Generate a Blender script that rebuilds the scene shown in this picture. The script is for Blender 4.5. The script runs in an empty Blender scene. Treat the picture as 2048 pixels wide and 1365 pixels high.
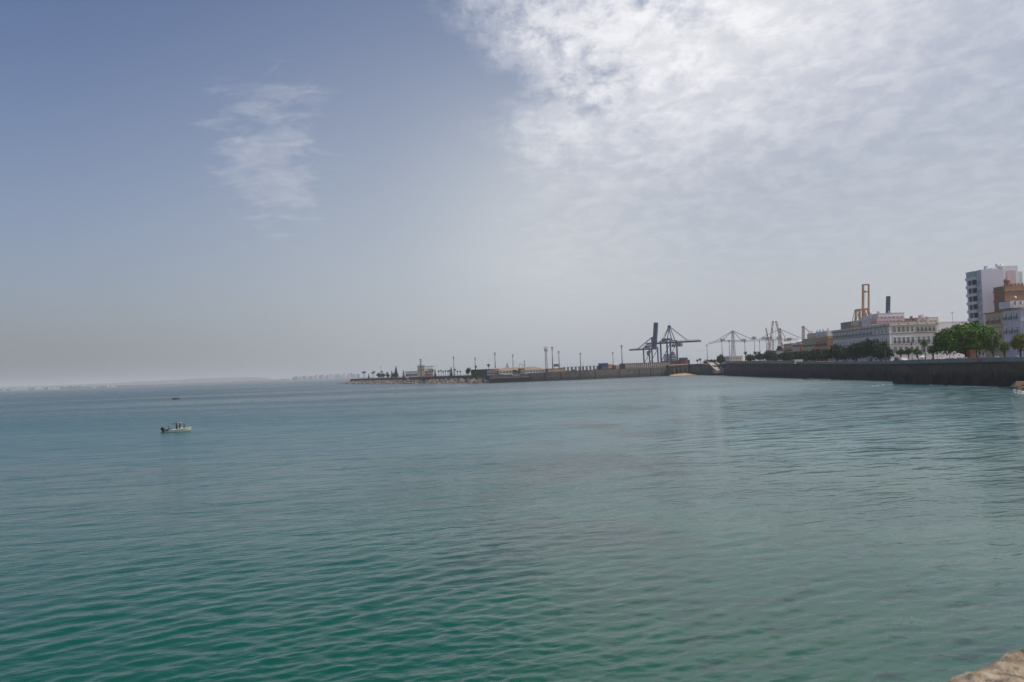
import bpy, bmesh, math, random
import numpy as np
from mathutils import Vector, Matrix, Euler, noise as mnoise

scene = bpy.context.scene
COL = scene.collection
R = math.radians
random.seed(7)

# ------------------------------------------------------------------ camera
EYE = 8.0
F = 1607.0                     # focal length in pixels of the 2048 wide photograph
PITCH = R(2.19)
ROLL = R(-2.06)
cam_data = bpy.data.cameras.new('camera')
cam = bpy.data.objects.new('camera', cam_data)
COL.objects.link(cam)
CAM_M = Matrix.Rotation(R(90) + PITCH, 4, 'X') @ Matrix.Rotation(ROLL, 4, 'Z')
cam.matrix_world = Matrix.Translation((0, 0, EYE)) @ CAM_M
cam_data.sensor_width = 36.0
cam_data.lens = 36.0 * F / 2048.0
cam_data.clip_start = 0.05
cam_data.clip_end = 80000
cam_data.dof.use_dof = True
cam_data.dof.focus_distance = 150
cam_data.dof.aperture_fstop = 6.3
scene.camera = cam

# ------------------------------------------------------------------ render settings
scene.render.engine = 'CYCLES'
scene.cycles.use_denoising = True
scene.cycles.max_bounces = 6
scene.cycles.volume_bounces = 1
scene.cycles.transparent_max_bounces = 8
scene.view_settings.view_transform = 'Standard'
scene.view_settings.look = 'None'
scene.view_settings.gamma = 1.0
scene.view_settings.use_curve_mapping = False
scene.view_settings.exposure = EXPOSURE = 0.08

# ------------------------------------------------------------------ sun and sky
SUN_AZ = R(103)                  # measured from the view direction (+Y) towards the right (+X)
SUN_EL = R(57)
sd = bpy.data.lights.new('sun', 'SUN')
sd.energy = 2.6
sd.angle = R(0.55)
sd.color = (1.0, 0.93, 0.84)
sun = bpy.data.objects.new('sun', sd)
COL.objects.link(sun)
sdir = Vector((math.sin(SUN_AZ) * math.cos(SUN_EL), math.cos(SUN_AZ) * math.cos(SUN_EL), math.sin(SUN_EL)))
sun.rotation_euler = sdir.to_track_quat('Z', 'Y').to_euler()
sun.location = sdir * 500

world = bpy.data.worlds.new('World')
scene.world = world
world.use_nodes = True


class NT:
    """small helper for writing node trees"""
    def __init__(self, tree):
        self.t = tree
        tree.nodes.clear()

    def n(self, typ, **kw):
        nd = self.t.nodes.new(typ)
        ins = kw.pop('ins', {})
        for k, v in kw.items():
            setattr(nd, k, v)
        for k, v in ins.items():
            self.set(nd, k, v)
        return nd

    def set(self, nd, k, v):
        s = nd.inputs[k]
        if isinstance(v, bpy.types.NodeSocket):
            self.t.links.new(v, s)
        else:
            s.default_value = v

    def math(self, op, a, b=0.0, c=None, clamp=False):
        nd = self.n('ShaderNodeMath', operation=op, use_clamp=clamp)
        self.set(nd, 0, a)
        self.set(nd, 1, b)
        if c is not None:
            self.set(nd, 2, c)
        return nd.outputs[0]

    def vmath(self, op, a, b=None):
        nd = self.n('ShaderNodeVectorMath', operation=op)
        self.set(nd, 0, a)
        if b is not None:
            self.set(nd, 1, b)
        return nd.outputs['Value' if op in ('LENGTH', 'DOT_PRODUCT', 'DISTANCE') else 0]

    def step(self, x, a, b, lo=0.0, hi=1.0):
        nd = self.n('ShaderNodeMapRange', interpolation_type='SMOOTHSTEP')
        self.set(nd, 'Value', x)
        self.set(nd, 'From Min', a)
        self.set(nd, 'From Max', b)
        self.set(nd, 'To Min', lo)
        self.set(nd, 'To Max', hi)
        return nd.outputs[0]

    def lin(self, x, a, b, lo=0.0, hi=1.0):
        nd = self.n('ShaderNodeMapRange')
        self.set(nd, 'Value', x)
        self.set(nd, 'From Min', a)
        self.set(nd, 'From Max', b)
        self.set(nd, 'To Min', lo)
        self.set(nd, 'To Max', hi)
        return nd.outputs[0]

    def noise(self, vec, scale, detail=4, rough=0.55, dist=0.0, out=0):
        nd = self.n('ShaderNodeTexNoise')
        self.set(nd, 'Vector', vec)
        self.set(nd, 'Scale', scale)
        self.set(nd, 'Detail', detail)
        self.set(nd, 'Roughness', rough)
        self.set(nd, 'Distortion', dist)
        return nd.outputs[out]

    def mix(self, f, a, b, typ='RGBA', blend='MIX'):
        nd = self.n('ShaderNodeMix', data_type=typ, blend_type=blend)
        self.set(nd, 0, f)
        ia, ib, o = (6, 7, 2) if typ == 'RGBA' else (2, 3, 0)
        self.set(nd, ia, a)
        self.set(nd, ib, b)
        return nd.outputs[o]

    def mapping(self, vec, loc=(0, 0, 0), rot=(0, 0, 0), scale=(1, 1, 1)):
        nd = self.n('ShaderNodeMapping')
        self.set(nd, 'Vector', vec)
        self.set(nd, 'Location', loc)
        self.set(nd, 'Rotation', rot)
        self.set(nd, 'Scale', scale)
        return nd.outputs[0]


def build_world():
    k = NT(world.node_tree)
    sky = k.n('ShaderNodeTexSky', sky_type='NISHITA')
    sky.sun_disc = False
    sky.sun_elevation = SUN_EL
    sky.sun_rotation = SUN_AZ
    sky.altitude = 0
    sky.air_density = 1.0
    sky.dust_density = 4.0
    sky.ozone_density = 2.0
    tc = k.n('ShaderNodeTexCoord')
    d = k.vmath('NORMALIZE', tc.outputs['Generated'])
    sp = k.n('ShaderNodeSeparateXYZ', ins={0: d})
    x, y, z = sp.outputs
    zc = k.math('ADD', k.math('MAXIMUM', z, 0.0), 0.16)
    cx = k.math('DIVIDE', x, zc)
    cy = k.math('DIVIDE', y, zc)
    p = k.n('ShaderNodeCombineXYZ', ins={0: cx, 1: cy, 2: 0.0}).outputs[0]
    r = k.vmath('LENGTH', p)
    # big sheet of high cloud to the right of the view
    warp = k.noise(p, 1.1, 5, 0.55)
    warp2 = k.noise(k.mapping(p, (7, 3, 0), scale=(1, 0.6, 1)), 5.0, 6, 0.65)
    ex = k.math('ADD', cx, k.math('MULTIPLY', k.math('SUBTRACT', warp, 0.5), 0.7))
    ex = k.math('ADD', ex, k.math('MULTIPLY', k.math('SUBTRACT', warp2, 0.5), 0.6))
    sheet = k.step(ex, -0.10, 0.16)
    pr = k.mapping(p, rot=(0, 0, R(-24)), scale=(1.0, 0.8, 1.0))
    puffs = k.noise(pr, 8.5, 9, 0.62, 0.3)
    fine = k.noise(k.mapping(p, rot=(0, 0, R(20)), scale=(1, 0.6, 1)), 30.0, 5, 0.65, 0.2)
    body = k.step(k.math('ADD', puffs, k.math('MULTIPLY', k.math('SUBTRACT', fine, 0.5), 0.42)), 0.27, 0.60)
    solid = k.step(ex, 0.02, 0.5)
    dens = k.math('MULTIPLY', sheet, k.math('ADD', k.math('MULTIPLY', body, k.math('SUBTRACT', 1.0, k.math('MULTIPLY', solid, 0.72))), k.math('MULTIPLY', solid, 0.80)), clamp=True)
    # brightest part towards the upper middle, thinner to the far right
    bx = k.math('SUBTRACT', cx, 0.36)
    by = k.math('SUBTRACT', cy, 1.55)
    dist = k.math('SQRT', k.math('ADD', k.math('MULTIPLY', bx, bx), k.math('MULTIPLY', k.math('MULTIPLY', by, by), 0.5)))
    core = k.step(dist, 1.0, 0.05)
    low = k.step(r, 4.3, 2.0)
    dens = k.math('MULTIPLY', dens, k.math('ADD', 0.12, k.math('MULTIPLY', 0.88, low)))
    dens = k.math('MULTIPLY', dens, k.math('ADD', 0.44, k.math('MULTIPLY', core, 0.58)))
    # two separate wisps on the left
    def wisp(wx, wy, sx, sy, rot, lo, amp, sc):
        m = k.mapping(p, loc=(0, 0, 0))
        q = k.vmath('SUBTRACT', m, (wx, wy, 0))
        q2 = k.mapping(k.mapping(q, rot=(0, 0, rot)), scale=(1.0 / sx, 1.0 / sy, 1))
        rr = k.vmath('LENGTH', q2)
        nz = k.noise(k.mapping(p, rot=(0, 0, R(15)), scale=(0.8, 1.0, 1)), sc, 7, 0.62, 0.5)
        f = k.math('SUBTRACT', nz, k.math('MULTIPLY', rr, 0.2))
        return k.math('MULTIPLY', k.step(f, lo, lo + 0.36), amp)
    w1 = wisp(-0.69, 2.34, 0.095, 0.32, R(-13), 0.13, 0.44, 9.0)
    w2 = wisp(-0.50, 1.87, 0.07, 0.055, 0.0, 0.18, 0.32, 14.0)
    dens = k.math('MAXIMUM', dens, k.math('MAXIMUM', w1, w2))
    shade = k.noise(k.mapping(pr, (3.1, 1.7, 0)), 11.0, 7, 0.62, 0.3)
    shade = k.step(shade, 0.35, 0.68)
    cc = k.mix(shade, (7.0, 7.1, 7.6, 1), (8.9, 8.9, 9.2, 1))
    cc = k.mix(core, k.mix(shade, (4.3, 4.6, 5.5, 1), (6.3, 6.45, 7.0, 1)), cc)
    # thin veil that whitens the lower sky
    az = k.math('DIVIDE', x, k.math('MAXIMUM', k.math('SQRT', k.math('ADD', k.math('MULTIPLY', x, x), k.math('MULTIPLY', y, y))), 0.01))
    east = k.step(az, -0.60, 0.10)
    veil = k.math('ADD', k.math('MULTIPLY', k.step(z, 0.45, 0.0), 0.27), k.math('MULTIPLY', k.step(z, 0.62, 0.12), k.math('MULTIPLY', east, 0.5)))
    glow = k.math('MULTIPLY', k.math('MULTIPLY', k.step(k.math('ABSOLUTE', k.math('SUBTRACT', az, 0.07)), 0.24, 0.0), k.step(z, 0.02, 0.16)), k.step(z, 0.40, 0.2))
    veil = k.math('ADD', veil, k.math('MULTIPLY', glow, k.math('ADD', 0.10, k.math('MULTIPLY', warp, 0.28))), clamp=True)
    skyc = k.mix(1.0, sky.outputs[0], (SKYT[0], SKYT[1], SKYT[2], 1), blend='MULTIPLY')
    skyc = k.mix(veil, skyc, (5.7, 6.0, 6.3, 1))
    final = k.mix(dens, skyc, cc)
    bg = k.n('ShaderNodeBackground', ins={'Color': final, 'Strength': 0.1})
    out = k.n('ShaderNodeOutputWorld')
    k.t.links.new(bg.outputs[0], out.inputs['Surface'])


SKYT = (0.80, 0.84, 1.00)
build_world()

# ------------------------------------------------------------------ geometry helpers
CR = CAM_M.to_3x3()


def ray(px, py):
    return CR @ Vector(((px - 1024.0) / F, -(py - 682.5) / F, -1.0))


def G(px, py, z=0.0):
    """point of the horizontal plane at height z seen at a pixel"""
    v = ray(px, py)
    return Vector((0, 0, EYE)) + v * ((z - EYE) / v.z)


def D(px, py, Y):
    """point at forward distance Y seen at a pixel"""
    v = ray(px, py)
    return Vector((0, 0, EYE)) + v * (Y / v.y)


def hor(px):
    """pixel row of the horizon at column px"""
    lo, hi = 600.0, 900.0
    for _ in range(30):
        m = (lo + hi) / 2
        if ray(px, m).z > 0:
            lo = m
        else:
            hi = m
    return lo


def P(v):
    """pixel at which a world point appears"""
    c = CR.transposed() @ (Vector(v) - Vector((0, 0, EYE)))
    return 1024.0 + F * c.x / -c.z, 682.5 - F * c.y / -c.z


def XatY(px, Y, py=None):
    return D(px, hor(px) if py is None else py, Y).x


def tag(o, label=None, cat=None, group=None, kind=None):
    if label:
        o['label'] = label
    if cat:
        o['category'] = cat
    if group:
        o['group'] = group
    if kind:
        o['kind'] = kind
    return o


def empty(name, loc=(0, 0, 0), rz=0.0):
    o = bpy.data.objects.new(name, None)
    o.empty_display_size = 0.3
    COL.objects.link(o)
    o.location = loc
    o.rotation_euler = (0, 0, rz)
    return o


def copy_tree(o, parent=None):
    c = o.copy()
    COL.objects.link(c)
    if parent:
        c.parent = parent
    for ch in [q for q in o.children]:
        copy_tree(ch, c)
    return c


class MB:
    """collects shapes, then links them as one mesh object"""
    def __init__(self):
        self.v = []
        self.f = []
        self.m = []
        self.s = []
        self.mi = 0
        self.sm = False

    def add(self, vs, fs):
        b = len(self.v)
        self.v.extend([tuple(q) for q in vs])
        for f in fs:
            self.f.append(tuple(b + i for i in f))
            self.m.append(self.mi)
            self.s.append(self.sm)
        return self

    def box(self, x0, x1, y0, y1, z0, z1):
        vs = [(x0, y0, z0), (x1, y0, z0), (x1, y1, z0), (x0, y1, z0), (x0, y0, z1), (x1, y0, z1), (x1, y1, z1), (x0, y1, z1)]
        fs = [(0, 3, 2, 1), (4, 5, 6, 7), (0, 1, 5, 4), (1, 2, 6, 5), (2, 3, 7, 6), (3, 0, 4, 7)]
        return self.add(vs, fs)

    def prism(self, pts, z0, z1, z1b=None):
        """pts: counter-clockwise polygon; z0/z1 numbers or lists"""
        n = len(pts)
        za = z0 if isinstance(z0, (list, tuple)) else [z0] * n
        zb = z1 if isinstance(z1, (list, tuple)) else [z1] * n
        vs = [(p[0], p[1], za[i]) for i, p in enumerate(pts)] + [(p[0], p[1], zb[i]) for i, p in enumerate(pts)]
        fs = [tuple(range(n))[::-1], tuple(range(n, 2 * n))]
        for i in range(n):
            j = (i + 1) % n
            fs.append((i, j, n + j, n + i))
        return self.add(vs, fs)

    def bar(self, a, b, w, h=None, up=(0, 0, 1)):
        """square bar from a to b"""
        h = w if h is None else h
        a = Vector(a)
        b = Vector(b)
        d = (b - a).normalized()
        u = Vector(up)
        if abs(d.dot(u)) > 0.98:
            u = Vector((1, 0, 0))
        s = d.cross(u).normalized() * (w / 2)
        t = s.normalized().cross(d).normalized() * (h / 2)
        vs = []
        for q in (a, b):
            vs += [q - s - t, q + s - t, q + s + t, q - s + t]
        fs = [(0, 3, 2, 1), (4, 5, 6, 7), (0, 1, 5, 4), (1, 2, 6, 5), (2, 3, 7, 6), (3, 0, 4, 7)]
        # fix winding
        return self.add(vs, [tuple(reversed(f)) for f in fs])

    def tube(self, pts, rad, n=8, cap=True):
        """tapered tube along points"""
        pts = [Vector(p) for p in pts]
        rad = rad if isinstance(rad, (list, tuple)) else [rad] * len(pts)
        vs = []
        for i, p in enumerate(pts):
            if i == 0:
                d = pts[1] - pts[0]
            elif i == len(pts) - 1:
                d = pts[-1] - pts[-2]
            else:
                d = pts[i + 1] - pts[i - 1]
            d.normalize()
            u = Vector((0, 0, 1)) if abs(d.z) < 0.9 else Vector((1, 0, 0))
            s = d.cross(u).normalized()
            t = s.cross(d).normalized()
            for j in range(n):
                a = 2 * math.pi * j / n
                vs.append(p + s * (math.cos(a) * rad[i]) + t * (math.sin(a) * rad[i]))
        fs = []
        for i in range(len(pts) - 1):
            for j in range(n):
                k = (j + 1) % n
                fs.append((i * n + j, i * n + n + j, i * n + n + k, i * n + k))
        if cap:
            fs.append(tuple(range(n)))
            fs.append(tuple(range((len(pts) - 1) * n, len(pts) * n))[::-1])
        sm = self.sm
        self.sm = True
        self.add(vs, fs)
        self.sm = sm
        return self

    def loft(self, rings, closed=True, cap=True):
        n = len(rings[0])
        vs = [q for r_ in rings for q in r_]
        fs = []
        for i in range(len(rings) - 1):
            for j in range(n if closed else n - 1):
                k = (j + 1) % n
                fs.append((i * n + j, i * n + k, i * n + n + k, i * n + n + j))
        if cap:
            fs.append(tuple(range(n))[::-1])
            fs.append(tuple(range((len(rings) - 1) * n, len(rings) * n)))
        return self.add(vs, fs)

    def ball(self, c, r, sx=1, sy=1, sz=1, n=8, m=6):
        vs = [(c[0], c[1], c[2] - r * sz)]
        for i in range(1, m):
            th = math.pi * i / m
            for j in range(n):
                ph = 2 * math.pi * j / n
                vs.append((c[0] + r * sx * math.sin(th) * math.cos(ph), c[1] + r * sy * math.sin(th) * math.sin(ph), c[2] - r * sz * math.cos(th)))
        vs.append((c[0], c[1], c[2] + r * sz))
        fs = []
        for j in range(n):
            fs.append((0, 1 + (j + 1) % n, 1 + j))
        for i in range(m - 2):
            for j in range(n):
                k = (j + 1) % n
                a = 1 + i * n
                fs.append((a + j, a + k, a + n + k, a + n + j))
        last = len(vs) - 1
        for j in range(n):
            fs.append((last, last - n + j, last - n + (j + 1) % n))
        sm = self.sm
        self.sm = True
        self.add(vs, fs)
        self.sm = sm
        return self

    def mat(self, i):
        self.mi = i
        return self

    def build(self, name, mats, parent=None, fix=False, loc=None):
        me = bpy.data.meshes.new(name)
        me.from_pydata(self.v, [], self.f)
        if not isinstance(mats, (list, tuple)):
            mats = [mats]
        for m_ in mats:
            me.materials.append(m_)
        me.polygons.foreach_set('material_index', self.m)
        me.polygons.foreach_set('use_smooth', self.s)
        me.update()
        if fix:
            bm = bmesh.new()
            bm.from_mesh(me)
            bmesh.ops.recalc_face_normals(bm, faces=bm.faces)
            bm.to_mesh(me)
            bm.free()
        o = bpy.data.objects.new(name, me)
        COL.objects.link(o)
        if parent is not None:
            o.parent = parent
        if loc is not None:
            o.location = loc
        return o


# ------------------------------------------------------------------ materials
ALB = 1.0


def paint(name, col, rough=0.7, var=0.12, scale=0.6, grime=0.0, metal=0.0, bump=0.0, spec=0.4, col2=None, vscale=None):
    """weathered surface: base colour broken up by two noises and vertical streaks"""
    col = [min(0.8, c_ * ALB) for c_ in col]
    m = bpy.data.materials.new(name)
    m.use_nodes = True
    k = NT(m.node_tree)
    geo = k.n('ShaderNodeNewGeometry')
    v = geo.outputs['Position']
    a = k.noise(v, scale, 5, 0.6)
    b = k.noise(k.mapping(v, (5, 5, 5), scale=(1, 1, 0.25)), scale * 4.5, 4, 0.6)
    f = k.math('ADD', k.math('MULTIPLY', k.math('SUBTRACT', a, 0.5), 2.2 * var), k.math('MULTIPLY', k.math('SUBTRACT', b, 0.5), 1.8 * var))
    f = k.math('ADD', f, 1.0)
    c1 = (col[0], col[1], col[2], 1)
    if col2 is not None:
        c1 = k.mix(k.step(a, 0.42, 0.6), c1, (col2[0], col2[1], col2[2], 1))
    c = k.vmath('MULTIPLY', k.mix(0.0, c1, c1) if not isinstance(c1, tuple) else c1[:3], k.n('ShaderNodeCombineXYZ', ins={0: f, 1: f, 2: f}).outputs[0])
    if grime > 0:
        g = k.step(k.noise(k.mapping(v, (9, 2, 4), scale=(1, 1, 0.3)), scale * 2.2, 6, 0.65), 0.5, 0.72)
        c = k.mix(k.math('MULTIPLY', g, grime), c, (0.09, 0.08, 0.07, 1))
    p = k.n('ShaderNodeBsdfPrincipled')
    k.set(p, 'Base Color', c)
    k.set(p, 'Roughness', rough)
    k.set(p, 'Metallic', metal)
    k.set(p, 'Specular IOR Level', spec)
    if bump > 0:
        bn = k.n('ShaderNodeBump', ins={'Strength': 0.6, 'Distance': bump, 'Height': k.math('ADD', a, b)})
        k.set(p, 'Normal', bn.outputs[0])
    o = k.n('ShaderNodeOutputMaterial')
    k.t.links.new(p.outputs[0], o.inputs[0])
    return m


# ------------------------------------------------------------------ water
def water_material():
    m = bpy.data.materials.new('sea_water')
    m.use_nodes = True
    k = NT(m.node_tree)
    v = k.n('ShaderNodeNewGeometry').outputs['Position']
    sp = k.n('ShaderNodeSeparateXYZ', ins={0: v})
    X, Y = sp.outputs[0], sp.outputs[1]
    # calm sheltered water lies inshore (to the right), ruffled water offshore
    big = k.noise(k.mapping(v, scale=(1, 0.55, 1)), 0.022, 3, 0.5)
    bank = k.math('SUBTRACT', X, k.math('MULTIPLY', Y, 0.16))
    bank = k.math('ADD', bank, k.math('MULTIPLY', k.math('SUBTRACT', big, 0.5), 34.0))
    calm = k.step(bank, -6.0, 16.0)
    # bottom seen through the shallows: sand and weed; body colour also shifts with distance
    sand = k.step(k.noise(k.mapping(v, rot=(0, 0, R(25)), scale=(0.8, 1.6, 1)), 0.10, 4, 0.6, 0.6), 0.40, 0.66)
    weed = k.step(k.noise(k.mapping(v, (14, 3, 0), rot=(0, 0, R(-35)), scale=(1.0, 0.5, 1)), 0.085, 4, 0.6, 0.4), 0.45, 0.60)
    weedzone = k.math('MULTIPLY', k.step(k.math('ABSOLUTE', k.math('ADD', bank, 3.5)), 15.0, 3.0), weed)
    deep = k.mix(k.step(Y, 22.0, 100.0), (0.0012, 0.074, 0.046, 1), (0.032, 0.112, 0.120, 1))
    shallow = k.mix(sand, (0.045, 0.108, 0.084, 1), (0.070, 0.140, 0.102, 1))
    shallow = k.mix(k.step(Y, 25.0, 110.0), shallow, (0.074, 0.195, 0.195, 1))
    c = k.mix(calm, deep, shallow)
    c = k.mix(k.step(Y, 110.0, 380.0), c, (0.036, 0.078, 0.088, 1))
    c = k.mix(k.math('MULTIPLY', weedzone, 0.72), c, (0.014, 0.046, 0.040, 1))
    spots = k.step(k.noise(k.mapping(v, (1, 5, 0), rot=(0, 0, R(10)), scale=(0.45, 1.0, 1)), 1.3, 3, 0.5, 0.3), 0.57, 0.62)  # dark faces of wavelets, painted into the water colour
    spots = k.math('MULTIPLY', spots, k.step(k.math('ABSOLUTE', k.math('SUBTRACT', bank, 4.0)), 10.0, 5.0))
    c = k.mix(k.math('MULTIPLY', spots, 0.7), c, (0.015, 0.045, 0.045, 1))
    # waves
    def wv(off, ang, scl):
        return k.mapping(k.mapping(v, off, rot=(0, 0, R(-ang))), scale=scl)
    w1 = k.noise(wv((0, 0, 0), 16, (0.42, 1.0, 1)), 0.55, 3, 0.5, 0.5)
    w2 = k.noise(wv((3, 7, 0), 24, (0.42, 1.0, 1)), 2.7, 3, 0.5, 0.4)
    w3 = k.noise(wv((1, 9, 0), 8, (0.6, 1.0, 1)), 6.5, 3, 0.55, 0.1)
    gust = k.step(k.noise(k.mapping(v, (4, 4, 0), rot=(0, 0, R(12)), scale=(0.22, 1.0, 1)), 0.035, 3, 0.6), 0.34, 0.66)
    far = k.lin(Y, 28.0, 110.0, 0.42, 1.6)
    amp = k.math('MULTIPLY', k.math('SUBTRACT', 1.0, k.math('MULTIPLY', calm, 0.35)), k.math('ADD', 0.6, k.math('MULTIPLY', gust, 0.55)))
    amp = k.math('MULTIPLY', amp, far)
    h = k.math('MULTIPLY', k.math('MULTIPLY', w1, far), 0.22)
    h = k.math('ADD', h, k.math('MULTIPLY', k.math('MULTIPLY', w2, 0.080), amp))
    h = k.math('ADD', h, k.math('MULTIPLY', k.math('MULTIPLY', w3, 0.026), amp))
    bn = k.n('ShaderNodeBump', ins={'Strength': 1.0, 'Distance': 1.0, 'Height': h})
    # unresolved ripples farther out, given directly as slopes of the surface
    def slope(vec, sc, det):
        cl = k.noise(vec, sc, det, 0.55, 0.3, out=1)
        return k.vmath('SUBTRACT', cl, (0.5, 0.5, 0.5))
    sl = k.vmath('ADD', k.vmath('MULTIPLY', slope(wv((5, 2, 0), 14, (0.4, 1.0, 1)), 0.42, 3), (0.30, 0.62, 0.0)),
                 k.vmath('MULTIPLY', slope(wv((2, 8, 0), 20, (0.45, 1.0, 1)), 1.7, 3), (0.25, 0.50, 0.0)))
    sw = k.math('MULTIPLY', k.step(Y, 26.0, 85.0), k.math('SUBTRACT', 1.0, k.math('MULTIPLY', k.math('MULTIPLY', calm, k.step(Y, 240.0, 110.0)), 0.42)))
    sw = k.math('MULTIPLY', sw, k.math('ADD', 0.65, k.math('MULTIPLY', gust, 0.6)))
    sl = k.vmath('MULTIPLY', sl, k.n('ShaderNodeCombineXYZ', ins={0: sw, 1: sw, 2: 0.0}).outputs[0])
    nrm = k.vmath('NORMALIZE', k.vmath('ADD', bn.outputs[0], sl))
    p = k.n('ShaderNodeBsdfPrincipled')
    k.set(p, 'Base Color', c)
    rough = k.math('ADD', 0.03, k.math('MULTIPLY', k.math('SUBTRACT', 1.0, k.math('MULTIPLY', calm, k.step(Y, 300.0, 130.0))), k.step(Y, 25.0, 130.0, 0.02, 0.26)))
    slick = k.noise(k.mapping(v, (40, 11, 0), rot=(0, 0, R(6)), scale=(0.16, 1.0, 1)), 0.016, 5, 0.6, 0.4)
    rough = k.math('MULTIPLY', rough, k.lin(slick, 0.32, 0.68, 0.6, 1.2))
    k.set(p, 'Roughness', rough)
    k.set(p, 'IOR', 1.333)
    k.set(p, 'Specular IOR Level', 0.44)
    k.set(p, 'Normal', nrm)
    o = k.n('ShaderNodeOutputMaterial')
    k.t.links.new(p.outputs[0], o.inputs[0])
    return m


def build_water():
    # polar sheet: fine ahead of the promenade, coarse elsewhere
    rs = [0.0, 4.0, 9.0, 13.0]
    r = 14.0
    while r < 260:
        rs.append(r)
        r += max(0.065, r * r / 7000.0)
    while r < 24000:
        rs.append(r)
        r *= 1.22
    rs.append(24000.0)
    fine = np.linspace(R(-42), R(42), 760)
    coarse = np.linspace(R(44), R(316), 70)[1:-1]
    ang = np.concatenate([fine, coarse])
    rs = np.array(rs)
    A, RR = np.meshgrid(ang, rs)
    X = (np.sin(A) * RR).ravel()
    Y = (np.cos(A) * RR).ravel()
    Z = np.zeros_like(X)
    rng = np.random.RandomState(5)
    rad = RR.ravel()
    fade = np.clip((250 - rad) / 150.0, 0, 1) * np.clip((rad - 9) / 8.0, 0, 1)
    bank = X - 0.16 * Y
    cal = 1.0 - 0.45 * np.clip((bank + 6) / 22.0, 0, 1)
    for i in range(120):
        lam = 0.26 * (1.9 / 0.26) ** rng.rand()
        th = R(-68) + rng.normal() * R(27)
        kx, ky = math.cos(th) * 2 * math.pi / lam, math.sin(th) * 2 * math.pi / lam
        a = 0.0023 * lam ** 0.72 * (0.6 + 0.8 * rng.rand())
        ok = np.clip((lam * 1750.0 - rad * rad) / (lam * 600.0), 0, 1)
        ph = X * kx + Y * ky + rng.rand() * 6.283
        Z += a * (np.sin(ph) + 0.18 * np.cos(2 * ph)) * ok
    Z *= fade * cal
    n = len(ang)
    mrows = len(rs)
    co = np.stack([X, Y, Z], 1)
    i0 = np.arange(mrows - 1)[:, None] * n + np.arange(n)[None, :]
    j = (np.arange(n) + 1) % n
    i1 = np.arange(mrows - 1)[:, None] * n + j[None, :]
    quads = np.stack([i0, i1, i1 + n, i0 + n], -1).reshape(-1, 4)[:, ::-1]
    me = bpy.data.meshes.new('sea')
    me.vertices.add(len(co))
    me.vertices.foreach_set('co', co.astype(np.float32).ravel())
    me.loops.add(quads.size)
    me.loops.foreach_set('vertex_index', quads.astype(np.int32).ravel())
    me.polygons.add(len(quads))
    me.polygons.foreach_set('loop_start', np.arange(0, quads.size, 4, dtype=np.int32))
    me.polygons.foreach_set('loop_total', np.full(len(quads), 4, dtype=np.int32))
    me.polygons.foreach_set('use_smooth', np.ones(len(quads), dtype=bool))
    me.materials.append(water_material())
    me.update(calc_edges=True)
    me.validate()
    o = bpy.data.objects.new('sea', me)
    COL.objects.link(o)
    tag(o, kind='structure', label='calm green sea with small ripples filling the bay')
    return o


build_water()

# ------------------------------------------------------------------ shared materials
M = {}
M['stone_dark'] = paint('sea_stained_stone', (0.075, 0.062, 0.055), 0.9, 0.35, 0.35, 0.5, bump=0.05)
M['stone_mid'] = paint('quay_concrete', (0.17, 0.155, 0.135), 0.9, 0.28, 0.12, 0.55, bump=0.03)
M['stone_pale'] = paint('parapet_stone', (0.30, 0.275, 0.24), 0.85, 0.25, 0.5, 0.45)
M['ramp'] = paint('ramp_concrete', (0.44, 0.38, 0.31), 0.85, 0.15, 0.3, 0.15)
M['paving'] = paint('promenade_paving', (0.27, 0.25, 0.22), 0.85, 0.12, 0.2)
M['asphalt'] = paint('port_ground', (0.12, 0.115, 0.11), 0.9, 0.15, 0.05)
M['sand'] = paint('beach_sand', (0.46, 0.33, 0.21), 0.95, 0.14, 0.3)
M['rubble'] = paint('rubble_rock', (0.12, 0.10, 0.085), 0.95, 0.45, 0.28, 0.3, col2=(0.25, 0.21, 0.165))
M['foam'] = paint('sea_foam', (0.80, 0.83, 0.83), 0.6, 0.08, 2.0)
M['hedge'] = paint('clipped_hedge', (0.055, 0.085, 0.035), 0.9, 0.4, 0.8)


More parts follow.
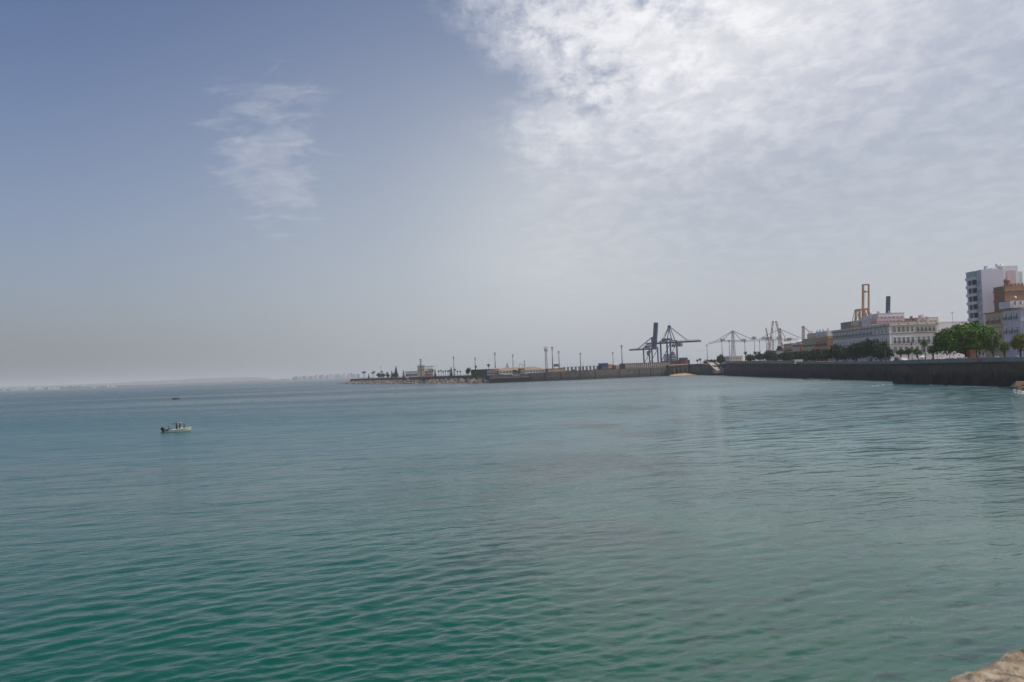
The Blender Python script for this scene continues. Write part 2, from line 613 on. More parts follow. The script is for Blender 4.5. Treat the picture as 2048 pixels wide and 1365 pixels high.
def banded_wall(name, dry, wet, zlow, zhigh):
    """masonry that is dark with weed and water up to the tide line, with block courses"""
    m = bpy.data.materials.new(name)
    m.use_nodes = True
    k = NT(m.node_tree)
    v = k.n('ShaderNodeNewGeometry').outputs['Position']
    sp = k.n('ShaderNodeSeparateXYZ', ins={0: v})
    a = k.noise(v, 0.22, 6, 0.65)
    b = k.noise(k.mapping(v, (3, 2, 1), scale=(1, 1, 0.22)), 0.9, 5, 0.65)
    br = k.n('ShaderNodeTexBrick', ins={'Scale': 1.0, 'Mortar Size': 0.03, 'Brick Width': 1.1, 'Row Height': 0.5})
    uv = k.n('ShaderNodeCombineXYZ', ins={0: k.math('ADD', sp.outputs[0], sp.outputs[1]), 1: sp.outputs[2], 2: 0.0})
    k.set(br, 'Vector', uv.outputs[0])
    k.set(br, 'Color1', (0.82, 0.82, 0.82, 1))
    k.set(br, 'Color2', (1.12, 1.1, 1.05, 1))
    k.set(br, 'Mortar', (0.62, 0.62, 0.62, 1))
    tide = k.step(k.math('ADD', sp.outputs[2], k.math('MULTIPLY', k.math('SUBTRACT', b, 0.5), 2.2)), zlow, zhigh)
    c = k.mix(tide, wet + (1,), dry + (1,))
    weath = k.step(a, 0.36, 0.66)
    c = k.mix(k.math('MULTIPLY', weath, 0.8), c, (dry[0] * 0.55, dry[1] * 0.55, dry[2] * 0.6, 1))
    c = k.mix(1.0, c, br.outputs[0], blend='MULTIPLY')
    pale = k.math('MULTIPLY', k.step(b, 0.56, 0.72), 0.38)
    c = k.mix(pale, c, (0.22, 0.19, 0.15, 1))
    p = k.n('ShaderNodeBsdfPrincipled')
    k.set(p, 'Base Color', c)
    k.set(p, 'Roughness', 0.9)
    bn = k.n('ShaderNodeBump', ins={'Strength': 0.6, 'Distance': 0.08, 'Height': k.math('ADD', a, b)})
    k.set(p, 'Normal', bn.outputs[0])
    o = k.n('ShaderNodeOutputMaterial')
    k.t.links.new(p.outputs[0], o.inputs[0])
    return m


M['seawall'] = banded_wall('seawall_masonry', (0.110, 0.072, 0.050), (0.012, 0.010, 0.010), 1.6, 5.0)
M['bastion'] = banded_wall('bastion_masonry', (0.165, 0.105, 0.070), (0.013, 0.010, 0.010), 1.8, 4.6)
M['pierwall'] = banded_wall('pier_masonry', (0.135, 0.125, 0.112), (0.045, 0.042, 0.042), 1.0, 3.6)


def thick_wall(line, z0, tops, t, mb=None):
    """wall along a polyline (land on the right hand side), thickness t"""
    mb = mb or MB()
    n = len(line)
    nor = []
    for i in range(n):
        a = Vector(line[max(0, i - 1)])
        b = Vector(line[min(n - 1, i + 1)])
        d = (b - a).normalized()
        nor.append(Vector((d.y, -d.x)))
    for i in range(n - 1):
        p, q = Vector(line[i]), Vector(line[i + 1])
        p2, q2 = p + nor[i] * t, q + nor[i + 1] * t
        za, zb = tops[i], tops[i + 1]
        vs = [(p.x, p.y, z0), (q.x, q.y, z0), (q2.x, q2.y, z0), (p2.x, p2.y, z0), (p.x, p.y, za), (q.x, q.y, zb), (q2.x, q2.y, zb), (p2.x, p2.y, za)]
        mb.add(vs, [(0, 1, 5, 4), (1, 2, 6, 5), (2, 3, 7, 6), (3, 0, 4, 7), (4, 5, 6, 7), (0, 3, 2, 1)])
    return mb


def offset(line, t):
    out = []
    n = len(line)
    for i in range(n):
        a = Vector(line[max(0, i - 1)])
        b = Vector(line[min(n - 1, i + 1)])
        d = (b - a).normalized()
        p = Vector(line[i]) + Vector((d.y, -d.x)) * t
        out.append((p.x, p.y))
    return out


def along(line, tops, step, margin=0.0):
    """points every step metres along a polyline, with interpolated height and direction"""
    out = []
    carry = margin
    for i in range(len(line) - 1):
        a, b = Vector(line[i]), Vector(line[i + 1])
        L = (b - a).length
        d = (b - a) / L
        while carry <= L:
            f = carry / L
            out.append((a + d * carry, tops[i] * (1 - f) + tops[i + 1] * f, d))
            carry += step
        carry -= L
    return out


# ------------------------------------------------------------------ the old town's sea wall (runs away from the camera, land to the right)
WA = [(134.5, 256), (135, 284), (136, 327), (138, 372), (143, 470), (151, 574)]
TA = [5.9, 5.9, 6.2, 6.6, 7.7, 8.3]


def seawall_a():
    root = empty('sea_wall', (135, 300, 0))
    inv = root.matrix_world
    off = Vector((135, 300, 0))

    def loc(mb):
        mb.v = [(x - off.x, y - off.y, z - off.z) for x, y, z in mb.v]
        return mb
    w = thick_wall(WA, -1.5, TA, 3.0)
    loc(w).build('wall', M['seawall'], root, fix=True)
    # solid parapet on the nearer stretch
    near = WA[:4] + [(139.2, 396)]
    tn = TA[:4] + [6.85]
    mb = thick_wall(offset(near, 0.25), 5.2, [t + 1.05 for t in tn], 0.5)
    loc(mb).build('parapet', M['stone_pale'], root, fix=True)
    led = thick_wall(offset(WA, -0.12), 5.0, [t + 0.003 for t in TA], 0.5)
    # string course: a thin proud band just under the parapet
    led = MB()
    pts = offset(WA, -0.16)
    for i in range(len(pts) - 1):
        (ax, ay), (bx, by) = pts[i], pts[i + 1]
        za, zb = TA[i], TA[i + 1]
        vs = [(ax, ay, za - 0.35), (bx, by, zb - 0.35), (bx + 0.4, by, zb - 0.35), (ax + 0.4, ay, za - 0.35),
              (ax, ay, za + 0.02), (bx, by, zb + 0.02), (bx + 0.4, by, zb + 0.02), (ax + 0.4, ay, za + 0.02)]
        led.add(vs, [(0, 1, 5, 4), (1, 2, 6, 5), (2, 3, 7, 6), (3, 0, 4, 7), (4, 5, 6, 7), (0, 3, 2, 1)])
    loc(led).build('string_course', M['stone_dark'], root, fix=True)
    # open balustrade on the far stretch
    far = [(139.4, 400), (143, 470), (151, 574)]
    tf = [6.9, 7.7, 8.3]
    mb = MB()
    for p, z, d in along(offset(far, 0.5), tf, 3.2):
        mb.box(p.x - 0.28, p.x + 0.28, p.y - 0.35, p.y + 0.35, z - 0.2, z + 1.42)
    base = thick_wall(offset(far, 0.3), 6.0, [t + 0.42 for t in tf], 0.42)
    rail = MB()
    pts = offset(far, 0.3)
    for i in range(len(pts) - 1):
        rail.bar((pts[i][0] + 0.2, pts[i][1], tf[i] + 1.52), (pts[i + 1][0] + 0.2, pts[i + 1][1], tf[i + 1] + 1.52), 0.5, 0.2)
    mb.v2 = None
    n0 = len(mb.v)
    mb.add(base.v, base.f)
    mb.add(rail.v, rail.f)
    for p, z, d in along(offset(far, 0.5), tf, 0.8, 0.4):
        mb.box(p.x - 0.1, p.x + 0.1, p.y - 0.12, p.y + 0.12, z + 0.4, z + 1.44)
    loc(mb).build('balustrade', M['stone_pale'], root, fix=True)
    tag(root, 'long dark straight sea wall under the row of waterfront houses, white balustrade at its far end', 'sea wall')
    return root


seawall_a()

WB = [(135.5, 256.6), (119.8, 254.5), (122.0, 225), (124.6, 199.5)]


def bastion():
    root = empty('bastion_wall', (122, 225, 0))
    off = Vector((122, 225, 0))

    def loc(mb):
        mb.v = [(x - off.x, y - off.y, z - off.z) for x, y, z in mb.v]
        return mb
    face = [(119.8, 254.5), (122.0, 225), (124.6, 199.5)]
    poly = [(119.8, 254.5), (122.0, 225), (124.6, 199.5), (140, 199.5), (140, 254.5)]
    loc(MB().prism(poly, -1.5, 6.05)).build('wall', M['bastion'], root, fix=True)
    rev = face[::-1]
    cor = MB()
    pl = [(119.62, 254.7), (121.82, 225), (124.42, 199.3)]
    pr_ = [(120.4, 253.9), (122.6, 225), (125.2, 199.9)]
    for i in range(2):
        vs = [(*pl[i], 5.62), (*pl[i + 1], 5.62), (*pr_[i + 1], 5.62), (*pr_[i], 5.62), (*pl[i], 6.12), (*pl[i + 1], 6.12), (*pr_[i + 1], 6.12), (*pr_[i], 6.12)]
        cor.add(vs, [(0, 1, 5, 4), (1, 2, 6, 5), (2, 3, 7, 6), (3, 0, 4, 7), (4, 5, 6, 7), (0, 3, 2, 1)])
    loc(cor).build('string_course', M['stone_dark'], root, fix=True)
    # parapet: low solid base, posts and panels between
    par = MB()
    line = [(120.15, 254.0), (122.35, 225), (124.95, 199.9)]
    for i in range(2):
        a, b = Vector(line[i]), Vector(line[i + 1])
        par.bar((a.x, a.y, 6.62), (b.x, b.y, 6.62), 0.26, 1.0)
        par.bar((a.x, a.y, 7.17), (b.x, b.y, 7.17), 0.42, 0.12)
    for p, z, d in along(line, [6.1, 6.1, 6.1], 4.6, 0.4):
        par.box(p.x - 0.28, p.x + 0.28, p.y - 0.3, p.y + 0.3, 6.1, 7.34)
    loc(par).build('parapet', M['stone_pale'], root, fix=True)
    # pink painted pier in the parapet
    q = Vector((123.5, 213.0))
    loc(MB().box(q.x - 0.45, q.x + 0.32, q.y - 0.5, q.y + 0.5, 6.1, 8.0)).build('pier', paint('pink_render', (0.34, 0.17, 0.14), 0.85, 0.2, 1.0), root)
    tag(root, 'nearest stretch of sea wall jutting out with brown masonry and grey parapet', 'sea wall')


bastion()


def sentry():
    root = empty('stone_pillar', (120.9, 253.3, 6.1))
    mb = MB()
    prof = [(0.75, 0), (0.75, 0.3), (0.62, 0.36), (0.62, 1.5), (0.74, 1.56), (0.74, 1.72), (0.6, 2.0), (0.35, 2.25), (0.08, 2.36)]
    rings = []
    for r, z in prof:
        rings.append([(r * math.cos(2 * math.pi * j / 10), r * math.sin(2 * math.pi * j / 10), z) for j in range(10)])
    mb.loft(rings)
    mb.build('shaft', paint('pillar_stone', (0.16, 0.12, 0.09), 0.9, 0.3, 1.2), root, fix=True)
    tag(root, 'squat round stone pillar with domed cap where the jutting sea wall begins', 'pillar')


sentry()


def side_wall():
    # continues beyond the right edge towards the viewer
    root = empty('return_wall', (122, 198, 0))
    mb = MB()
    pl = [(124.6, 199.2), (121.2, 197.8), (121.6, 190), (116, 150), (104, 110), (84, 70), (52, 30), (26, 4), (60, -30), (160, 20), (160, 199.2)]
    pts = [(x - 122, y - 198) for x, y in pl]
    mb.prism(pts, -1.5, 6.05).build('wall', M['bastion'], root, fix=True)
    par = MB()
    for i in range(1, 7):
        a, b = Vector(pts[i]), Vector(pts[i + 1])
        d = (b - a).normalized()
        nn = Vector((-d.y, d.x)) * 0.35
        par.bar((a.x + nn.x, a.y + nn.y, 6.6), (b.x + nn.x, b.y + nn.y, 6.6), 0.4, 1.1)
    par.build('parapet', M['stone_pale'], root, fix=True)
    tag(root, 'lighter sea wall at the right edge starting behind the foam and the brown rock', 'sea wall')


side_wall()


def promenade():
    mb = MB()
    prev = None
    for (x, y), z in zip(WA, TA):
        q = [(x + 2.9, y, z - 0.02), (520, y, z - 0.02)]
        if prev:
            mb.add([prev[0], prev[1], q[1], q[0]], [(0, 1, 2, 3)])
        prev = q
    mb.add([prev[0], prev[1], (520, 900, 6.0), (180, 900, 6.0)], [(0, 1, 2, 3)])
    mb.add([(139.9, 199.4, 5.88), (520, 199.4, 5.88), (520, 256, 5.88), (139.9, 256, 5.88)], [(0, 1, 2, 3)])
    mb.add([(159.9, -60, 5.88), (520, -60, 5.88), (520, 199.4, 5.88), (159.9, 199.4, 5.88)], [(0, 1, 2, 3)])
    o = mb.build('promenade', M['paving'])
    tag(o, kind='structure')
    rd = MB()
    rd.add([(157, 199.6, 5.89), (166, 199.6, 5.89), (166, 256, 5.89), (157, 256, 5.89)], [(0, 1, 2, 3)])
    prev = None
    for (x, y), z in zip(WA, TA):
        q = [(157 + (y - 256) * 0.02, y, z - 0.01), (166 + (y - 256) * 0.02, y, z - 0.01)]
        if prev:
            rd.add([prev[0], prev[1], q[1], q[0]], [(0, 1, 2, 3)])
        prev = q
    o = rd.build('road', M['asphalt'])
    tag(o, kind='structure')


promenade()

# ------------------------------------------------------------------ breakwater on the left of the pier
TOE = [(-226, 1048), (-190, 965), (-150, 880), (-110, 795), (-75, 728), (-45, 672), (-18, 627)]


def breakwater():
    # land side is to the right (+x,+y)
    def sec(i):
        a = Vector(TOE[max(0, i - 1)])
        b = Vector(TOE[min(len(TOE) - 1, i + 1)])
        d = (b - a).normalized()
        return Vector(TOE[i]), Vector((-d.y, d.x))
    # ground of the promenade behind
    mb = MB()
    prev = None
    for i in range(len(TOE)):
        p, n = sec(i)
        a = p + n * 13
        b = p + n * 75
        q = [(a.x, a.y, 5.2), (b.x, b.y, 5.2), (b.x, b.y, -1)]
        if i:
            mb.add([prev[0], q[0], q[1], prev[1]], [(0, 1, 2, 3)])
            mb.add([prev[1], q[1], q[2], prev[2]], [(0, 1, 2, 3)])
        else:
            mb.add([q[0], q[1], q[2], (a.x, a.y, -1)], [(0, 1, 2, 3)])
        prev = q
    o = mb.build('breakwater_ground', M['paving'], fix=True)
    tag(o, kind='structure')
    # parapet wall
    root = empty('harbour_parapet', (TOE[4][0], TOE[4][1], 0))
    ox, oy = TOE[4]
    w = MB()
    for i in range(len(TOE) - 1):
        p, n = sec(i)
        q, m_ = sec(i + 1)
        a, b = p + n * 12, q + m_ * 12
        if i == 0:
            a = p + n * 12 + (q - p).normalized() * 14
        w.bar((a.x - ox, a.y - oy, 3.8), (b.x - ox, b.y - oy, 3.8), 0.9, 5.0)
    w.build('wall', paint('parapet_wall_grey', (0.13, 0.115, 0.10), 0.9, 0.35, 0.12, 0.6), root, fix=True)
    tag(root, 'long low grey brown wall above the pale boulders of the breakwater', 'harbour wall')
    # boulders: countless, one object
    rng = random.Random(3)
    rb = MB()
    total = 0
    for i in range(len(TOE) - 1):
        p, n = sec(i)
        q, m_ = sec(i + 1)
        L = (q - p).length
        cnt = int(L * 4.2)
        for _ in range(cnt):
            f = rng.random()
            u = rng.random() ** 0.8
            base = p.lerp(q, f) + n.lerp(m_, f) * (u * 12.5 - 0.5)
            z = -0.4 + u * 3.9 + rng.uniform(-0.3, 0.3)
            if i == 0 and f < 0.3:
                z *= 0.15 + f * 2.8
            s = rng.uniform(0.7, 1.7)
            rock(rb, rng, (base.x, base.y, z), s)
    # tip mound
    for _ in range(90):
        f = rng.random()
        a = rng.uniform(0, 6.28)
        rr = rng.random() ** 0.6 * 12
        c = Vector(TOE[0]) + Vector((6, 8)) + Vector((math.cos(a), math.sin(a))) * rr
        rock(rb, rng, (c.x, c.y, -0.5 + (12 - rr) * 0.17), rng.uniform(0.7, 1.4))
    # solid core so no water shows between the stones
    prev = None
    for i in range(len(TOE)):
        p, n = sec(i)
        a, b = p + n * 0.8, p + n * 12.4
        hz = 0.6 if i == 0 else 3.0
        q = [(a.x, a.y, -0.6), (b.x, b.y, hz)]
        if prev:
            rb.add([prev[0], q[0], q[1], prev[1]], [(0, 1, 2, 3)])
        prev = q
    o = rb.build('boulders', M['rubble'])
    tag(o, 'pale tumbled boulders along the foot of the breakwater', kind='stuff')


def rock(mb, rng, c, s, flat=0.7):
    vs = []
    t = (1 + 5 ** 0.5) / 2
    ico = [(-1, t, 0), (1, t, 0), (-1, -t, 0), (1, -t, 0), (0, -1, t), (0, 1, t), (0, -1, -t), (0, 1, -t), (t, 0, -1), (t, 0, 1), (-t, 0, -1), (-t, 0, 1)]
    fs = [(0, 11, 5), (0, 5, 1), (0, 1, 7), (0, 7, 10), (0, 10, 11), (1, 5, 9), (5, 11, 4), (11, 10, 2), (10, 7, 6), (7, 1, 8), (3, 9, 4), (3, 4, 2), (3, 2, 6), (3, 6, 8), (3, 8, 9), (4, 9, 5), (2, 4, 11), (6, 2, 10), (8, 6, 7), (9, 8, 1)]
    ax, ay = rng.uniform(0.7, 1.3), rng.uniform(0.7, 1.3)
    ang = rng.uniform(0, 6.28)
    ca, sa = math.cos(ang), math.sin(ang)
    for x, y, z in ico:
        j = rng.uniform(0.75, 1.2) * s / 1.9
        x, y, z = x * j * ax, y * j * ay, z * j * flat
        vs.append((c[0] + x * ca - y * sa, c[1] + x * sa + y * ca, c[2] + z))
    mb.add(vs, fs)


breakwater()

# ------------------------------------------------------------------ the pier wall
PW = [(-17, 627), (7, 622), (30, 624), (62, 638), (106, 662), (131, 671)]


def pier():
    root = empty('pier_wall', (50, 635, 0))
    ox, oy = 50, 635

    def L(mb):
        mb.v = [(x - ox, y - oy, z) for x, y, z in mb.v]
        return mb
    line = [(6, 629), (30, 632), (62, 641), (106, 664), (131, 673)]
    rev = [(x, y) for x, y in line]
    mb = MB()
    tops = [6.2, 6.9, 7.1, 7.0, 7.0]
    for i in range(len(rev) - 1):
        a, b = rev[i], rev[i + 1]
        vs = [(a[0], a[1], -1.5), (b[0], b[1], -1.5), (b[0], b[1] + 3, -1.5), (a[0], a[1] + 3, -1.5), (a[0], a[1], tops[i]), (b[0], b[1], tops[i + 1]), (b[0], b[1] + 3, tops[i + 1]), (a[0], a[1] + 3, tops[i])]
        mb.add(vs, [(0, 1, 5, 4), (1, 2, 6, 5), (2, 3, 7, 6), (3, 0, 4, 7), (4, 5, 6, 7), (0, 3, 2, 1)])
    L(mb).build('wall', M['pierwall'], root, fix=True)
    # low quay in front of its left end
    q = MB().prism([(-18, 622), (12, 620), (12, 631.5), (-18, 631.5)], -1.5, 3.5)
    L(q).build('low_quay', M['pierwall'], root, fix=True)
    c = MB().prism([(-18.2, 621.8), (12.2, 619.8), (12.2, 623.2), (-18.2, 625.2)], 3.5, 3.78)
    L(c).build('quay_edge', M['ramp'], root, fix=True)
    u = MB().prism([(-19, 631.6), (6, 629.5), (6, 640), (-19, 640)], -1.5, 6.0)
    L(u).build('upper_wall', paint('upper_quay_wall', (0.17, 0.145, 0.12), 0.9, 0.35, 0.15, 0.5), root, fix=True)
    # painted white letters and figures, loose and hand made
    g = MB()
    wm = paint('white_wall_paint', (0.50, 0.52, 0.52), 0.8, 0.08, 2.0)
    y = 618.85
    gx0, gx1 = D(1024.6, 751, 631).x, D(1041, 751, 631).x
    zb, zt = D(1030, 753, 631).z, D(1030, 748.3, 631).z
    w = (gx1 - gx0)
    cw = w / 4.0
    yy = 629.2

    def st(ax, az, bx, bz, k):
        g.bar((gx0 + k * cw + ax * cw * 0.8, yy, zb + az * (zt - zb)), (gx0 + k * cw + bx * cw * 0.8, yy, zb + bz * (zt - zb)), 0.34, 0.12, up=(0, 1, 0))
    for k in (0, 1):                                   # A A
        st(0, 0, 0.4, 1, k); st(0.4, 1, 0.85, 0, k); st(0.2, 0.4, 0.65, 0.4, k)
    st(0.1, 0, 0.1, 1, 2); st(0.1, 1, 0.85, 1, 2); st(0.85, 1, 0.85, 0, 2); st(0.85, 0, 0.1, 0, 2)      # O
    st(0.1, 1, 0.8, 1, 3); st(0.8, 1, 0.35, 0.55, 3); st(0.35, 0.55, 0.85, 0.3, 3); st(0.85, 0.3, 0.15, 0, 3)   # 3
    # letters sit on the face of a block, which stands where the low quay ends
    blk = MB().prism([(0.5, 629.3), (14, 630.3), (14, 634), (0.5, 634)], 3.4, 6.1)
    L(blk).build('painted_block', paint('block_wall', (0.15, 0.14, 0.125), 0.9, 0.3, 0.4, 0.4), root, fix=True)
    o = L(g).build('painted_letters', wm, root, fix=True)
    # vertical joints of the pier face
    j = MB()
    for f in [0.08, 0.2, 0.31, 0.43, 0.52, 0.64, 0.74, 0.83, 0.93]:
        t = f * (len(rev) - 1)
        i = int(t)
        fr = t - i
        a, b = Vector(rev[i]), Vector(rev[i + 1])
        p = a.lerp(b, fr)
        j.box(p.x - 0.22, p.x + 0.22, p.y - 0.3, p.y + 0.2, -1.0, 6.6)
    L(j).build('joint_pier', M['stone_dark'], root)
    tag(root, 'long grey concrete pier wall in the middle distance, painted white letters near its left end', 'pier')


pier()


def end_wall():
    root = empty('retaining_wall', (145, 660, 0))
    ox, oy = 145, 660
    line = [(131, 672), (145.5, 673), (153, 655), (151.5, 600), (151, 574.5)]
    mb = MB().prism([(x - ox, y - oy) for x, y in [(131.2, 673.2), (146.5, 674), (154.0, 655), (151.8, 612), (168, 612), (190, 700), (131.2, 690)]], -1.5, [8.9, 9.0, 9.0, 7.0, 7.0, 9.0, 8.9])
    mb.build('wall', M['pierwall'], root, fix=True)
    # brown canopy on columns in front of the wall above the sand
    x0, x1 = D(1338, 731, 668).x - ox, D(1371, 729, 668).x - ox
    zt = D(1350, 728.5, 668).z
    roof = MB().prism([(x0, 667 - oy), (x1 + 3, 668 - oy), (x1 + 3, 673 - oy), (x0, 672.5 - oy)], [zt - 1.5, zt - 1.0, zt - 0.3, zt - 0.7], [zt - 1.2, zt - 0.7, zt, zt - 0.4])
    roof.build('canopy', paint('canopy_brown', (0.20, 0.13, 0.09), 0.85, 0.3, 0.5), root, fix=True)
    for i in range(5):
        x = x0 + 0.8 + i * (x1 - x0 + 1) / 4.2
        MB().box(x - 0.35, x + 0.35, 668 - oy, 668.7 - oy, 0.5, zt - 1.3).build('column', M['stone_mid'], root)
    tag(root, 'dark retaining wall with brown canopy behind the small beach', 'wall')


end_wall()


def ramp():
    root = empty('slipway', (148, 600, 0))
    o_ = Vector((148, 600, 0))
    A = D(1415.5, 725.5, 645)
    B = D(1432.5, 725.0, 645)
    C_ = D(1447.5, 740.5, 592)
    E = D(1431.5, 741.2, 592)
    top = [A, B, C_, E]
    mb = MB()
    vs = [p - o_ for p in top] + [Vector((p.x, p.y, -1.5)) - o_ for p in top]
    mb.add(vs, [(0, 1, 2, 3), (4, 7, 6, 5), (0, 3, 7, 4), (3, 2, 6, 7), (2, 1, 5, 6), (1, 0, 4, 5)])
    mb.build('ramp', M['ramp'], root, fix=True)
    # side walls of the ramp
    k = MB()
    for P, Q, w in ((A, E, 0.8), (B, C_, 1.0)):
        k.bar(P - o_ + Vector((0, 0, 0.3)), Q - o_ + Vector((0, 0, 0.3)), w, 0.9)
    k.build('side_wall', M['ramp'], root, fix=True)
    c1, c2 = B.lerp(A, 0.3), C_.lerp(E, 0.3)
    MB().bar(c1 - o_ + Vector((0, 0, 0.2)), c2 - o_ + Vector((0, 0, 0.2)), 0.5, 0.4).build('kerb', M['stone_dark'], root, fix=True)
    base = MB().prism([(150.6 - 148, 574.2 - 600), (152, 0), (153, 12), (150.2 - 148 + 0.5, 12.5)][:1] + [(5.5, -26), (5.5, 10), (-2.2, 10), (-2.2, -8.5)], -1.5, 1.6)
    base.build('foot', M['seawall'], root, fix=True)
    tag(root, 'pale sloping boat ramp between the beach wall and the long sea wall', 'ramp')


ramp()


def beach():
    mb = MB()
    nx, ny = 26, 8
    x0, x1 = G(1340, 747.5).x, G(1400, 747.5).x
    vs = []
    for j in range(ny + 1):
        for i in range(nx + 1):
            u, v = i / nx, j / ny
            x = 129 + u * 24
            y = 652 + v * 20.5
            h = math.sin(math.pi * min(1, u * 1.02)) ** 0.5 * (v ** 0.9) * 2.1 - 0.25
            h += 0.12 * mnoise.noise(Vector((x * 0.3, y * 0.3, 0)))
            vs.append((x, y, h))
    fs = [(j * (nx + 1) + i, j * (nx + 1) + i + 1, (j + 1) * (nx + 1) + i + 1, (j + 1) * (nx + 1) + i) for j in range(ny) for i in range(nx)]
    mb.sm = True
    mb.add(vs, fs)
    o = mb.build('beach', M['sand'])
    tag(o, kind='structure')


beach()


def grounds():
    mb = MB()
    # pier deck
    mb.add([(-19, 640, 5.3), (7, 632, 5.3), (62, 644, 5.3), (106, 667, 5.3), (132, 676, 5.3), (150, 676, 5.3), (190, 760, 5.3), (60, 760, 5.3), (0, 700, 5.3), (-30, 690, 5.2)], [tuple(range(10))])
    o = mb.build('pier_deck', M['asphalt'], fix=True)
    tag(o, kind='structure')
    mb = MB().prism([(60, 800), (190, 700), (300, 640), (1600, 700), (1600, 2600), (330, 2600), (90, 1400)], -1.5, 4.0)
    o = mb.build('port_ground', M['asphalt'], fix=True)
    tag(o, kind='structure')


grounds()


# ------------------------------------------------------------------ rocks, foam
def strip_foam(pts, w, name='foam'):
    """thin broken line of foam along surface points"""
    rng = random.Random(len(pts) * 7 + int(pts[0][0]))
    mb = MB()
    P = [Vector((p[0], p[1], 0)) for p in pts]
    for i in range(len(P) - 1):
        a, b = P[i], P[i + 1]
        L = (b - a).length
        n = max(2, int(L / 0.8))
        d = (b - a).normalized()
        s = Vector((-d.y, d.x, 0))
        for j in range(n):
            if rng.random() < 0.55:
                continue
            c = a.lerp(b, (j + rng.random()) / n) + s * rng.uniform(-w, w) * 0.6
            ln = rng.uniform(0.5, 1.8)
            wd = rng.uniform(0.15, 1.0) * w * 0.32
            ring = []
            for q in range(7):
                an = 2 * math.pi * q / 7
                rr = rng.uniform(0.6, 1.1)
                ring.append(c + d * math.cos(an) * ln * rr + s * math.sin(an) * wd * rr + Vector((0, 0, 0.05)))
            ring2 = [r_ + Vector((0, 0, 0.03)) for r_ in ring]
            mb.loft([ring, ring2])
    return mb


def foams():
    mb = MB()
    lines = [([G(1612, 759), G(1640, 758.6), G(1662, 759.5)], 1.6),
             ([G(1745, 773), G(1768, 770.5), G(1787, 769)], 0.5),
             ([G(1850, 770.5), G(1880, 771), G(1910, 771.5)], 0.5),
             ([G(1905, 775), G(1940, 774), G(1975, 775), G(1998, 776)], 0.45),
             ([G(1348, 748.8), G(1375, 748.4), G(1398, 747.4)], 1.6),
             ([G(1424, 748.2), G(1434, 748.4)], 1.6),
             ([G(2028, 779), G(2040, 783), G(2049, 788)], 1.1),
             ([G(2025, 782), G(2034, 787), G(2049, 791)], 0.5)]
    for p, w in lines:
        s = strip_foam(p, w)
        mb.add(s.v, s.f)
    o = mb.build('foam', M['foam'], fix=True)
    tag(o, 'thin broken white lines of foam at the foot of the walls', kind='stuff')


foams()


def wall_rocks():
    rng = random.Random(11)
    dark = paint('wet_rock', (0.03, 0.03, 0.032), 0.6, 0.3, 1.0)
    for px, py, s, lab in ((1617, 759.5, 2.6, 'small dark rock left of the foam by the long sea wall'),
                           (1652, 758.8, 3.0, 'larger dark rock right of the foam by the long sea wall'),
                           (1662, 758.4, 1.8, 'smallest dark rock nearest the long sea wall, right of the foam')):
        p = G(px, py)
        mb = MB()
        for k in range(5):
            rock(mb, rng, (rng.uniform(-1, 1) * s * 0.5, rng.uniform(-0.6, 0.6), -0.1 + rng.uniform(-0.1, 0.15)), s * 0.55, 0.35)
        o = mb.build('rock', dark, loc=(p.x, p.y, 0.1))
        tag(o, lab, 'rock', 'dark rocks awash at the foot of the wall')
    p = G(2052, 779)
    mb = MB()
    for k in range(14):
        rock(mb, rng, (rng.uniform(-2.2, 4.0), rng.uniform(-1.5, 2.5), rng.uniform(-0.5, 0.5)), rng.uniform(1.6, 2.8), 0.5)
    o = mb.build('rock', paint('brown_rock', (0.20, 0.14, 0.09), 0.9, 0.3, 0.8), loc=(p.x, p.y, 0.2))
    tag(o, 'brown rock at the right edge with foam washing round it', 'rock')


wall_rocks()


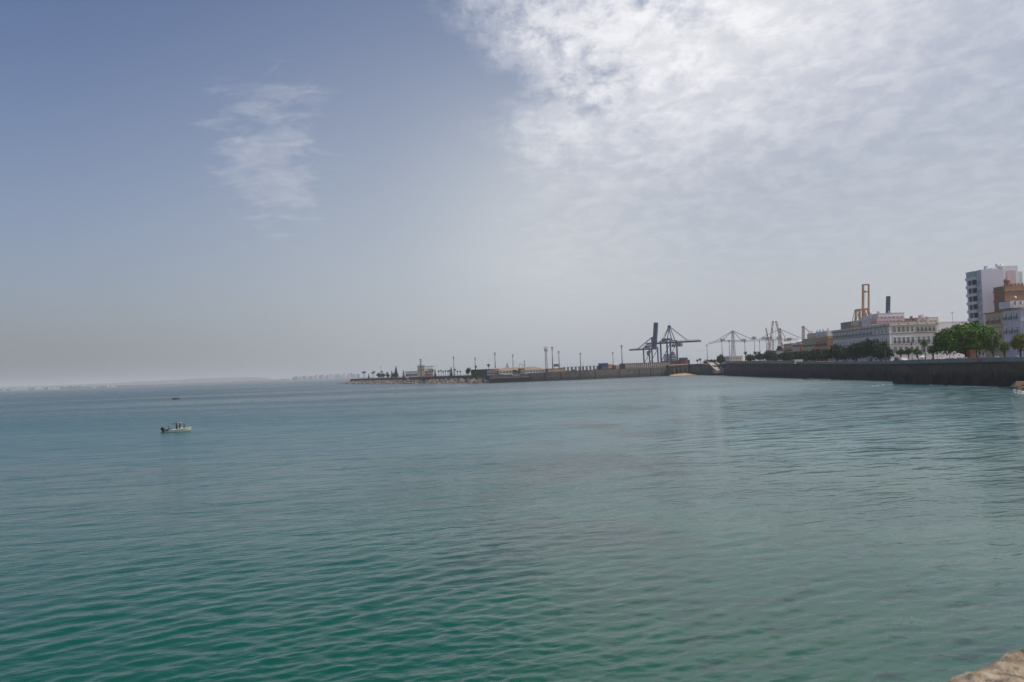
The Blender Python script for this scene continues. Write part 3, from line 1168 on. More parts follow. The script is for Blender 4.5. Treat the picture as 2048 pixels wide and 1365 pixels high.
# ------------------------------------------------------------------ parapet under the photographer, bottom right corner
def near_parapet():
    zt = 7.12
    a = G(1842, 1365, zt)
    b = G(2052, 1268, zt)
    d = (b - a).normalized()
    n = Vector((d.y, -d.x, 0))
    root = empty('stone_parapet', (a.x, a.y, 6.0))
    ext0 = a - d * 3.0
    L = (b - a).length + 9
    nx, ny = 360, 46
    W = 0.75
    vs = []
    for j in range(ny + 1):
        for i in range(nx + 1):
            u = (i / nx) * L
            v = (j / ny)
            # profile: front drop, rounded edge, top
            if v < 0.25:
                w = 0.0
                z = -0.9 + 0.9 * (v / 0.25)
            else:
                w = (v - 0.25) / 0.75 * W
                z = 0.0
            edge = math.exp(-(w / 0.05) ** 2) * 0.04 if v >= 0.25 else 0.0
            p = ext0 + d * u + n * w
            q = Vector((p.x, p.y, 0))
            jag = 0.045 * mnoise.noise(Vector((u * 2.2, 3.1, 0))) + 0.03 * mnoise.noise(Vector((u * 6.0, 1.7, 0))) + 0.012 * mnoise.noise(Vector((u * 17.0, 5.7, 0)))
            rel = 0.034 * mnoise.noise(Vector((p.x * 9, p.y * 9, z * 9))) + 0.020 * mnoise.noise(Vector((p.x * 26, p.y * 26, z * 9))) + 0.006 * mnoise.noise(Vector((p.x * 60, p.y * 60, z * 9)))
            fade = math.exp(-w * 3.5)
            p = p - n * (jag * fade) - n * (rel if v < 0.25 else 0)
            vs.append((p.x - a.x, p.y - a.y, zt - 6.0 + z - edge + (rel if v >= 0.25 else 0)))
    fs = [(j * (nx + 1) + i, j * (nx + 1) + i + 1, (j + 1) * (nx + 1) + i + 1, (j + 1) * (nx + 1) + i) for j in range(ny) for i in range(nx)]
    m = bpy.data.materials.new('mossy_stone')
    m.use_nodes = True
    k = NT(m.node_tree)
    v = k.n('ShaderNodeNewGeometry').outputs['Position']
    A = k.noise(v, 9.0, 8, 0.7)
    B = k.noise(k.mapping(v, (4, 4, 4)), 28.0, 6, 0.7)
    Cc = k.noise(k.mapping(v, (8, 1, 4)), 4.0, 5, 0.6)
    c = k.mix(k.step(A, 0.36, 0.64), (0.09, 0.065, 0.04, 1), (0.42, 0.32, 0.20, 1))
    c = k.mix(k.math('MULTIPLY', k.step(B, 0.42, 0.66), 0.7), c, (0.50, 0.44, 0.34, 1))
    c = k.mix(k.math('MULTIPLY', k.step(Cc, 0.50, 0.62), 0.75), c, (0.20, 0.17, 0.03, 1))
    c = k.mix(k.math('MULTIPLY', k.step(k.noise(k.mapping(v, (2, 6, 9)), 17, 5, 0.7), 0.56, 0.66), 0.7), c, (0.05, 0.035, 0.03, 1))
    p = k.n('ShaderNodeBsdfPrincipled')
    k.set(p, 'Base Color', c)
    k.set(p, 'Roughness', 0.95)
    bn = k.n('ShaderNodeBump', ins={'Strength': 0.8, 'Distance': 0.012, 'Height': k.math('ADD', A, B)})
    k.set(p, 'Normal', bn.outputs[0])
    o = k.n('ShaderNodeOutputMaterial')
    k.t.links.new(p.outputs[0], o.inputs[0])
    mb = MB()
    mb.sm = True
    mb.add(vs, fs)
    mb.build('coping', m, root, fix=True)
    # body of the wall below, down to the water
    e0 = ext0 + n * 0.06
    e1 = ext0 + d * L + n * 0.06
    f1 = e1 + n * (W - 0.1)
    f0 = e0 + n * (W - 0.1)
    pts = [(p.x - a.x, p.y - a.y) for p in (e0, f0, f1, e1)]
    MB().prism(pts, -7.5, zt - 6.0 - 0.06).build('wall', M['bastion'], root, fix=True)
    tag(root, 'rough mossy brown stone parapet in the bottom right corner', 'parapet')


near_parapet()

# ------------------------------------------------------------------ waterfront buildings
ALB = 1.0
M['glass'] = paint('window_glass', (0.045, 0.050, 0.060), 0.25, 0.3, 0.8, spec=0.6)
ALB = 1.32
M['trim_white'] = paint('white_trim', (0.62, 0.60, 0.58), 0.8, 0.08, 0.8, 0.1)
M['iron'] = paint('black_iron', (0.02, 0.02, 0.022), 0.5, 0.1, 1.0)
M['palace'] = paint('white_render', (0.54, 0.51, 0.47), 0.85, 0.10, 0.25, 0.18)
M['ochre'] = paint('ochre_stone_trim', (0.30, 0.23, 0.14), 0.85, 0.15, 0.5, 0.2)
M['roof_white'] = paint('roof_terrace_white', (0.58, 0.54, 0.53), 0.85, 0.12, 0.35, 0.15)
M['roof_pink'] = paint('roof_terrace_pink', (0.50, 0.36, 0.35), 0.85, 0.12, 0.35, 0.15)
M['terracotta'] = paint('terracotta', (0.30, 0.16, 0.11), 0.9, 0.2, 0.6)
M['shutter_red'] = paint('wine_red_trim', (0.20, 0.035, 0.045), 0.7, 0.12, 0.8)


def window_mesh(name, w, h, frame, surround, arched=False, balcony=False, shutters=None):
    """window standing on z=0, centred on x=0, facing -y, wall face at y=0"""
    mb = MB()
    mats = [M['glass'], frame, surround, shutters or frame, M['iron']]
    mb.mat(0).box(-w / 2, w / 2, -0.04, 0.1, 0, h)
    t = 0.09
    mb.mat(1)
    for x in (-w / 2, -t / 2, w / 2 - t):
        mb.box(x, x + t, -0.085, -0.03, 0.0, h)
    for z in (0, h * 0.68, h - t):
        mb.box(-w / 2 + t + 0.004, -t / 2 - 0.004, -0.083, -0.03, z, z + t)
        mb.box(t / 2 + 0.004, w / 2 - t - 0.004, -0.083, -0.03, z, z + t)
    s = 0.2
    mb.mat(2)
    mb.box(-w / 2 - s, -w / 2, -0.15, 0.1, -0.1, h + 0.003)
    mb.box(w / 2, w / 2 + s, -0.15, 0.1, -0.1, h + 0.003)
    if arched:
        ring = []
        n = 8
        out = [((w / 2 + s) * math.cos(math.pi * i / n), (w * 0.42 + s) * math.sin(math.pi * i / n)) for i in range(n + 1)]
        vs = [(x, -0.15, h + 0.01 + z) for x, z in out] + [(x, 0.1, h + 0.01 + z) for x, z in out]
        N = len(out)
        fs = [tuple(range(N)), tuple(range(2 * N - 1, N - 1, -1))] + [(i, N + i, N + (i + 1) % N, (i + 1) % N) for i in range(N)]
        mb.add(vs, fs)
        mb.mat(0)
        out = [((w / 2) * math.cos(math.pi * i / n), (w * 0.38) * math.sin(math.pi * i / n)) for i in range(n + 1)]
        vs = [(x, -0.16, h + 0.02 + z) for x, z in out] + [(x, -0.14, h + 0.02 + z) for x, z in out]
        mb.add(vs, [tuple(range(N))])
    else:
        mb.box(-w / 2 - s - 0.08, w / 2 + s + 0.08, -0.24, 0.1, h + 0.01, h + 0.28)
    if not balcony:
        mb.mat(2).box(-w / 2 - s - 0.06, w / 2 + s + 0.06, -0.26, 0.1, -0.26, -0.104)
    if shutters:
        mb.mat(3)
        mb.box(-w / 2 - 0.02, -w / 2 + w * 0.16, -0.19, -0.09, 0.03, h - 0.03)
        mb.box(w / 2 - w * 0.16, w / 2 + 0.02, -0.19, -0.09, 0.03, h - 0.03)
    me_o = mb.build(name, mats)
    me = me_o.data
    bpy.data.objects.remove(me_o)
    bal = None
    if balcony:
        b = MB()
        b.mat(0).box(-w / 2 - 0.55, w / 2 + 0.55, -0.75, -0.0, -0.24, -0.08)
        b.mat(1)
        for z in (0.02, 0.95):
            b.box(-w / 2 - 0.5, w / 2 + 0.5, -0.72, -0.67, z, z + 0.05)
            b.box(-w / 2 - 0.5, -w / 2 - 0.45, -0.665, -0.05, z, z + 0.05)
            b.box(w / 2 + 0.45, w / 2 + 0.5, -0.665, -0.05, z, z + 0.05)
        n = int((w + 1.0) / 0.16)
        for i in range(n + 1):
            x = -w / 2 - 0.49 + i * (w + 0.96) / n
            b.box(x, x + 0.028, -0.71, -0.68, -0.08, 0.95)
        o = b.build('balcony', [surround, M['iron']])
        bal = o.data
        bpy.data.objects.remove(o)
    return me, bal


def put_windows(root, me, bal, face, a, b, fixed, z, n, skip=(), base=(0, 0, 0), bal_at=None):
    """row of n windows; face 'W' looks to -x, 'S' looks to -y; a..b along the face"""
    for i in range(n):
        if i in skip:
            continue
        t = a + (b - a) * (i + 0.5) / n
        o = bpy.data.objects.new('window', me)
        COL.objects.link(o)
        o.parent = root
        if face == 'W':
            loc = (fixed - base[0], t - base[1], z)
            rz = R(-90)
        else:
            loc = (t - base[0], fixed - base[1], z)
            rz = 0.0
        o.location = loc
        o.rotation_euler = (0, 0, rz)
        if bal is not None and (bal_at is None or i in bal_at):
            q = bpy.data.objects.new('balcony', bal)
            COL.objects.link(q)
            q.parent = o


def cornice(root, x0, x1, y0, y1, z, h, out, mat, name='cornice', base=(0, 0)):
    """band running round the west and south faces, plus the other sides"""
    bx, by = base
    mb = MB()
    mb.box(x0 - out - bx, x0 + 0.05 - bx, y0 - out - by, y1 + out - by, z, z + h)
    mb.box(x0 + 0.052 - bx, x1 + out - bx, y0 - out - by, y0 + 0.05 - by, z, z + h)
    mb.box(x1 - 0.05 - bx, x1 + out - bx, y0 + 0.052 - by, y1 + out - by, z, z + h)
    return mb.build(name, mat, root)


def house(label, cat, x0, x1, y0, y1, z1, wall, roofmat=None, name='town_house', z0=5.0):
    root = empty(name, (x0, y0, z0))
    root_base = (x0, y0)
    MB().box(0, x1 - x0, 0, y1 - y0, 0, z1 - z0).build('wall', wall, root)
    if roofmat:
        MB().box(0.35, x1 - x0 - 0.35, 0.35, y1 - y0 - 0.35, z1 - z0 - 0.05, z1 - z0 + 0.03).build('roof', roofmat, root)
    tag(root, label, cat)
    return root


def parapet(root, w, d, z, h, mat, pil=None, step=4.2, t=0.35):
    mb = MB()
    mb.box(0, t, 0, d, z, z + h)
    mb.box(t + 0.002, w, 0, t, z, z + h)
    mb.box(w - t, w, t + 0.002, d, z, z + h)
    mb.box(t + 0.002, w - t - 0.002, d - t, d, z, z + h)
    mb.box(-0.08, t + 0.06, -0.08, d + 0.08, z + h + 0.002, z + h + 0.16)
    mb.box(t + 0.062, w + 0.08, -0.08, t + 0.06, z + h + 0.002, z + h + 0.16)
    if pil:
        p = mb.mat(1)
        n = max(2, int(d / step))
        for i in range(n + 1):
            y = -0.06 + i * (d - 0.5) / n
            p.box(-0.1, t - 0.1, y, y + 0.55, z + 0.02, z + h - 0.02)
        n = max(2, int(w / step))
        for i in range(1, n + 1):
            x = -0.06 + i * (w - 0.5) / n
            p.box(x, x + 0.55, -0.1, t - 0.1, z + 0.02, z + h - 0.02)
    mb.build('parapet', [mat, pil or mat], root)


# ---- the long white palace
def palace():
    x0, y0, y1 = 174.0, 370.0, 436.0
    x1 = XatY(1876, y0, 680)
    zc = D(1783, 653.5, y0).z
    zp = D(1783, 647.5, y0).z
    z0 = 5.0
    root = house('long white waterfront palace with ochre string courses and two rows of tall windows', 'palace', x0, x1, y0, y1, zp - 0.9, M['palace'], M['paving'], 'palace')
    w, d = x1 - x0, y1 - y0
    for z, h, o in ((zc, 0.55, 0.45), (D(1783, 669, y0).z, 0.35, 0.2), (D(1783, 690.5, y0).z, 0.35, 0.2)):
        cornice(root, 0, w, 0, d, z - z0, h, o, M['ochre'])
    parapet(root, w, d, zp - 0.9 - z0 + 0.01, 0.9, M['palace'], M['ochre'])
    # corner strips
    MB().box(-0.14, 0.5, -0.14, 0.5, 0.5, zc - z0 - 0.01).build('corner_strip', M['trim_white'], root)
    MB().box(w - 0.5, w + 0.14, -0.14, 0.5, 0.5, zc - z0 - 0.01).build('corner_strip', M['trim_white'], root)
    zt, zm = D(1783, 665.5, y0).z - z0, D(1783, 688.2, y0).z - z0
    zg = D(1783, 708, y0).z - z0
    A, Ab = window_mesh('window_arched', 1.25, 1.95, M['trim_white'], M['palace'], True)
    B, Bb = window_mesh('window_tall', 1.2, 2.3, M['trim_white'], M['palace'], False, True)
    C_, Cb = window_mesh('window_french', 1.3, 2.9, M['trim_white'], M['trim_white'], False, True)
    Gd, Gb = window_mesh('window_ground', 1.5, 2.4, M['trim_white'], M['palace'], True)
    put_windows(root, B, Bb, 'W', 16.5, d - 1.0, 0.0, zt, 12)
    put_windows(root, A, None, 'W', 1.5, 16.5, 0.0, zt, 4)
    put_windows(root, C_, Cb, 'W', 1.5, d - 1.0, 0.0, zm, 16)
    put_windows(root, A, None, 'S', 1.2, w * 0.52, 0.0, zt, 5)
    put_windows(root, B, Bb, 'S', w * 0.55, w - 0.8, 0.0, zt, 5)
    put_windows(root, C_, Cb, 'S', 1.2, w * 0.52, 0.0, zm, 5)
    put_windows(root, C_, Cb, 'S', w * 0.55, w - 0.8, 0.0, zm, 4)
    put_windows(root, Gd, None, 'S', 1.0, w - 1.0, 0.0, zg, 8)
    put_windows(root, Gd, None, 'W', 1.0, d - 1.0, 0.0, zg, 14)
    # roof terrace rooms and chimneys on the palace roof
    return root


palace()


def rooftop(px0, px1, pyt, pyb, Y, depth, mat, label, cat='roof house', nwin=0, name='roof_house', chim=(), slope=0.0, wm=None):
    """house whose upper part shows above the palace; built down to the ground"""
    x0, x1 = XatY(px0, Y, (pyt + pyb) / 2), XatY(px1, Y, (pyt + pyb) / 2)
    zt = D((px0 + px1) / 2, pyt, Y).z
    zb = D((px0 + px1) / 2, pyb, Y).z
    root = house(label, cat, x0, x1, Y, Y + depth, zt, mat, M['paving'], name)
    w = x1 - x0
    parapet(root, w, depth, zt - 5.0 + 0.01, 0.7, mat, None, t=0.3)
    if nwin:
        me, _ = window_mesh('window_small', 0.95, 1.25, wm or M['trim_white'], mat)
        put_windows(root, me, None, 'S', 0.5, w - 0.5, 0.0, (zb + zt) / 2 - 5.0 - 0.4, nwin)
        put_windows(root, me, None, 'W', 0.8, depth - 0.8, 0.0, (zb + zt) / 2 - 5.0 - 0.4, max(1, int(depth / 3.2)))
    for cx in chim:
        c = MB().box(w * cx - 0.45, w * cx + 0.45, 1.0, 1.9, zt - 5.0, zt - 5.0 + 1.7)
        c.box(w * cx - 0.6, w * cx + 0.6, 0.85, 2.05, zt - 5.0 + 1.702, zt - 5.0 + 1.95)
        c.build('chimney', mat, root)
    return root


M['dull_green'] = paint('grey_green_render', (0.23, 0.24, 0.22), 0.9, 0.2, 0.4, 0.3)
M['cream'] = paint('cream_render', (0.52, 0.46, 0.36), 0.85, 0.12, 0.3, 0.15)
M['brown_tile'] = paint('brown_roof', (0.24, 0.17, 0.14), 0.9, 0.2, 0.5)
rooftop(1702, 1726, 646, 656, 446, 14, M['dull_green'], 'grey green block behind the left end of the palace roof', nwin=2)
rooftop(1726, 1742, 642.5, 654, 444, 12, M['roof_white'], 'pale roof terrace room between the grey green block and the stepped pink house', nwin=2)
rooftop(1742, 1757, 634, 650, 416, 10, M['roof_white'], 'narrow white house under the foot of the yellow crane', nwin=1, chim=(0.2,))
rooftop(1757, 1809, 629.5, 644, 410, 12, M['roof_white'], 'long white upper house with pinkish wall above the palace roof, nearest the dark upright boom', nwin=6, chim=(0.06, 0.5))
rooftop(1754, 1809, 639.5, 650, 398, 8, M['roof_pink'], 'long pink roof terrace house in front of the white upper house', nwin=7)
rooftop(1809, 1836, 640.5, 650, 400, 9, M['brown_tile'], 'brown pergola house on the palace roof with a tall chimney', nwin=3, chim=(0.62,))
rooftop(1836, 1856, 638.5, 648, 396, 10, M['roof_pink'], 'reddish brown house above the right half of the palace', nwin=2, chim=(0.35,))
rooftop(1856, 1877, 638, 650, 425, 12, M['cream'], 'cream house above the right corner of the palace', nwin=2)
rooftop(1877, 1936, 647, 668, 400, 16, M['roof_white'], 'wide white house right of the palace behind the big tree')


def low_terrace_rooms():
    # small things standing on the palace roof
    z = D(1783, 647.5, 370).z - 0.9
    for i, (x, y, w, d, h, mt) in enumerate([(176.5, 415, 4, 8, 2.2, M['terracotta']), (178, 396, 5, 6, 2.0, M['roof_white']), (186, 378, 4, 4, 1.9, M['cream'])]):
        root = empty('roof_hut', (x, y, z))
        MB().box(0, w, 0, d, 0.02, h).build('wall', mt, root)
        MB().box(-0.2, w + 0.2, -0.2, d + 0.2, h + 0.002, h + 0.18).build('roof', M['brown_tile'], root)
        tag(root, ['terracotta stair hut on the far left end of the palace roof', 'white stair hut half way along the palace roof',
                   'cream stair hut at the near end of the palace roof'][i], 'hut')
    # aerials
    for i, (px, py0, py1, Y) in enumerate([(1845, 629, 640, 385), (1905.5, 624, 644, 396), (1854, 633, 642, 390)]):
        a, b = D(px, py1, Y), D(px, py0, Y)
        root = empty('roof_aerial', a)
        MB().tube([(0, 0, -1.5), (0, 0, b.z - a.z)], 0.07, 5).build('pole', M['iron'], root)
        m = MB()
        for k in range(4):
            m.bar((-1.1 + k * 0.15, 0, b.z - a.z - 0.15 - k * 0.3), (1.1 - k * 0.15, 0, b.z - a.z - 0.15 - k * 0.3), 0.06)
        m.build('rods', M['iron'], root)
        tag(root, ['television aerial above the reddish brown roof house', 'tall lone television aerial on the wide white house behind the big tree',
                   'shorter television aerial at the cream house'][i], 'aerial')


low_terrace_rooms()


# ---- the row of coloured houses beyond the palace
def row_houses():
    # peach and wine red house
    x0, y0, y1 = 180.7, 459.0, 479.0
    peach = paint('peach_render', (0.56, 0.30, 0.16), 0.85, 0.12, 0.3, 0.12)
    creamy = paint('pale_grey_cream', (0.42, 0.34, 0.27), 0.85, 0.12, 0.3, 0.15)
    zt = D(1660, 674.5, y0).z
    r = house('peach house with wine red window surrounds just left of the palace', 'house', x0, x0 + 14, y0, y1, zt, peach, M['paving'])
    cornice(r, 0, 14, 0, 20, zt - 5 - 0.9, 0.5, 0.4, M['ochre'])
    cornice(r, 0, 14, 0, 20, zt - 5 - 5.2, 0.3, 0.25, M['shutter_red'])
    parapet(r, 14, 20, zt - 5 + 0.01, 0.5, peach)
    W, Wb = window_mesh('window_wine', 1.15, 2.4, M['trim_white'], M['shutter_red'], False, True)
    put_windows(r, W, Wb, 'W', 1.5, 19.5, 0.0, zt - 5 - 4.4, 6)
    put_windows(r, W, Wb, 'W', 1.5, 19.5, 0.0, zt - 5 - 8.9, 6)
    put_windows(r, W, None, 'W', 1.5, 19.5, 0.0, zt - 5 - 13.2, 6)
    # white attic with two square windows
    zz = D(1650, 662.5, 466).z
    a = house('white attic block with two square windows on top of the peach house', 'roof house', x0 + 1.2, x0 + 12, 463, 481, zz, M['roof_white'], M['paving'], 'roof_house', z0=zt + 0.02)
    sq, _ = window_mesh('window_square', 1.5, 1.4, M['trim_white'], M['roof_white'])
    put_windows(a, sq, None, 'W', 1.0, 17, 0.0, 0.9, 2)
    c = MB()
    for (x, y) in ((0.6, 1.0), (0.6, 7.5), (0.6, 13), (4, 16.5)):
        c.box(x, x + 0.7, y, y + 0.9, zz - zt - 0.1, zz - zt + 1.3)
    c.build('chimney', M['roof_white'], a)
    # cream house
    y0, y1 = 479.6, 502.0
    yel = paint('straw_render', (0.42, 0.34, 0.19), 0.85, 0.14, 0.3, 0.2)
    zt = D(1628, 678.2, y0).z
    r = house('straw yellow house with dark balconies between the peach and the red house', 'house', x0 + 0.4, x0 + 14, y0, y1, zt, yel, M['paving'])
    cornice(r, 0, 13.6, 0, y1 - y0, zt - 5 - 0.9, 0.45, 0.4, M['ochre'])
    cornice(r, 0, 13.6, 0, y1 - y0, zt - 5 - 5.0, 0.3, 0.2, M['trim_white'])
    parapet(r, 13.6, y1 - y0, zt - 5 + 0.01, 0.5, yel)
    V, Vb = window_mesh('window_straw', 1.1, 2.3, M['trim_white'], yel, False, True)
    put_windows(r, V, Vb, 'W', 1.0, 21.5, 0.0, zt - 5 - 4.3, 7)
    put_windows(r, V, Vb, 'W', 1.0, 21.5, 0.0, zt - 5 - 8.7, 7)
    put_windows(r, V, None, 'W', 1.0, 21.5, 0.0, zt - 5 - 12.9, 7)
    zz = D(1630, 667, 492).z
    a = house('pinkish attic block with chimneys on top of the straw yellow house', 'roof house', x0 + 3, x0 + 13, 484, 500, zz, M['roof_pink'], M['paving'], 'roof_house', z0=zt + 0.02)
    put_windows(a, sq, None, 'W', 1.0, 15, 0.0, 0.7, 3)
    c = MB()
    for (x, y) in ((0.6, 1.0), (0.6, 9.5), (0.6, 14)):
        c.box(x, x + 0.7, y, y + 0.9, zz - zt - 0.1, zz - zt + 1.5)
    c.build('chimney', M['roof_white'], a)
    # red house
    x0, y0, y1 = 183.3, 510.5, 526.0
    red = paint('brick_red_render', (0.34, 0.075, 0.05), 0.85, 0.14, 0.4, 0.1)
    zt = D(1603, 687, y0).z
    r = house('brick red house with white window bays between two yellow houses', 'house', x0, x0 + 12, y0, y1, zt, red, M['paving'])
    cornice(r, 0, 12, 0, y1 - y0, zt - 5 - 0.6, 0.45, 0.35, M['trim_white'])
    cornice(r, 0, 12, 0, y1 - y0, zt - 5 - 2.4, 0.16, 0.12, M['trim_white'])
    cornice(r, 0, 12, 0, y1 - y0, zt - 5 - 7.0, 0.2, 0.12, M['trim_white'])
    U, _ = window_mesh('window_bay', 1.1, 3.6, M['trim_white'], M['trim_white'])
    put_windows(r, U, None, 'W', 1.6, 15.2, 0.0, zt - 5 - 6.4, 6)
    put_windows(r, U, None, 'W', 1.6, 15.2, 0.0, zt - 5 - 11.6, 6)
    # white gable roof room
    zz = zt + 2.3
    g = MB()
    g.box(1.5, 9, 1, 13, zt - 5 + 0.05, zt - 5 + 1.2)
    g.add([(1.2, 0.7, zt - 5 + 1.2), (9.3, 0.7, zt - 5 + 1.2), (9.3, 13.3, zt - 5 + 1.2), (1.2, 13.3, zt - 5 + 1.2), (5.2, 0.7, zt - 5 + 2.6), (5.2, 13.3, zt - 5 + 2.6)],
          [(0, 1, 4), (3, 5, 2), (1, 2, 5, 4), (0, 4, 5, 3), (0, 3, 2, 1)])
    g.build('roof_room', M['roof_white'], r, fix=True)
    # pale yellow end house
    y0, y1 = 526.6, 544.0
    yel2 = paint('lemon_render', (0.44, 0.37, 0.24), 0.85, 0.14, 0.3, 0.2)
    zt = D(1583, 688.5, y0).z
    r = house('small pale yellow house at the far left end of the coloured row', 'house', x0 + 0.3, x0 + 12, y0, y1, zt, yel2, M['paving'])
    cornice(r, 0, 11.7, 0, y1 - y0, zt - 5 - 0.6, 0.4, 0.35, M['terracotta'])
    parapet(r, 11.7, y1 - y0, zt - 5 + 0.01, 0.4, yel2)
    T_, Tb = window_mesh('window_lemon', 1.1, 2.5, M['ochre'], yel2, False, True)
    put_windows(r, T_, Tb, 'W', 1.0, 16.5, 0.0, zt - 5 - 4.6, 5)
    put_windows(r, T_, None, 'W', 1.0, 16.5, 0.0, zt - 5 - 9.4, 5)
    # low pavilion
    Y = 552.0
    x0, x1 = XatY(1555.5, Y), XatY(1571, Y)
    zt = D(1562, 703, Y).z
    r = house('low grey pavilion with flat brown roof left of the coloured row', 'pavilion', x0, x1 + 6, Y, Y + 12, zt, M['roof_white'], None, 'pavilion')
    MB().box(-0.5, x1 - x0 + 6.5, -0.5, 12.5, zt - 5 + 0.002, zt - 5 + 0.7).build('roof', M['brown_tile'], r)
    me, _ = window_mesh('window_pavilion', 1.2, 1.5, M['trim_white'], M['roof_white'])
    put_windows(r, me, None, 'S', 0.5, x1 - x0 + 5, 0.0, zt - 5 - 2.8, 4)
    # beige shed near the corner of the sea wall
    Y = 590.0
    x0, x1 = XatY(1459.5, Y), XatY(1486, Y)
    zt = D(1470, 713, Y).z
    r = house('beige flat roofed shed above the far corner of the long sea wall', 'shed', x0, x1, Y, Y + 12, zt, M['cream'], None, 'shed')
    MB().box(-0.3, x1 - x0 + 0.3, -0.3, 12.3, zt - 5 + 0.002, zt - 5 + 0.3).build('roof', M['roof_white'], r)
    put_windows(r, me, None, 'S', 0.8, x1 - x0 - 0.8, 0.0, zt - 5 - 2.4, 5)
    # pale box on the sea wall promenade
    Y = 400.0
    x0, x1 = XatY(1584, Y, 722), XatY(1605.5, Y, 722)
    a, b = D(1595, 719.5, Y).z, D(1595, 723.5, Y).z
    r = empty('kiosk', (x0, Y, b - 0.4))
    MB().box(1.2, x1 - x0, 0, 2.2, 0, a - b + 0.3).build('wall', paint('kiosk_cream', (0.62, 0.52, 0.42), 0.8, 0.08, 1.0), r)
    MB().box(1.0, x1 - x0 + 0.2, -0.2, 2.4, a - b + 0.302, a - b + 0.42).build('roof', M['roof_white'], r)
    me, _ = window_mesh('window_kiosk', 0.5, 0.45, M['trim_white'], M['trim_white'])
    put_windows(r, me, None, 'S', 1.2, (x1 - x0), 0.0, 0.25, 3)
    tag(r, 'low cream kiosk just behind the parapet where the white balustrade ends', 'kiosk')


row_houses()


# ---- apartment tower
def tower():
    Y = 292.0
    x0 = D(1967.5, 640, Y).x
    x1 = D(2012, 620, Y).x
    x2 = D(2041, 600, Y).x
    z0 = 5.0
    zt = D(1985, 539, Y).z
    root = empty('apartment_tower', (x0, Y, z0))
    grey = paint('tower_grey_render', (0.50, 0.49, 0.53), 0.85, 0.06, 0.12, 0.1)
    pink = paint('tower_pink_render', (0.68, 0.60, 0.60), 0.85, 0.07, 0.15, 0.08)  # pink wall, with the sun on this face lightened into the paint
    balw = paint('balcony_white', (0.62, 0.58, 0.56), 0.8, 0.08, 0.4, 0.12)
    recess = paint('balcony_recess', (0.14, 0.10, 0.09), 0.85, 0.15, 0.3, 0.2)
    H = zt - z0
    w = x1 - x0
    MB().prism([(0, 0), (w, 0), (w, 14), (2.5, 14), (2.5, 8.9), (0.6, 8.9), (0.6, 3.0), (0, 3.0)], 0, H).build('wall', grey, root, fix=True)
    MB().box(w + 0.002, x2 - x0, 0.5, 15, 0, H + 1.1).build('wing', pink, root)
    pnl = MB().box(w + 1.2, x2 - x0 - 0.9, 0.35, 0.49, 3, H - 0.6).build('wing_panel', paint('wing_panel_rose', (0.50, 0.40, 0.40), 0.85, 0.08, 0.2, 0.1), root)
    MB().box(x2 - x0 + 0.003, x2 - x0 + 2.2, 1.5, 15, 0, H - 1.0).build('rear_wing', paint('rear_green', (0.42, 0.47, 0.45), 0.85, 0.1, 0.3, 0.1), root)
    # inner face of the balconies
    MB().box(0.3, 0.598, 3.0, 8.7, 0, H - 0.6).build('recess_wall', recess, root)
    # roof equipment
    r = MB()
    r.box(2.4, 3.2, 1.0, 2.2, H, H + 1.4)
    r.box(5.2, w + 3.4, 2.0, 9, H, H + 0.7)
    r.build('roof_room', grey, root)
    r = MB()
    for x in (w - 0.4, w + 0.9):
        r.tube([(x, 3, H + 1.1), (x, 3, H + 2.2)], 0.7, 8)
    r.build('chimney', pink, root)
    fl = 3.03
    ztop = D(1967, 500 + 320 / 5.69, Y).z - z0
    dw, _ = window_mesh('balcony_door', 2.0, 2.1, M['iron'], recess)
    sw, _ = window_mesh('small_window', 0.8, 1.2, balw, grey)
    ac = MB()
    ac.mat(0).box(-0.4, 0.4, -0.35, 0, 0, 0.6)
    ac.mat(1).box(-0.25, 0.25, -0.37, -0.352, 0.08, 0.52)
    aco = ac.build('air_conditioner', [balw, M['iron']])
    acm = aco.data
    bpy.data.objects.remove(aco)
    for k in range(10):
        z = ztop - k * fl
        if z < 2:
            break
        b = MB()
        b.box(-1.0, 0.29, 3.0, 8.7, z - 0.22, z)
        b.box(-1.0, -0.85, 3.02, 8.68, z + 0.002, z + 0.85)
        b.box(-0.848, 0.29, 8.5, 8.68, z + 0.002, z + 0.85)
        b.box(-0.848, -0.05, 3.02, 3.2, z + 0.002, z + 0.85)
        b.build('balcony', balw, root)
        b = MB()
        b.box(-0.4, 0.28, 5.9, 6.05, z + 0.004, z + fl - 0.26)
        b.build('dividing_wall', balw, root)
        for yy in (4.6, 7.4):
            o = bpy.data.objects.new('window', dw)
            COL.objects.link(o)
            o.parent = root
            o.location = (0.3, yy, z + 0.12)
            o.rotation_euler = (0, 0, R(-90))
        if k:
            for yy in (0.9, 2.1):
                o = bpy.data.objects.new('window', sw)
                COL.objects.link(o)
                o.parent = root
                o.location = (0.0, yy, z + 0.9)
                o.rotation_euler = (0, 0, R(-90))
            o = bpy.data.objects.new('air_conditioner', acm)
            COL.objects.link(o)
            o.parent = root
            o.location = (0.0, 1.5, z + 0.1)
            o.rotation_euler = (0, 0, R(-90))
    # glazed top storey
    g = MB().box(-0.55, 0.298, 3.0, 8.7, ztop + 0.86, H - 0.3)
    g.build('glazing', paint('greenish_glazing', (0.30, 0.38, 0.35), 0.3, 0.15, 0.6), root)
    MB().box(-0.65, 0.598, 2.99, 8.89, H - 0.298, H - 0.02).build('roof_edge', balw, root)
    tag(root, 'tall grey apartment tower with white balconies on its left side', 'apartment tower')


tower()


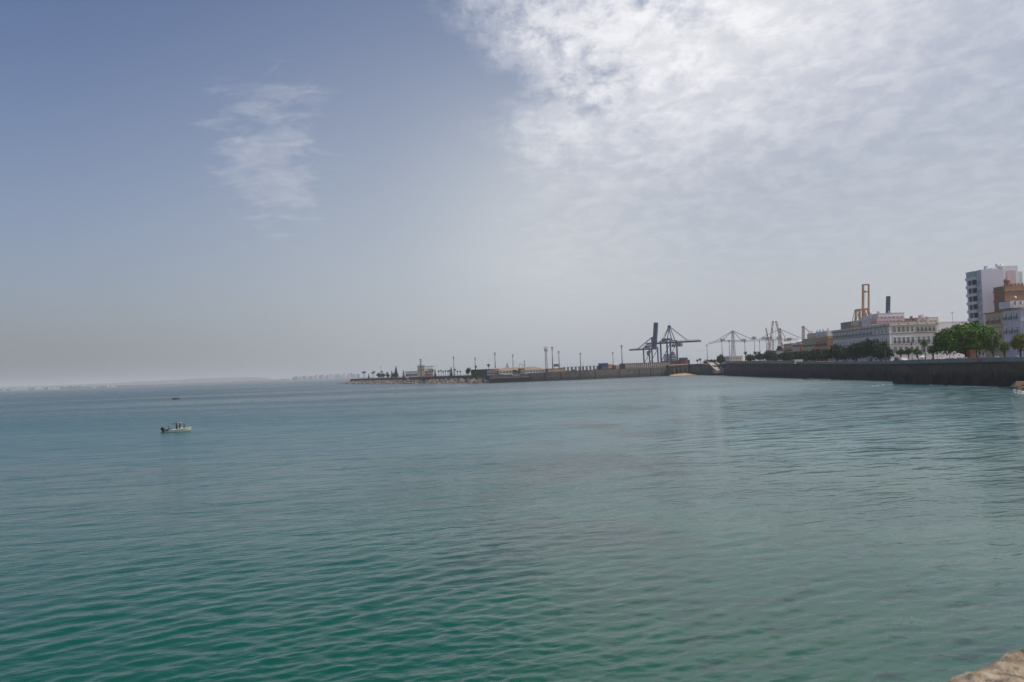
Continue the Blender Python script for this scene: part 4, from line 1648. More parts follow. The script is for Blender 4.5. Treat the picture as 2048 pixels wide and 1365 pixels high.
def right_row():
    base = 5.0
    # yellow house
    x0, y0, y1 = 171.2, 279.5, 290.0
    straw = paint('sand_yellow_render', (0.47, 0.37, 0.23), 0.85, 0.12, 0.3, 0.2)
    zt = D(1990, 624.5, 284).z
    r = house('sand yellow house with small balconies at the foot of the grey tower', 'house', x0, x0 + 12, y0, y1, zt, straw, M['paving'])
    d = y1 - y0
    cornice(r, 0, 12, 0, d, zt - 5 - 0.4, 0.4, 0.35, M['terracotta'])
    cornice(r, 0, 12, 0, d, zt - 5 - 5.6, 0.25, 0.15, M['ochre'])
    Wn, Wb = window_mesh('window_sand', 1.0, 2.2, M['trim_white'], straw, False, True)
    for k, z in enumerate((4.0, 9.2, 13.6)):
        put_windows(r, Wn, Wb, 'W', 0.6, d - 0.4, 0.0, zt - 5 - z, 3)
    MB().box(1, 6, 0.6, 5, zt - 5 + 0.05, zt - 5 + 1.9).build('roof_room', M['terracotta'], r)
    # white house with red hung balcony
    x0, y0, y1 = 171.0, 269.5, 279.3
    wh = paint('pale_lilac_render', (0.50, 0.48, 0.52), 0.85, 0.1, 0.3, 0.15)
    zt = D(2020, 617, 274).z
    r = house('pale lilac corner house with dark balconies below the brick turret', 'house', x0, x0 + 22, y0, y1, zt, wh, M['paving'])
    d = y1 - y0
    cornice(r, 0, 22, 0, d, zt - 5 - 0.6, 0.45, 0.4, M['ochre'])
    cornice(r, 0, 22, 0, d, zt - 5 - 4.6, 0.2, 0.15, M['trim_white'])
    Wn, Wb = window_mesh('window_lilac', 0.95, 2.2, M['trim_white'], M['trim_white'], False, True)
    for z in (3.9, 8.6, 13.2):
        put_windows(r, Wn, Wb, 'W', 0.6, d - 0.4, 0.0, zt - 5 - z, 3)
    put_windows(r, Wn, Wb, 'S', 1, 21, 0.0, zt - 5 - 3.9, 6)
    # attic storey, white with three dark openings
    za = D(2030, 603.5, 276).z
    x0b = D(2008.5, 612, 276).x
    a = house('white attic storey with dark openings between the lilac house and the brick turret', 'roof house', x0b, x0b + 18, 272.5, 279.0, za, M['roof_white'], M['paving'], 'roof_house', z0=zt + 0.02)
    me, _ = window_mesh('window_attic', 0.8, 1.1, M['roof_white'], M['roof_white'], True)
    put_windows(a, me, None, 'S', 0.5, 10, 0.0, 0.8, 5)
    # brick tower house
    Y = 281.0
    x0 = D(2009.5, 585, Y).x
    zt = D(2030, 571.5, Y).z
    brick = paint('orange_brick', (0.28, 0.16, 0.11), 0.9, 0.18, 0.5, 0.2)
    r = house('orange brick block with crenellated top and a small round turret', 'tower house', x0, x0 + 16, Y, Y + 6.5, zt, brick, M['terracotta'], 'tower_house')
    cornice(r, 0, 16, 0, 6.5, zt - 5 - 1.8, 0.35, 0.25, M['ochre'])
    cornice(r, 0, 16, 0, 6.5, D(2030, 602, Y).z - 5, 0.4, 0.25, M['terracotta'])
    m = MB()
    for i in range(14):
        m.box(i * 1.2, i * 1.2 + 0.7, -0.05, 0.4, zt - 5 + 0.03, zt - 5 + 0.75)
    m.build('crenel', M['terracotta'], r)
    t = MB()
    cx, cy = D(2017, 560, Y).x - x0, 0.9
    prof = [(0.95, -1.5), (0.95, 1.6), (1.12, 1.7), (1.12, 1.95), (0.85, 2.3), (0.5, 2.75), (0.12, 3.0), (0.08, 3.4)]
    t.loft([[(cx + rr * math.cos(2 * math.pi * j / 10), cy + rr * math.sin(2 * math.pi * j / 10), zt - 5 + z) for j in range(10)] for rr, z in prof])
    t.build('turret', brick, r, fix=True)
    plq = MB()
    plq.tube([(D(2030, 590, Y).x - x0, -0.08, zt - 5 - 4.2), (D(2030, 590, Y).x - x0, -0.02, zt - 5 - 4.2)], 0.55, 14)
    plq.build('medallion', M['cream'], r)
    # further houses beyond the right edge (seen in reflections and from the side)
    cols = [(0.45, 0.40, 0.34), (0.50, 0.36, 0.26), (0.52, 0.50, 0.48), (0.46, 0.42, 0.30)]
    labs = ['tall beige house next past the lilac corner house', 'tall salmon house third past the tower', 'broad white house fourth past the tower', 'sand coloured house furthest to the right']
    spots = [(176, 196, 228, 262, 24), (172, 196, 190, 226, 27), (170, 196, 140, 186, 25), (165, 196, 84, 134, 26)]
    wm, wb = window_mesh('window_side', 1.1, 2.2, M['trim_white'], M['trim_white'], False, True)
    for (a0, a1, b0, b1, z), c, lb in zip(spots, cols, labs):
        rr = house(lb, 'house', a0, a1, b0, b1, z, paint('render_side', c, 0.85, 0.12, 0.3, 0.2), M['paving'])
        for q in range(4):
            put_windows(rr, wm, wb if q else None, 'W', 1, b1 - b0 - 1, 0.0, 1.8 + q * 4.4, int((b1 - b0) / 5))


right_row()
ALB = 1.0

# ------------------------------------------------------------------ vegetation
def leaf_mat(name, c1, c2, c3, scale=0.35, trans=0.3):
    m = bpy.data.materials.new(name)
    m.use_nodes = True
    k = NT(m.node_tree)
    v = k.n('ShaderNodeNewGeometry').outputs['Position']
    a = k.noise(v, scale, 3, 0.6)
    b = k.noise(k.mapping(v, (4, 8, 1)), scale * 5, 3, 0.6)
    c = k.mix(k.step(a, 0.38, 0.62), c1 + (1,), c2 + (1,))
    c = k.mix(k.math('MULTIPLY', k.step(b, 0.45, 0.68), 0.6), c, c3 + (1,))
    d = k.n('ShaderNodeBsdfPrincipled', ins={'Roughness': 0.7, 'Specular IOR Level': 0.25})
    k.set(d, 'Base Color', c)
    t = k.n('ShaderNodeBsdfTranslucent')
    k.set(t, 'Color', k.mix(0.4, c, (0.16, 0.22, 0.03, 1)))
    mx = k.n('ShaderNodeMixShader', ins={0: trans})
    k.t.links.new(d.outputs[0], mx.inputs[1])
    k.t.links.new(t.outputs[0], mx.inputs[2])
    o = k.n('ShaderNodeOutputMaterial')
    k.t.links.new(mx.outputs[0], o.inputs[0])
    return m


M['leaf_ficus'] = leaf_mat('ficus_leaf', (0.018, 0.058, 0.006), (0.080, 0.180, 0.010), (0.22, 0.38, 0.016), 0.45, 0.10)
M['leaf_dark'] = leaf_mat('evergreen_leaf', (0.009, 0.024, 0.011), (0.020, 0.046, 0.017), (0.036, 0.068, 0.022), 0.3, 0.08)
M['leaf_mid'] = leaf_mat('street_tree_leaf', (0.030, 0.060, 0.020), (0.050, 0.090, 0.025), (0.075, 0.105, 0.030), 0.5, 0.25)
M['leaf_yellow'] = leaf_mat('yellowing_leaf', (0.10, 0.15, 0.02), (0.20, 0.19, 0.022), (0.30, 0.20, 0.02), 0.7, 0.35)
M['leaf_lime'] = leaf_mat('lime_leaf', (0.055, 0.12, 0.02), (0.10, 0.17, 0.03), (0.13, 0.19, 0.03), 0.7, 0.35)
M['palm_leaf'] = leaf_mat('palm_frond', (0.028, 0.060, 0.018), (0.050, 0.095, 0.025), (0.08, 0.11, 0.03), 1.0, 0.2)
M['bark'] = paint('bark', (0.085, 0.065, 0.05), 0.95, 0.3, 1.5)
M['palm_bark'] = paint('palm_trunk', (0.13, 0.10, 0.075), 0.95, 0.3, 2.0)


def crown_mesh(rng, lobes, n, size, mat, name='crown', flat=0.35, inner=0.25):
    """leaf clusters spread through a set of lobes (cx,cy,cz,rx,ry,rz)"""
    vol = [l[3] * l[4] * l[5] for l in lobes]
    tot = sum(vol)
    mb = MB()
    for l, vo in zip(lobes, vol):
        for _ in range(int(n * vo / tot) + 1):
            while True:
                d = Vector((rng.gauss(0, 1), rng.gauss(0, 1), rng.gauss(0, 1)))
                if d.length > 0.01:
                    break
            d.normalize()
            r = rng.random()
            r = (0.72 + 0.36 * rng.random()) if r > inner else rng.uniform(0.25, 0.8)
            if d.z < -flat and rng.random() < 0.75:
                d.z = -flat * rng.random()
                d.normalize()
            lump = 1.0 + 0.22 * mnoise.noise(Vector((d.x * 2.3 + l[0], d.y * 2.3 + l[1], d.z * 2.3 + l[2])))
            c = Vector((l[0] + d.x * r * lump * l[3], l[1] + d.y * r * lump * l[4], l[2] + d.z * r * lump * l[5]))
            nrm = (d + Vector((rng.gauss(0, .55), rng.gauss(0, .55), rng.gauss(0, .55)))).normalized()
            u = nrm.orthogonal().normalized()
            a = rng.uniform(0, 6.28)
            w = nrm.cross(u)
            u, w = u * math.cos(a) + w * math.sin(a), w * math.cos(a) - u * math.sin(a)
            s = size * rng.uniform(0.6, 1.3)
            bend = nrm * s * 0.18
            vs = [c - u * s * 0.5 - w * s * 0.18 - bend, c - w * s * 0.36, c + u * s * 0.5 - w * s * 0.1 - bend, c + u * s * 0.42 + w * s * 0.25, c + w * s * 0.4 + bend * 0.5, c - u * s * 0.42 + w * s * 0.2]
            mb.add(vs, [(0, 1, 2, 3, 4, 5)])
    return mb


def tree(label, loc, w, h, mat, trunk_h, n=1400, size=0.5, seed=1, lobes=None, name='tree', cat='tree', group=None, dep=None, tr=0.25):
    rng = random.Random(seed)
    root = empty(name, loc)
    dep = dep or w
    if lobes is None:
        lobes = []
        k = 6
        for i in range(k):
            a = i * 2.4 + rng.random()
            rr = (i / k) ** 0.6 * 0.32
            lobes.append((math.cos(a) * rr * w, math.sin(a) * rr * dep, trunk_h + (h - trunk_h) * rng.uniform(0.4, 0.66),
                          w * rng.uniform(0.2, 0.3), dep * rng.uniform(0.2, 0.3), (h - trunk_h) * rng.uniform(0.30, 0.42)))
        lobes.append((0, 0, trunk_h + (h - trunk_h) * 0.66, w * 0.26, dep * 0.26, (h - trunk_h) * 0.36))
    crown_mesh(rng, lobes, n, size, mat).build('crown', mat, root)
    t = MB()
    t.tube([(0, 0, -0.3), (rng.uniform(-.1, .1), 0, trunk_h * 0.5), (rng.uniform(-.2, .2), 0, trunk_h + 0.2), (0, 0, trunk_h + (h - trunk_h) * 0.5)], [tr * 1.3, tr, tr * 0.8, tr * 0.3], 7)
    for i in range(5):
        a = i * 1.26 + rng.random()
        L = lobes[i % len(lobes)]
        t.tube([(0, 0, trunk_h * 0.85), (L[0] * 0.4 + 0.2 * math.cos(a), L[1] * 0.4 + .2 * math.sin(a), trunk_h * 1.05), (L[0], L[1], L[2])], [tr * 0.6, tr * 0.42, tr * 0.12], 5)
    t.build('trunk', M['bark'], root)
    tag(root, label, cat, group)
    return root


def ground_z(Y):
    for i in range(len(WA) - 1):
        if WA[i][1] <= Y <= WA[i + 1][1]:
            f = (Y - WA[i][1]) / (WA[i + 1][1] - WA[i][1])
            return TA[i] + (TA[i + 1] - TA[i]) * f - 0.02
    return 5.88 if Y < 300 else 6.0


# the big round tree in front of the tower
def big_tree():
    Y = 262.0
    gx = XatY(1933, Y, 690)
    zt = D(1930, 647, Y).z
    H = zt - 5.88
    x0, x1 = XatY(1873, Y, 680), XatY(1996, Y, 690)
    W = x1 - x0
    lobes = [(-W * 0.30, 0, H * 0.60, W * 0.20, 4.6, H * 0.27), (-W * 0.12, -1.5, H * 0.70, W * 0.22, 4.8, H * 0.27), (W * 0.10, 0.5, H * 0.72, W * 0.22, 5, H * 0.27),
             (W * 0.27, 0, H * 0.62, W * 0.20, 4.6, H * 0.29), (-W * 0.2, 1, H * 0.42, W * 0.24, 4.2, H * 0.22), (W * 0.2, 1, H * 0.42, W * 0.22, 4.2, H * 0.24), (0, 0, H * 0.45, W * 0.25, 5, H * 0.24),
             (-W * 0.38, 1, H * 0.42, W * 0.10, 3.0, H * 0.22), (W * 0.38, -1, H * 0.46, W * 0.10, 3.0, H * 0.22)]
    tree('biggest tree, broad rounded bright green crown in front of the grey tower', (gx, Y, 5.88), W, H, M['leaf_ficus'], 3.0, 21000, 0.6, 5, lobes, 'broadleaf_tree', tr=0.7)


big_tree()


def px_tree(label, px, pyt, Y, wpx, mat, seed, n=1500, size=0.55, trunk=0.25, name='tree', group=None, dz=0.0, dep=None):
    z0 = ground_z(Y) + dz
    x = XatY(px, Y, 705)
    zt = D(px, pyt, Y).z
    W = wpx * Y / F * (1.7 if mat is M['leaf_dark'] else 1.0)
    n = int(n * (1.9 if mat is M['leaf_dark'] else 1.0))
    if mat is M['leaf_dark'] and trunk < 0.3:
        trunk *= 0.5
    return tree(label, (x, Y, z0), W, zt - z0, mat, (zt - z0) * trunk, n, size, seed, None, name, 'tree', group, dep)


g1 = 'dark evergreens along the waterfront garden'
px_tree('narrow light green tree right beside the biggest tree', 1986, 669, 238, 24, M['leaf_lime'], 31, 1500, 0.4, 0.32)
px_tree('sparse yellow green tree between the narrow tree and the right edge', 2009, 686, 243, 22, M['leaf_lime'], 33, 800, 0.4, 0.35)
px_tree('yellowing tree cut by the right edge of the picture', 2041, 668, 226, 46, M['leaf_yellow'], 32, 3000, 0.42, 0.35)
px_tree('dark tree touching the left side of the biggest tree', 1866, 691, 282, 26, M['leaf_mid'], 34, 1300, 0.45, 0.42)
px_tree('small yellow green tree just right of the tall palm', 1834, 697, 300, 22, M['leaf_lime'], 35, 900, 0.45, 0.4)
px_tree('first of the small pruned trees beside the stone pillar', 1802, 699, 318, 20, M['leaf_mid'], 36, 800, 0.45, 0.5, group='small pruned trees on the promenade')
px_tree('second small pruned tree from the stone pillar', 1817, 697, 313, 18, M['leaf_mid'], 37, 800, 0.45, 0.5, group='small pruned trees on the promenade')
px_tree('tallest dark evergreen of the waterfront garden, in front of the palace corner', 1741, 679.5, 340, 46, M['leaf_dark'], 38, 3600, 0.6, 0.18, group=g1, dep=9)
px_tree('dark tree joining the tallest evergreen on its right, behind the short palm', 1762, 690, 335, 30, M['leaf_dark'], 39, 1900, 0.6, 0.18, group=g1, dep=8)
px_tree('dark tree joining the tallest evergreen on its left', 1712, 688, 350, 38, M['leaf_dark'], 40, 2400, 0.6, 0.15, group=g1, dep=9)
px_tree('low dark tree under the sixth palace window from the left', 1690, 696, 365, 32, M['leaf_dark'], 41, 1900, 0.6, 0.15, group=g1, dep=9)
px_tree('rounded dark tree standing out at the left end of the palace', 1674, 690.5, 385, 28, M['leaf_dark'], 42, 2000, 0.6, 0.18, group=g1, dep=9)
px_tree('low dark tree in front of the peach house', 1652, 699, 400, 34, M['leaf_dark'], 43, 1900, 0.65, 0.12, group=g1, dep=10)
px_tree('dark tree between the peach and straw yellow houses', 1630, 699, 420, 32, M['leaf_dark'], 44, 1800, 0.65, 0.12, group=g1, dep=10)
px_tree('dark tree in front of the straw yellow house', 1612, 702, 440, 30, M['leaf_dark'], 45, 1700, 0.65, 0.12, group=g1, dep=10)
px_tree('dark tree in front of the brick red house', 1592, 704, 455, 30, M['leaf_dark'], 46, 1700, 0.7, 0.12, group=g1, dep=10)
px_tree('dark tree in front of the low grey pavilion', 1571, 705, 475, 28, M['leaf_dark'], 47, 1600, 0.7, 0.12, group=g1, dep=10)
px_tree('dark round tree left of the low grey pavilion', 1537, 702.5, 520, 17, M['leaf_dark'], 48, 1100, 0.7, 0.15, group=g1)
px_tree('low dark tree just right of the round tree by the white balustrade', 1551, 708, 505, 18, M['leaf_dark'], 49, 1000, 0.7, 0.15, group=g1)
px_tree('flat topped pine rising behind the low grey pavilion', 1559, 693, 575, 9, M['leaf_dark'], 50, 500, 0.8, 0.5, name='pine_tree')
px_tree('low dark bush tree between the two groups of palms', 1520, 708, 540, 16, M['leaf_dark'], 51, 800, 0.8, 0.15, group=g1)
px_tree('low dark tree right of the beige shed', 1500, 709, 560, 14, M['leaf_dark'], 52, 700, 0.8, 0.15, group=g1)
px_tree('dark tree over the top of the pale boat ramp', 1441, 711, 640, 12, M['leaf_dark'], 53, 700, 0.9, 0.15, group=g1)
px_tree('low dark trees clump left of the pale boat ramp top', 1424, 719.5, 680, 26, M['leaf_dark'], 54, 900, 0.9, 0.1, group=g1)
px_tree('small dark tree between the boat ramp and the beige shed', 1455, 714, 620, 10, M['leaf_dark'], 55, 500, 0.9, 0.2, group=g1)


# palms -------------------------------------------------------------
def palm_meshes(seed, trunk_h, frond, n=24, droop=1.0, tr=0.22):
    rng = random.Random(seed)
    t = MB()
    lean = rng.uniform(-0.3, 0.3)
    t.tube([(0, 0, -0.3), (lean * 0.3, 0, trunk_h * 0.4), (lean, 0, trunk_h)], [tr * 1.25, tr * 0.85, tr], 7)
    t.ball((lean, 0, trunk_h), tr * 1.9, 1, 1, 0.8, 7, 5)
    f = MB()
    for i in range(n):
        a = i * 2.39996 + rng.uniform(-.2, .2)
        up = 1.15 - 1.75 * (i / n) + rng.uniform(-.12, .12)
        L = frond * rng.uniform(0.85, 1.1)
        d = Vector((math.cos(a), math.sin(a), 0))
        s = Vector((-d.y, d.x, 0))
        pts = []
        ang = up
        p = Vector((lean, 0, trunk_h + tr * 0.5))
        segs = 7
        for j in range(segs + 1):
            pts.append(p.copy())
            p = p + (d * math.cos(ang) + Vector((0, 0, math.sin(ang)))) * (L / segs)
            ang -= 0.24 * droop + 0.04 * j * droop
        for j in range(segs):
            p0, p1 = pts[j], pts[j + 1]
            q = (p0 + p1) / 2
            ax = (p1 - p0).normalized()
            ll = L * 0.24 * math.sin(math.pi * (j + 0.9) / (segs + 1.3)) + 0.06
            f.add([p0 + s * 0.03, p1 + s * 0.03, p1 - s * 0.03, p0 - s * 0.03], [(0, 1, 2, 3)])
            for sg in (-1, 1):
                for e in (0.2, 0.55, 0.9):
                    b = p0.lerp(p1, e)
                    tip = b + s * sg * ll + ax * ll * 0.55 + Vector((0, 0, -ll * 0.35))
                    wv = ax * (L / segs) * 0.16
                    f.add([b - wv, b + wv, tip + wv * 0.2, tip - wv * 0.2], [(0, 1, 2, 3)])
    a_ = t.build('trunk', M['palm_bark'])
    b_ = f.build('crown', M['palm_leaf'])
    ma, mbm = a_.data, b_.data
    bpy.data.objects.remove(a_)
    bpy.data.objects.remove(b_)
    return ma, mbm


PALMS = {}


def palm(label, loc, trunk_h, frond, seed=1, group=None, cat='palm tree', rz=0.0):
    key = (seed, round(trunk_h), round(frond * 2))
    if key not in PALMS:
        PALMS[key] = palm_meshes(seed, trunk_h, frond)
    ma, mb_ = PALMS[key]
    root = empty('palm_tree', loc, rz)
    for nm, me in (('trunk', ma), ('crown', mb_)):
        o = bpy.data.objects.new(nm, me)
        COL.objects.link(o)
        o.parent = root
    tag(root, label, cat, group)
    return root


def px_palm(label, px, pyt, Y, crown_px, z0, seed=1, group=None):
    zt = D(px, pyt, Y).z
    fr = crown_px * Y / F / 2 * 1.15
    return palm(label, (XatY(px, Y, pyt + 8), Y, z0), max(1.0, zt - z0 - fr * 0.55), fr, seed, group, rz=seed)


px_palm('tallest feathery palm in front of the right half of the palace', 1849, 677, 290, 22, 5.95, 1)
px_palm('palm in front of the palace corner beside the tallest evergreen', 1770, 680, 328, 20, 6.1, 2)
px_palm('palm above the white balustrade, left one of a pair', 1510, 702.5, 545, 9, 7.9, 3)
px_palm('palm above the white balustrade, right one of a pair', 1517.5, 702.5, 540, 9, 7.9, 4)
px_palm('single palm between the beige shed and the pair of palms', 1491, 703, 560, 9, 8.1, 5)
px_palm('palm over the top of the boat ramp', 1443, 710.5, 660, 9, 7.5, 6)
px_palm('palm right of the boat ramp at the corner of the sea wall', 1458, 714, 640, 8, 7.5, 7)
px_palm('left of two lone palms on the skyline beside the boat ramp', 1395, 718.5, 690, 7, 8.8, 8)
px_palm('right of two lone palms on the skyline beside the boat ramp', 1400.5, 716.5, 690, 7, 8.8, 9)


# breakwater line helper
def bw_point(px, off):
    best = None
    for i in range(len(TOE) - 1):
        a, b = Vector(TOE[i]), Vector(TOE[i + 1])
        d = (b - a).normalized()
        n = Vector((-d.y, d.x))
        for j in range(41):
            p = a.lerp(b, j / 40) + n * off
            e = abs(P((p.x, p.y, 7.0))[0] - px)
            if best is None or e < best[0]:
                best = (e, p)
    return best[1]


def conifer(label, px, pyt, wpx, off, seed, tiers=8, name='conifer', group=None, z0=5.2, cat='conifer'):
    rng = random.Random(seed)
    p = bw_point(px, off)
    zt = D(px, pyt, p.y).z
    H = zt - z0
    W = wpx * p.y / F
    root = empty(name, (p.x, p.y, z0))
    mb = MB()
    for k in range(tiers):
        f = k / tiers
        z = H * (0.12 + 0.86 * f)
        r = W / 2 * (1 - f) ** 0.85 + 0.12
        m = 16
        for j in range(m):
            a = j * 6.283 / m + k * 0.7 + rng.uniform(-.12, .12)
            rr = r * rng.uniform(0.8, 1.12)
            c, s = math.cos(a), math.sin(a)
            wv = 0.28 * rr + 0.12
            vs = [(0, 0, z + H * 0.10), (c * rr - s * wv, s * rr + c * wv, z - H * 0.02), (c * rr * 1.12, s * rr * 1.12, z - H * 0.03), (c * rr + s * wv, s * rr - c * wv, z - H * 0.02)]
            mb.add(vs, [(0, 1, 2, 3)])
    mb.build('crown', M['leaf_dark'], root)
    MB().tube([(0, 0, -0.3), (0, 0, H * 0.95)], [0.22, 0.05], 6).build('trunk', M['bark'], root)
    tag(root, label, cat, group)


def breakwater_green():
    bg = 'palms along the breakwater promenade'
    lst = [(727, 743, 6, 'short bare stemmed palm nearest the tip of the breakwater'), (729.8, 742.5, 6, 'wind bent palm second from the tip of the breakwater'),
           (745, 744, 6, 'palm third from the tip of the breakwater'), (748, 742, 6, 'taller palm fourth from the tip of the breakwater'),
           (763, 742, 6, 'palm standing out of the dark bushes near the tip'), (774.5, 744.5, 6, 'palm between the bushes and the pointed pines'),
           (846, 740.5, 6, 'palm in front of the cream tower building, left one'), (850.5, 740.5, 6, 'palm in front of the cream tower building, right one'),
           (861, 739.5, 7, 'palm at the right end of the pergola'), (866, 738.5, 7, 'palm just right of the pergola end'),
           (878, 741, 5, 'palm right of the round conifer beside the pergola'), (881.8, 740, 5, 'second palm right of the round conifer'),
           (886, 742.5, 5, 'low palm in the middle of the breakwater row'), (891, 740.5, 5, 'palm left of the two leaning together by the tall conifer'),
           (895.5, 741, 5, 'left one of two palms leaning together by the tall conifer'), (899, 741, 5, 'right one of two palms leaning together by the tall conifer'),
           (910, 737.5, 6, 'palm at the foot of the leftmost floodlight mast'), (914.5, 741.5, 5, 'low palm right of the leftmost floodlight mast'),
           (921.5, 741.5, 5, 'last low palm before the dark bushy tree')]
    for i, (px, py, w, lb) in enumerate(lst):
        p = bw_point(px, 19 + (i % 3) * 4)
        zt = D(px, py, p.y).z
        fr = w * p.y / F / 2 * 1.2
        palm(lb, (p.x, p.y, 5.2), max(1.5, zt - 5.2 - fr * 0.5), fr, 10 + i % 5, bg, rz=i)
    for px, py, Y, w, lb in ((951.8, 731.5, 668, 6, 'tall slim palm in front of the second floodlight mast'), (977.2, 727.8, 655, 8, 'tallest and roundest palm at the left end of the long tan roof')):
        px_palm(lb, px, py, Y, w, 5.3, 9, bg)
    conifer('small pointed tree near the tip of the breakwater', 737.5, 746.5, 5, 18, 1)
    conifer('pointed pine left of the tallest pine', 784.5, 741, 9, 20, 2)
    conifer('tallest tiered pine with a spire top on the breakwater', 793, 731.5, 11, 22, 3, 10)
    conifer('dark pointed pine in front of the low white building', 807, 739.5, 8, 18, 4)
    conifer('dark conifer below the antenna mast', 841, 741, 9, 18, 5)
    conifer('round conifer right of the pergola', 871, 737.5, 7, 20, 6)
    conifer('tall conifer half way between the pergola and the dark bushy tree', 903, 733.5, 8, 20, 7, 10)
    for i, (px, py, w, lb) in enumerate([(758, 746, 12, 'dark bush tree left part of the clump near the tip'), (766, 747, 13, 'dark bush tree right part of the clump near the tip'),
                                         (790, 745, 14, 'dark bush tree below the tallest tiered pine'), (776, 747.5, 8, 'small bush tree between the clump and the pines'),
                                         (936, 736, 10, 'dark bushy tree in front of the clipped hedge'), (946, 740, 8, 'lower bushy tree beside the clipped hedge')]):
        p = bw_point(px, 20)
        zt = D(px, py, p.y).z
        tree(lb, (p.x, p.y, 5.2), w * p.y / F, zt - 5.2, M['leaf_dark'], 0.8, 420, 0.9, 60 + i, None, 'bushy_tree', 'tree')


breakwater_green()


def reflection_trees():
    # unseen trees added past the right edge to darken reflections on the water
    for i, (x, y, w, h) in enumerate(((159, 222, 13, 13), (150, 186, 18, 12), (149, 168, 17, 11.5), (146, 150, 18, 12.5), (141, 130, 17, 12), (136, 110, 17, 11))):
        tree(['big tree just past the right edge beside the yellowing tree', 'first big tree after the one beside the yellowing tree', 'second big tree past the right edge', 'third big tree past the right edge', 'fourth big tree past the right edge', 'big tree nearest the viewer, farthest past the right edge'][i],
             (x, y, 5.9), w, h, M['leaf_mid'], 3.0, 2600, 0.9, 120 + i, None, 'broadleaf_tree', 'tree', 'big trees past the right edge', tr=0.5)


reflection_trees()

# ------------------------------------------------------------------ things on the pier
M['cream_wall'] = paint('cream_wall', (0.55, 0.46, 0.36), 0.85, 0.1, 0.2, 0.1)
M['white_wall'] = paint('white_wall', (0.60, 0.58, 0.54), 0.85, 0.1, 0.2, 0.1)
M['tan_roof'] = paint('tan_roof', (0.27, 0.20, 0.14), 0.9, 0.2, 0.2)
M['steel'] = paint('galvanised_steel', (0.12, 0.12, 0.115), 0.6, 0.1, 0.5)
M['crane_blue'] = paint('crane_blue', (0.014, 0.034, 0.105), 0.5, 0.2, 0.1, 0.1)
M['crane_grey'] = paint('crane_grey', (0.20, 0.19, 0.18), 0.6, 0.15, 0.1)
M['crane_yellow'] = paint('crane_yellow', (0.40, 0.21, 0.10), 0.6, 0.15, 0.1, 0.15)
M['crane_pale'] = paint('crane_pale', (0.42, 0.38, 0.38), 0.6, 0.1, 0.1)  # pale pink grey of distant haze mixed into the paint colour
M['crane_red'] = paint('crane_red', (0.34, 0.11, 0.10), 0.6, 0.15, 0.1)


def lattice(mb, a, b, w, t=0.3, bays=None, wb=None):
    a, b = Vector(a), Vector(b)
    d = (b - a)
    L = d.length
    d.normalize()
    u = Vector((0, 0, 1)) if abs(d.z) < 0.8 else Vector((0, 1, 0))
    s = d.cross(u).normalized()
    v = s.cross(d).normalized()
    wb = w if wb is None else wb
    bays = bays or max(2, int(L / (w * 1.3)))
    def cor(i, f):
        ww = (w * (1 - f) + wb * f) / 2
        sg = ((-1, -1), (1, -1), (1, 1), (-1, 1))[i % 4]
        return a + d * (L * f) + s * (sg[0] * ww) + v * (sg[1] * ww)
    for i in range(4):
        mb.bar(cor(i, 0), cor(i, 1), t)
    for k in range(bays):
        f0, f1 = k / bays, (k + 1) / bays
        for i in range(4):
            p, q = (cor(i, f0), cor(i + 1, f1)) if k % 2 else (cor(i + 1, f0), cor(i, f1))
            mb.bar(p, q, t * 0.6)
    return mb


def floodlight(label, px, pyt, Y, z0, big=1.0, group='floodlight masts on the pier', thin=False):
    p = D(px, pyt, Y)
    # foot directly below the head
    root = empty('floodlight_mast', (p.x, p.y, z0))
    H = p.z - z0
    m = MB()
    m.tube([(0, 0, 0), (0, 0, H - 1.5 * big)], [0.42 * big, 0.24 * big], 8)
    m.build('pole', M['steel'], root)
    if not thin:
        r = MB()
        n = 8
        for k, (rr, z) in enumerate(((0.6 * big, H - 0.2), (0.4 * big, H - 1.5 * big))):
            for j in range(n):
                a0, a1 = 2 * math.pi * j / n, 2 * math.pi * (j + 1) / n
                r.bar((rr * math.cos(a0), rr * math.sin(a0), z), (rr * math.cos(a1), rr * math.sin(a1), z), 0.16)
        for j in range(n):
            a0 = 2 * math.pi * j / n
            r.bar((0.6 * big * math.cos(a0), 0.6 * big * math.sin(a0), H - 0.2), (0.2 * math.cos(a0), 0.2 * math.sin(a0), H - 2.6 * big), 0.13)
        r.build('lamp_ring', M['steel'], root)
        proto = MB().box(-0.22, 0.22, -0.13, 0.13, -0.25, 0.25).build('lamp', M['steel'])
        me = proto.data
        bpy.data.objects.remove(proto)
        for j in range(n):
            a0 = 2 * math.pi * j / n
            o = bpy.data.objects.new('lamp', me)
            COL.objects.link(o)
            o.parent = root
            o.location = (0.68 * big * math.cos(a0), 0.68 * big * math.sin(a0), H - 0.2)
            o.rotation_euler = (R(-15), 0, a0 + R(90))
            o.scale = (big, big, big)
    tag(root, label, 'floodlight mast', group)


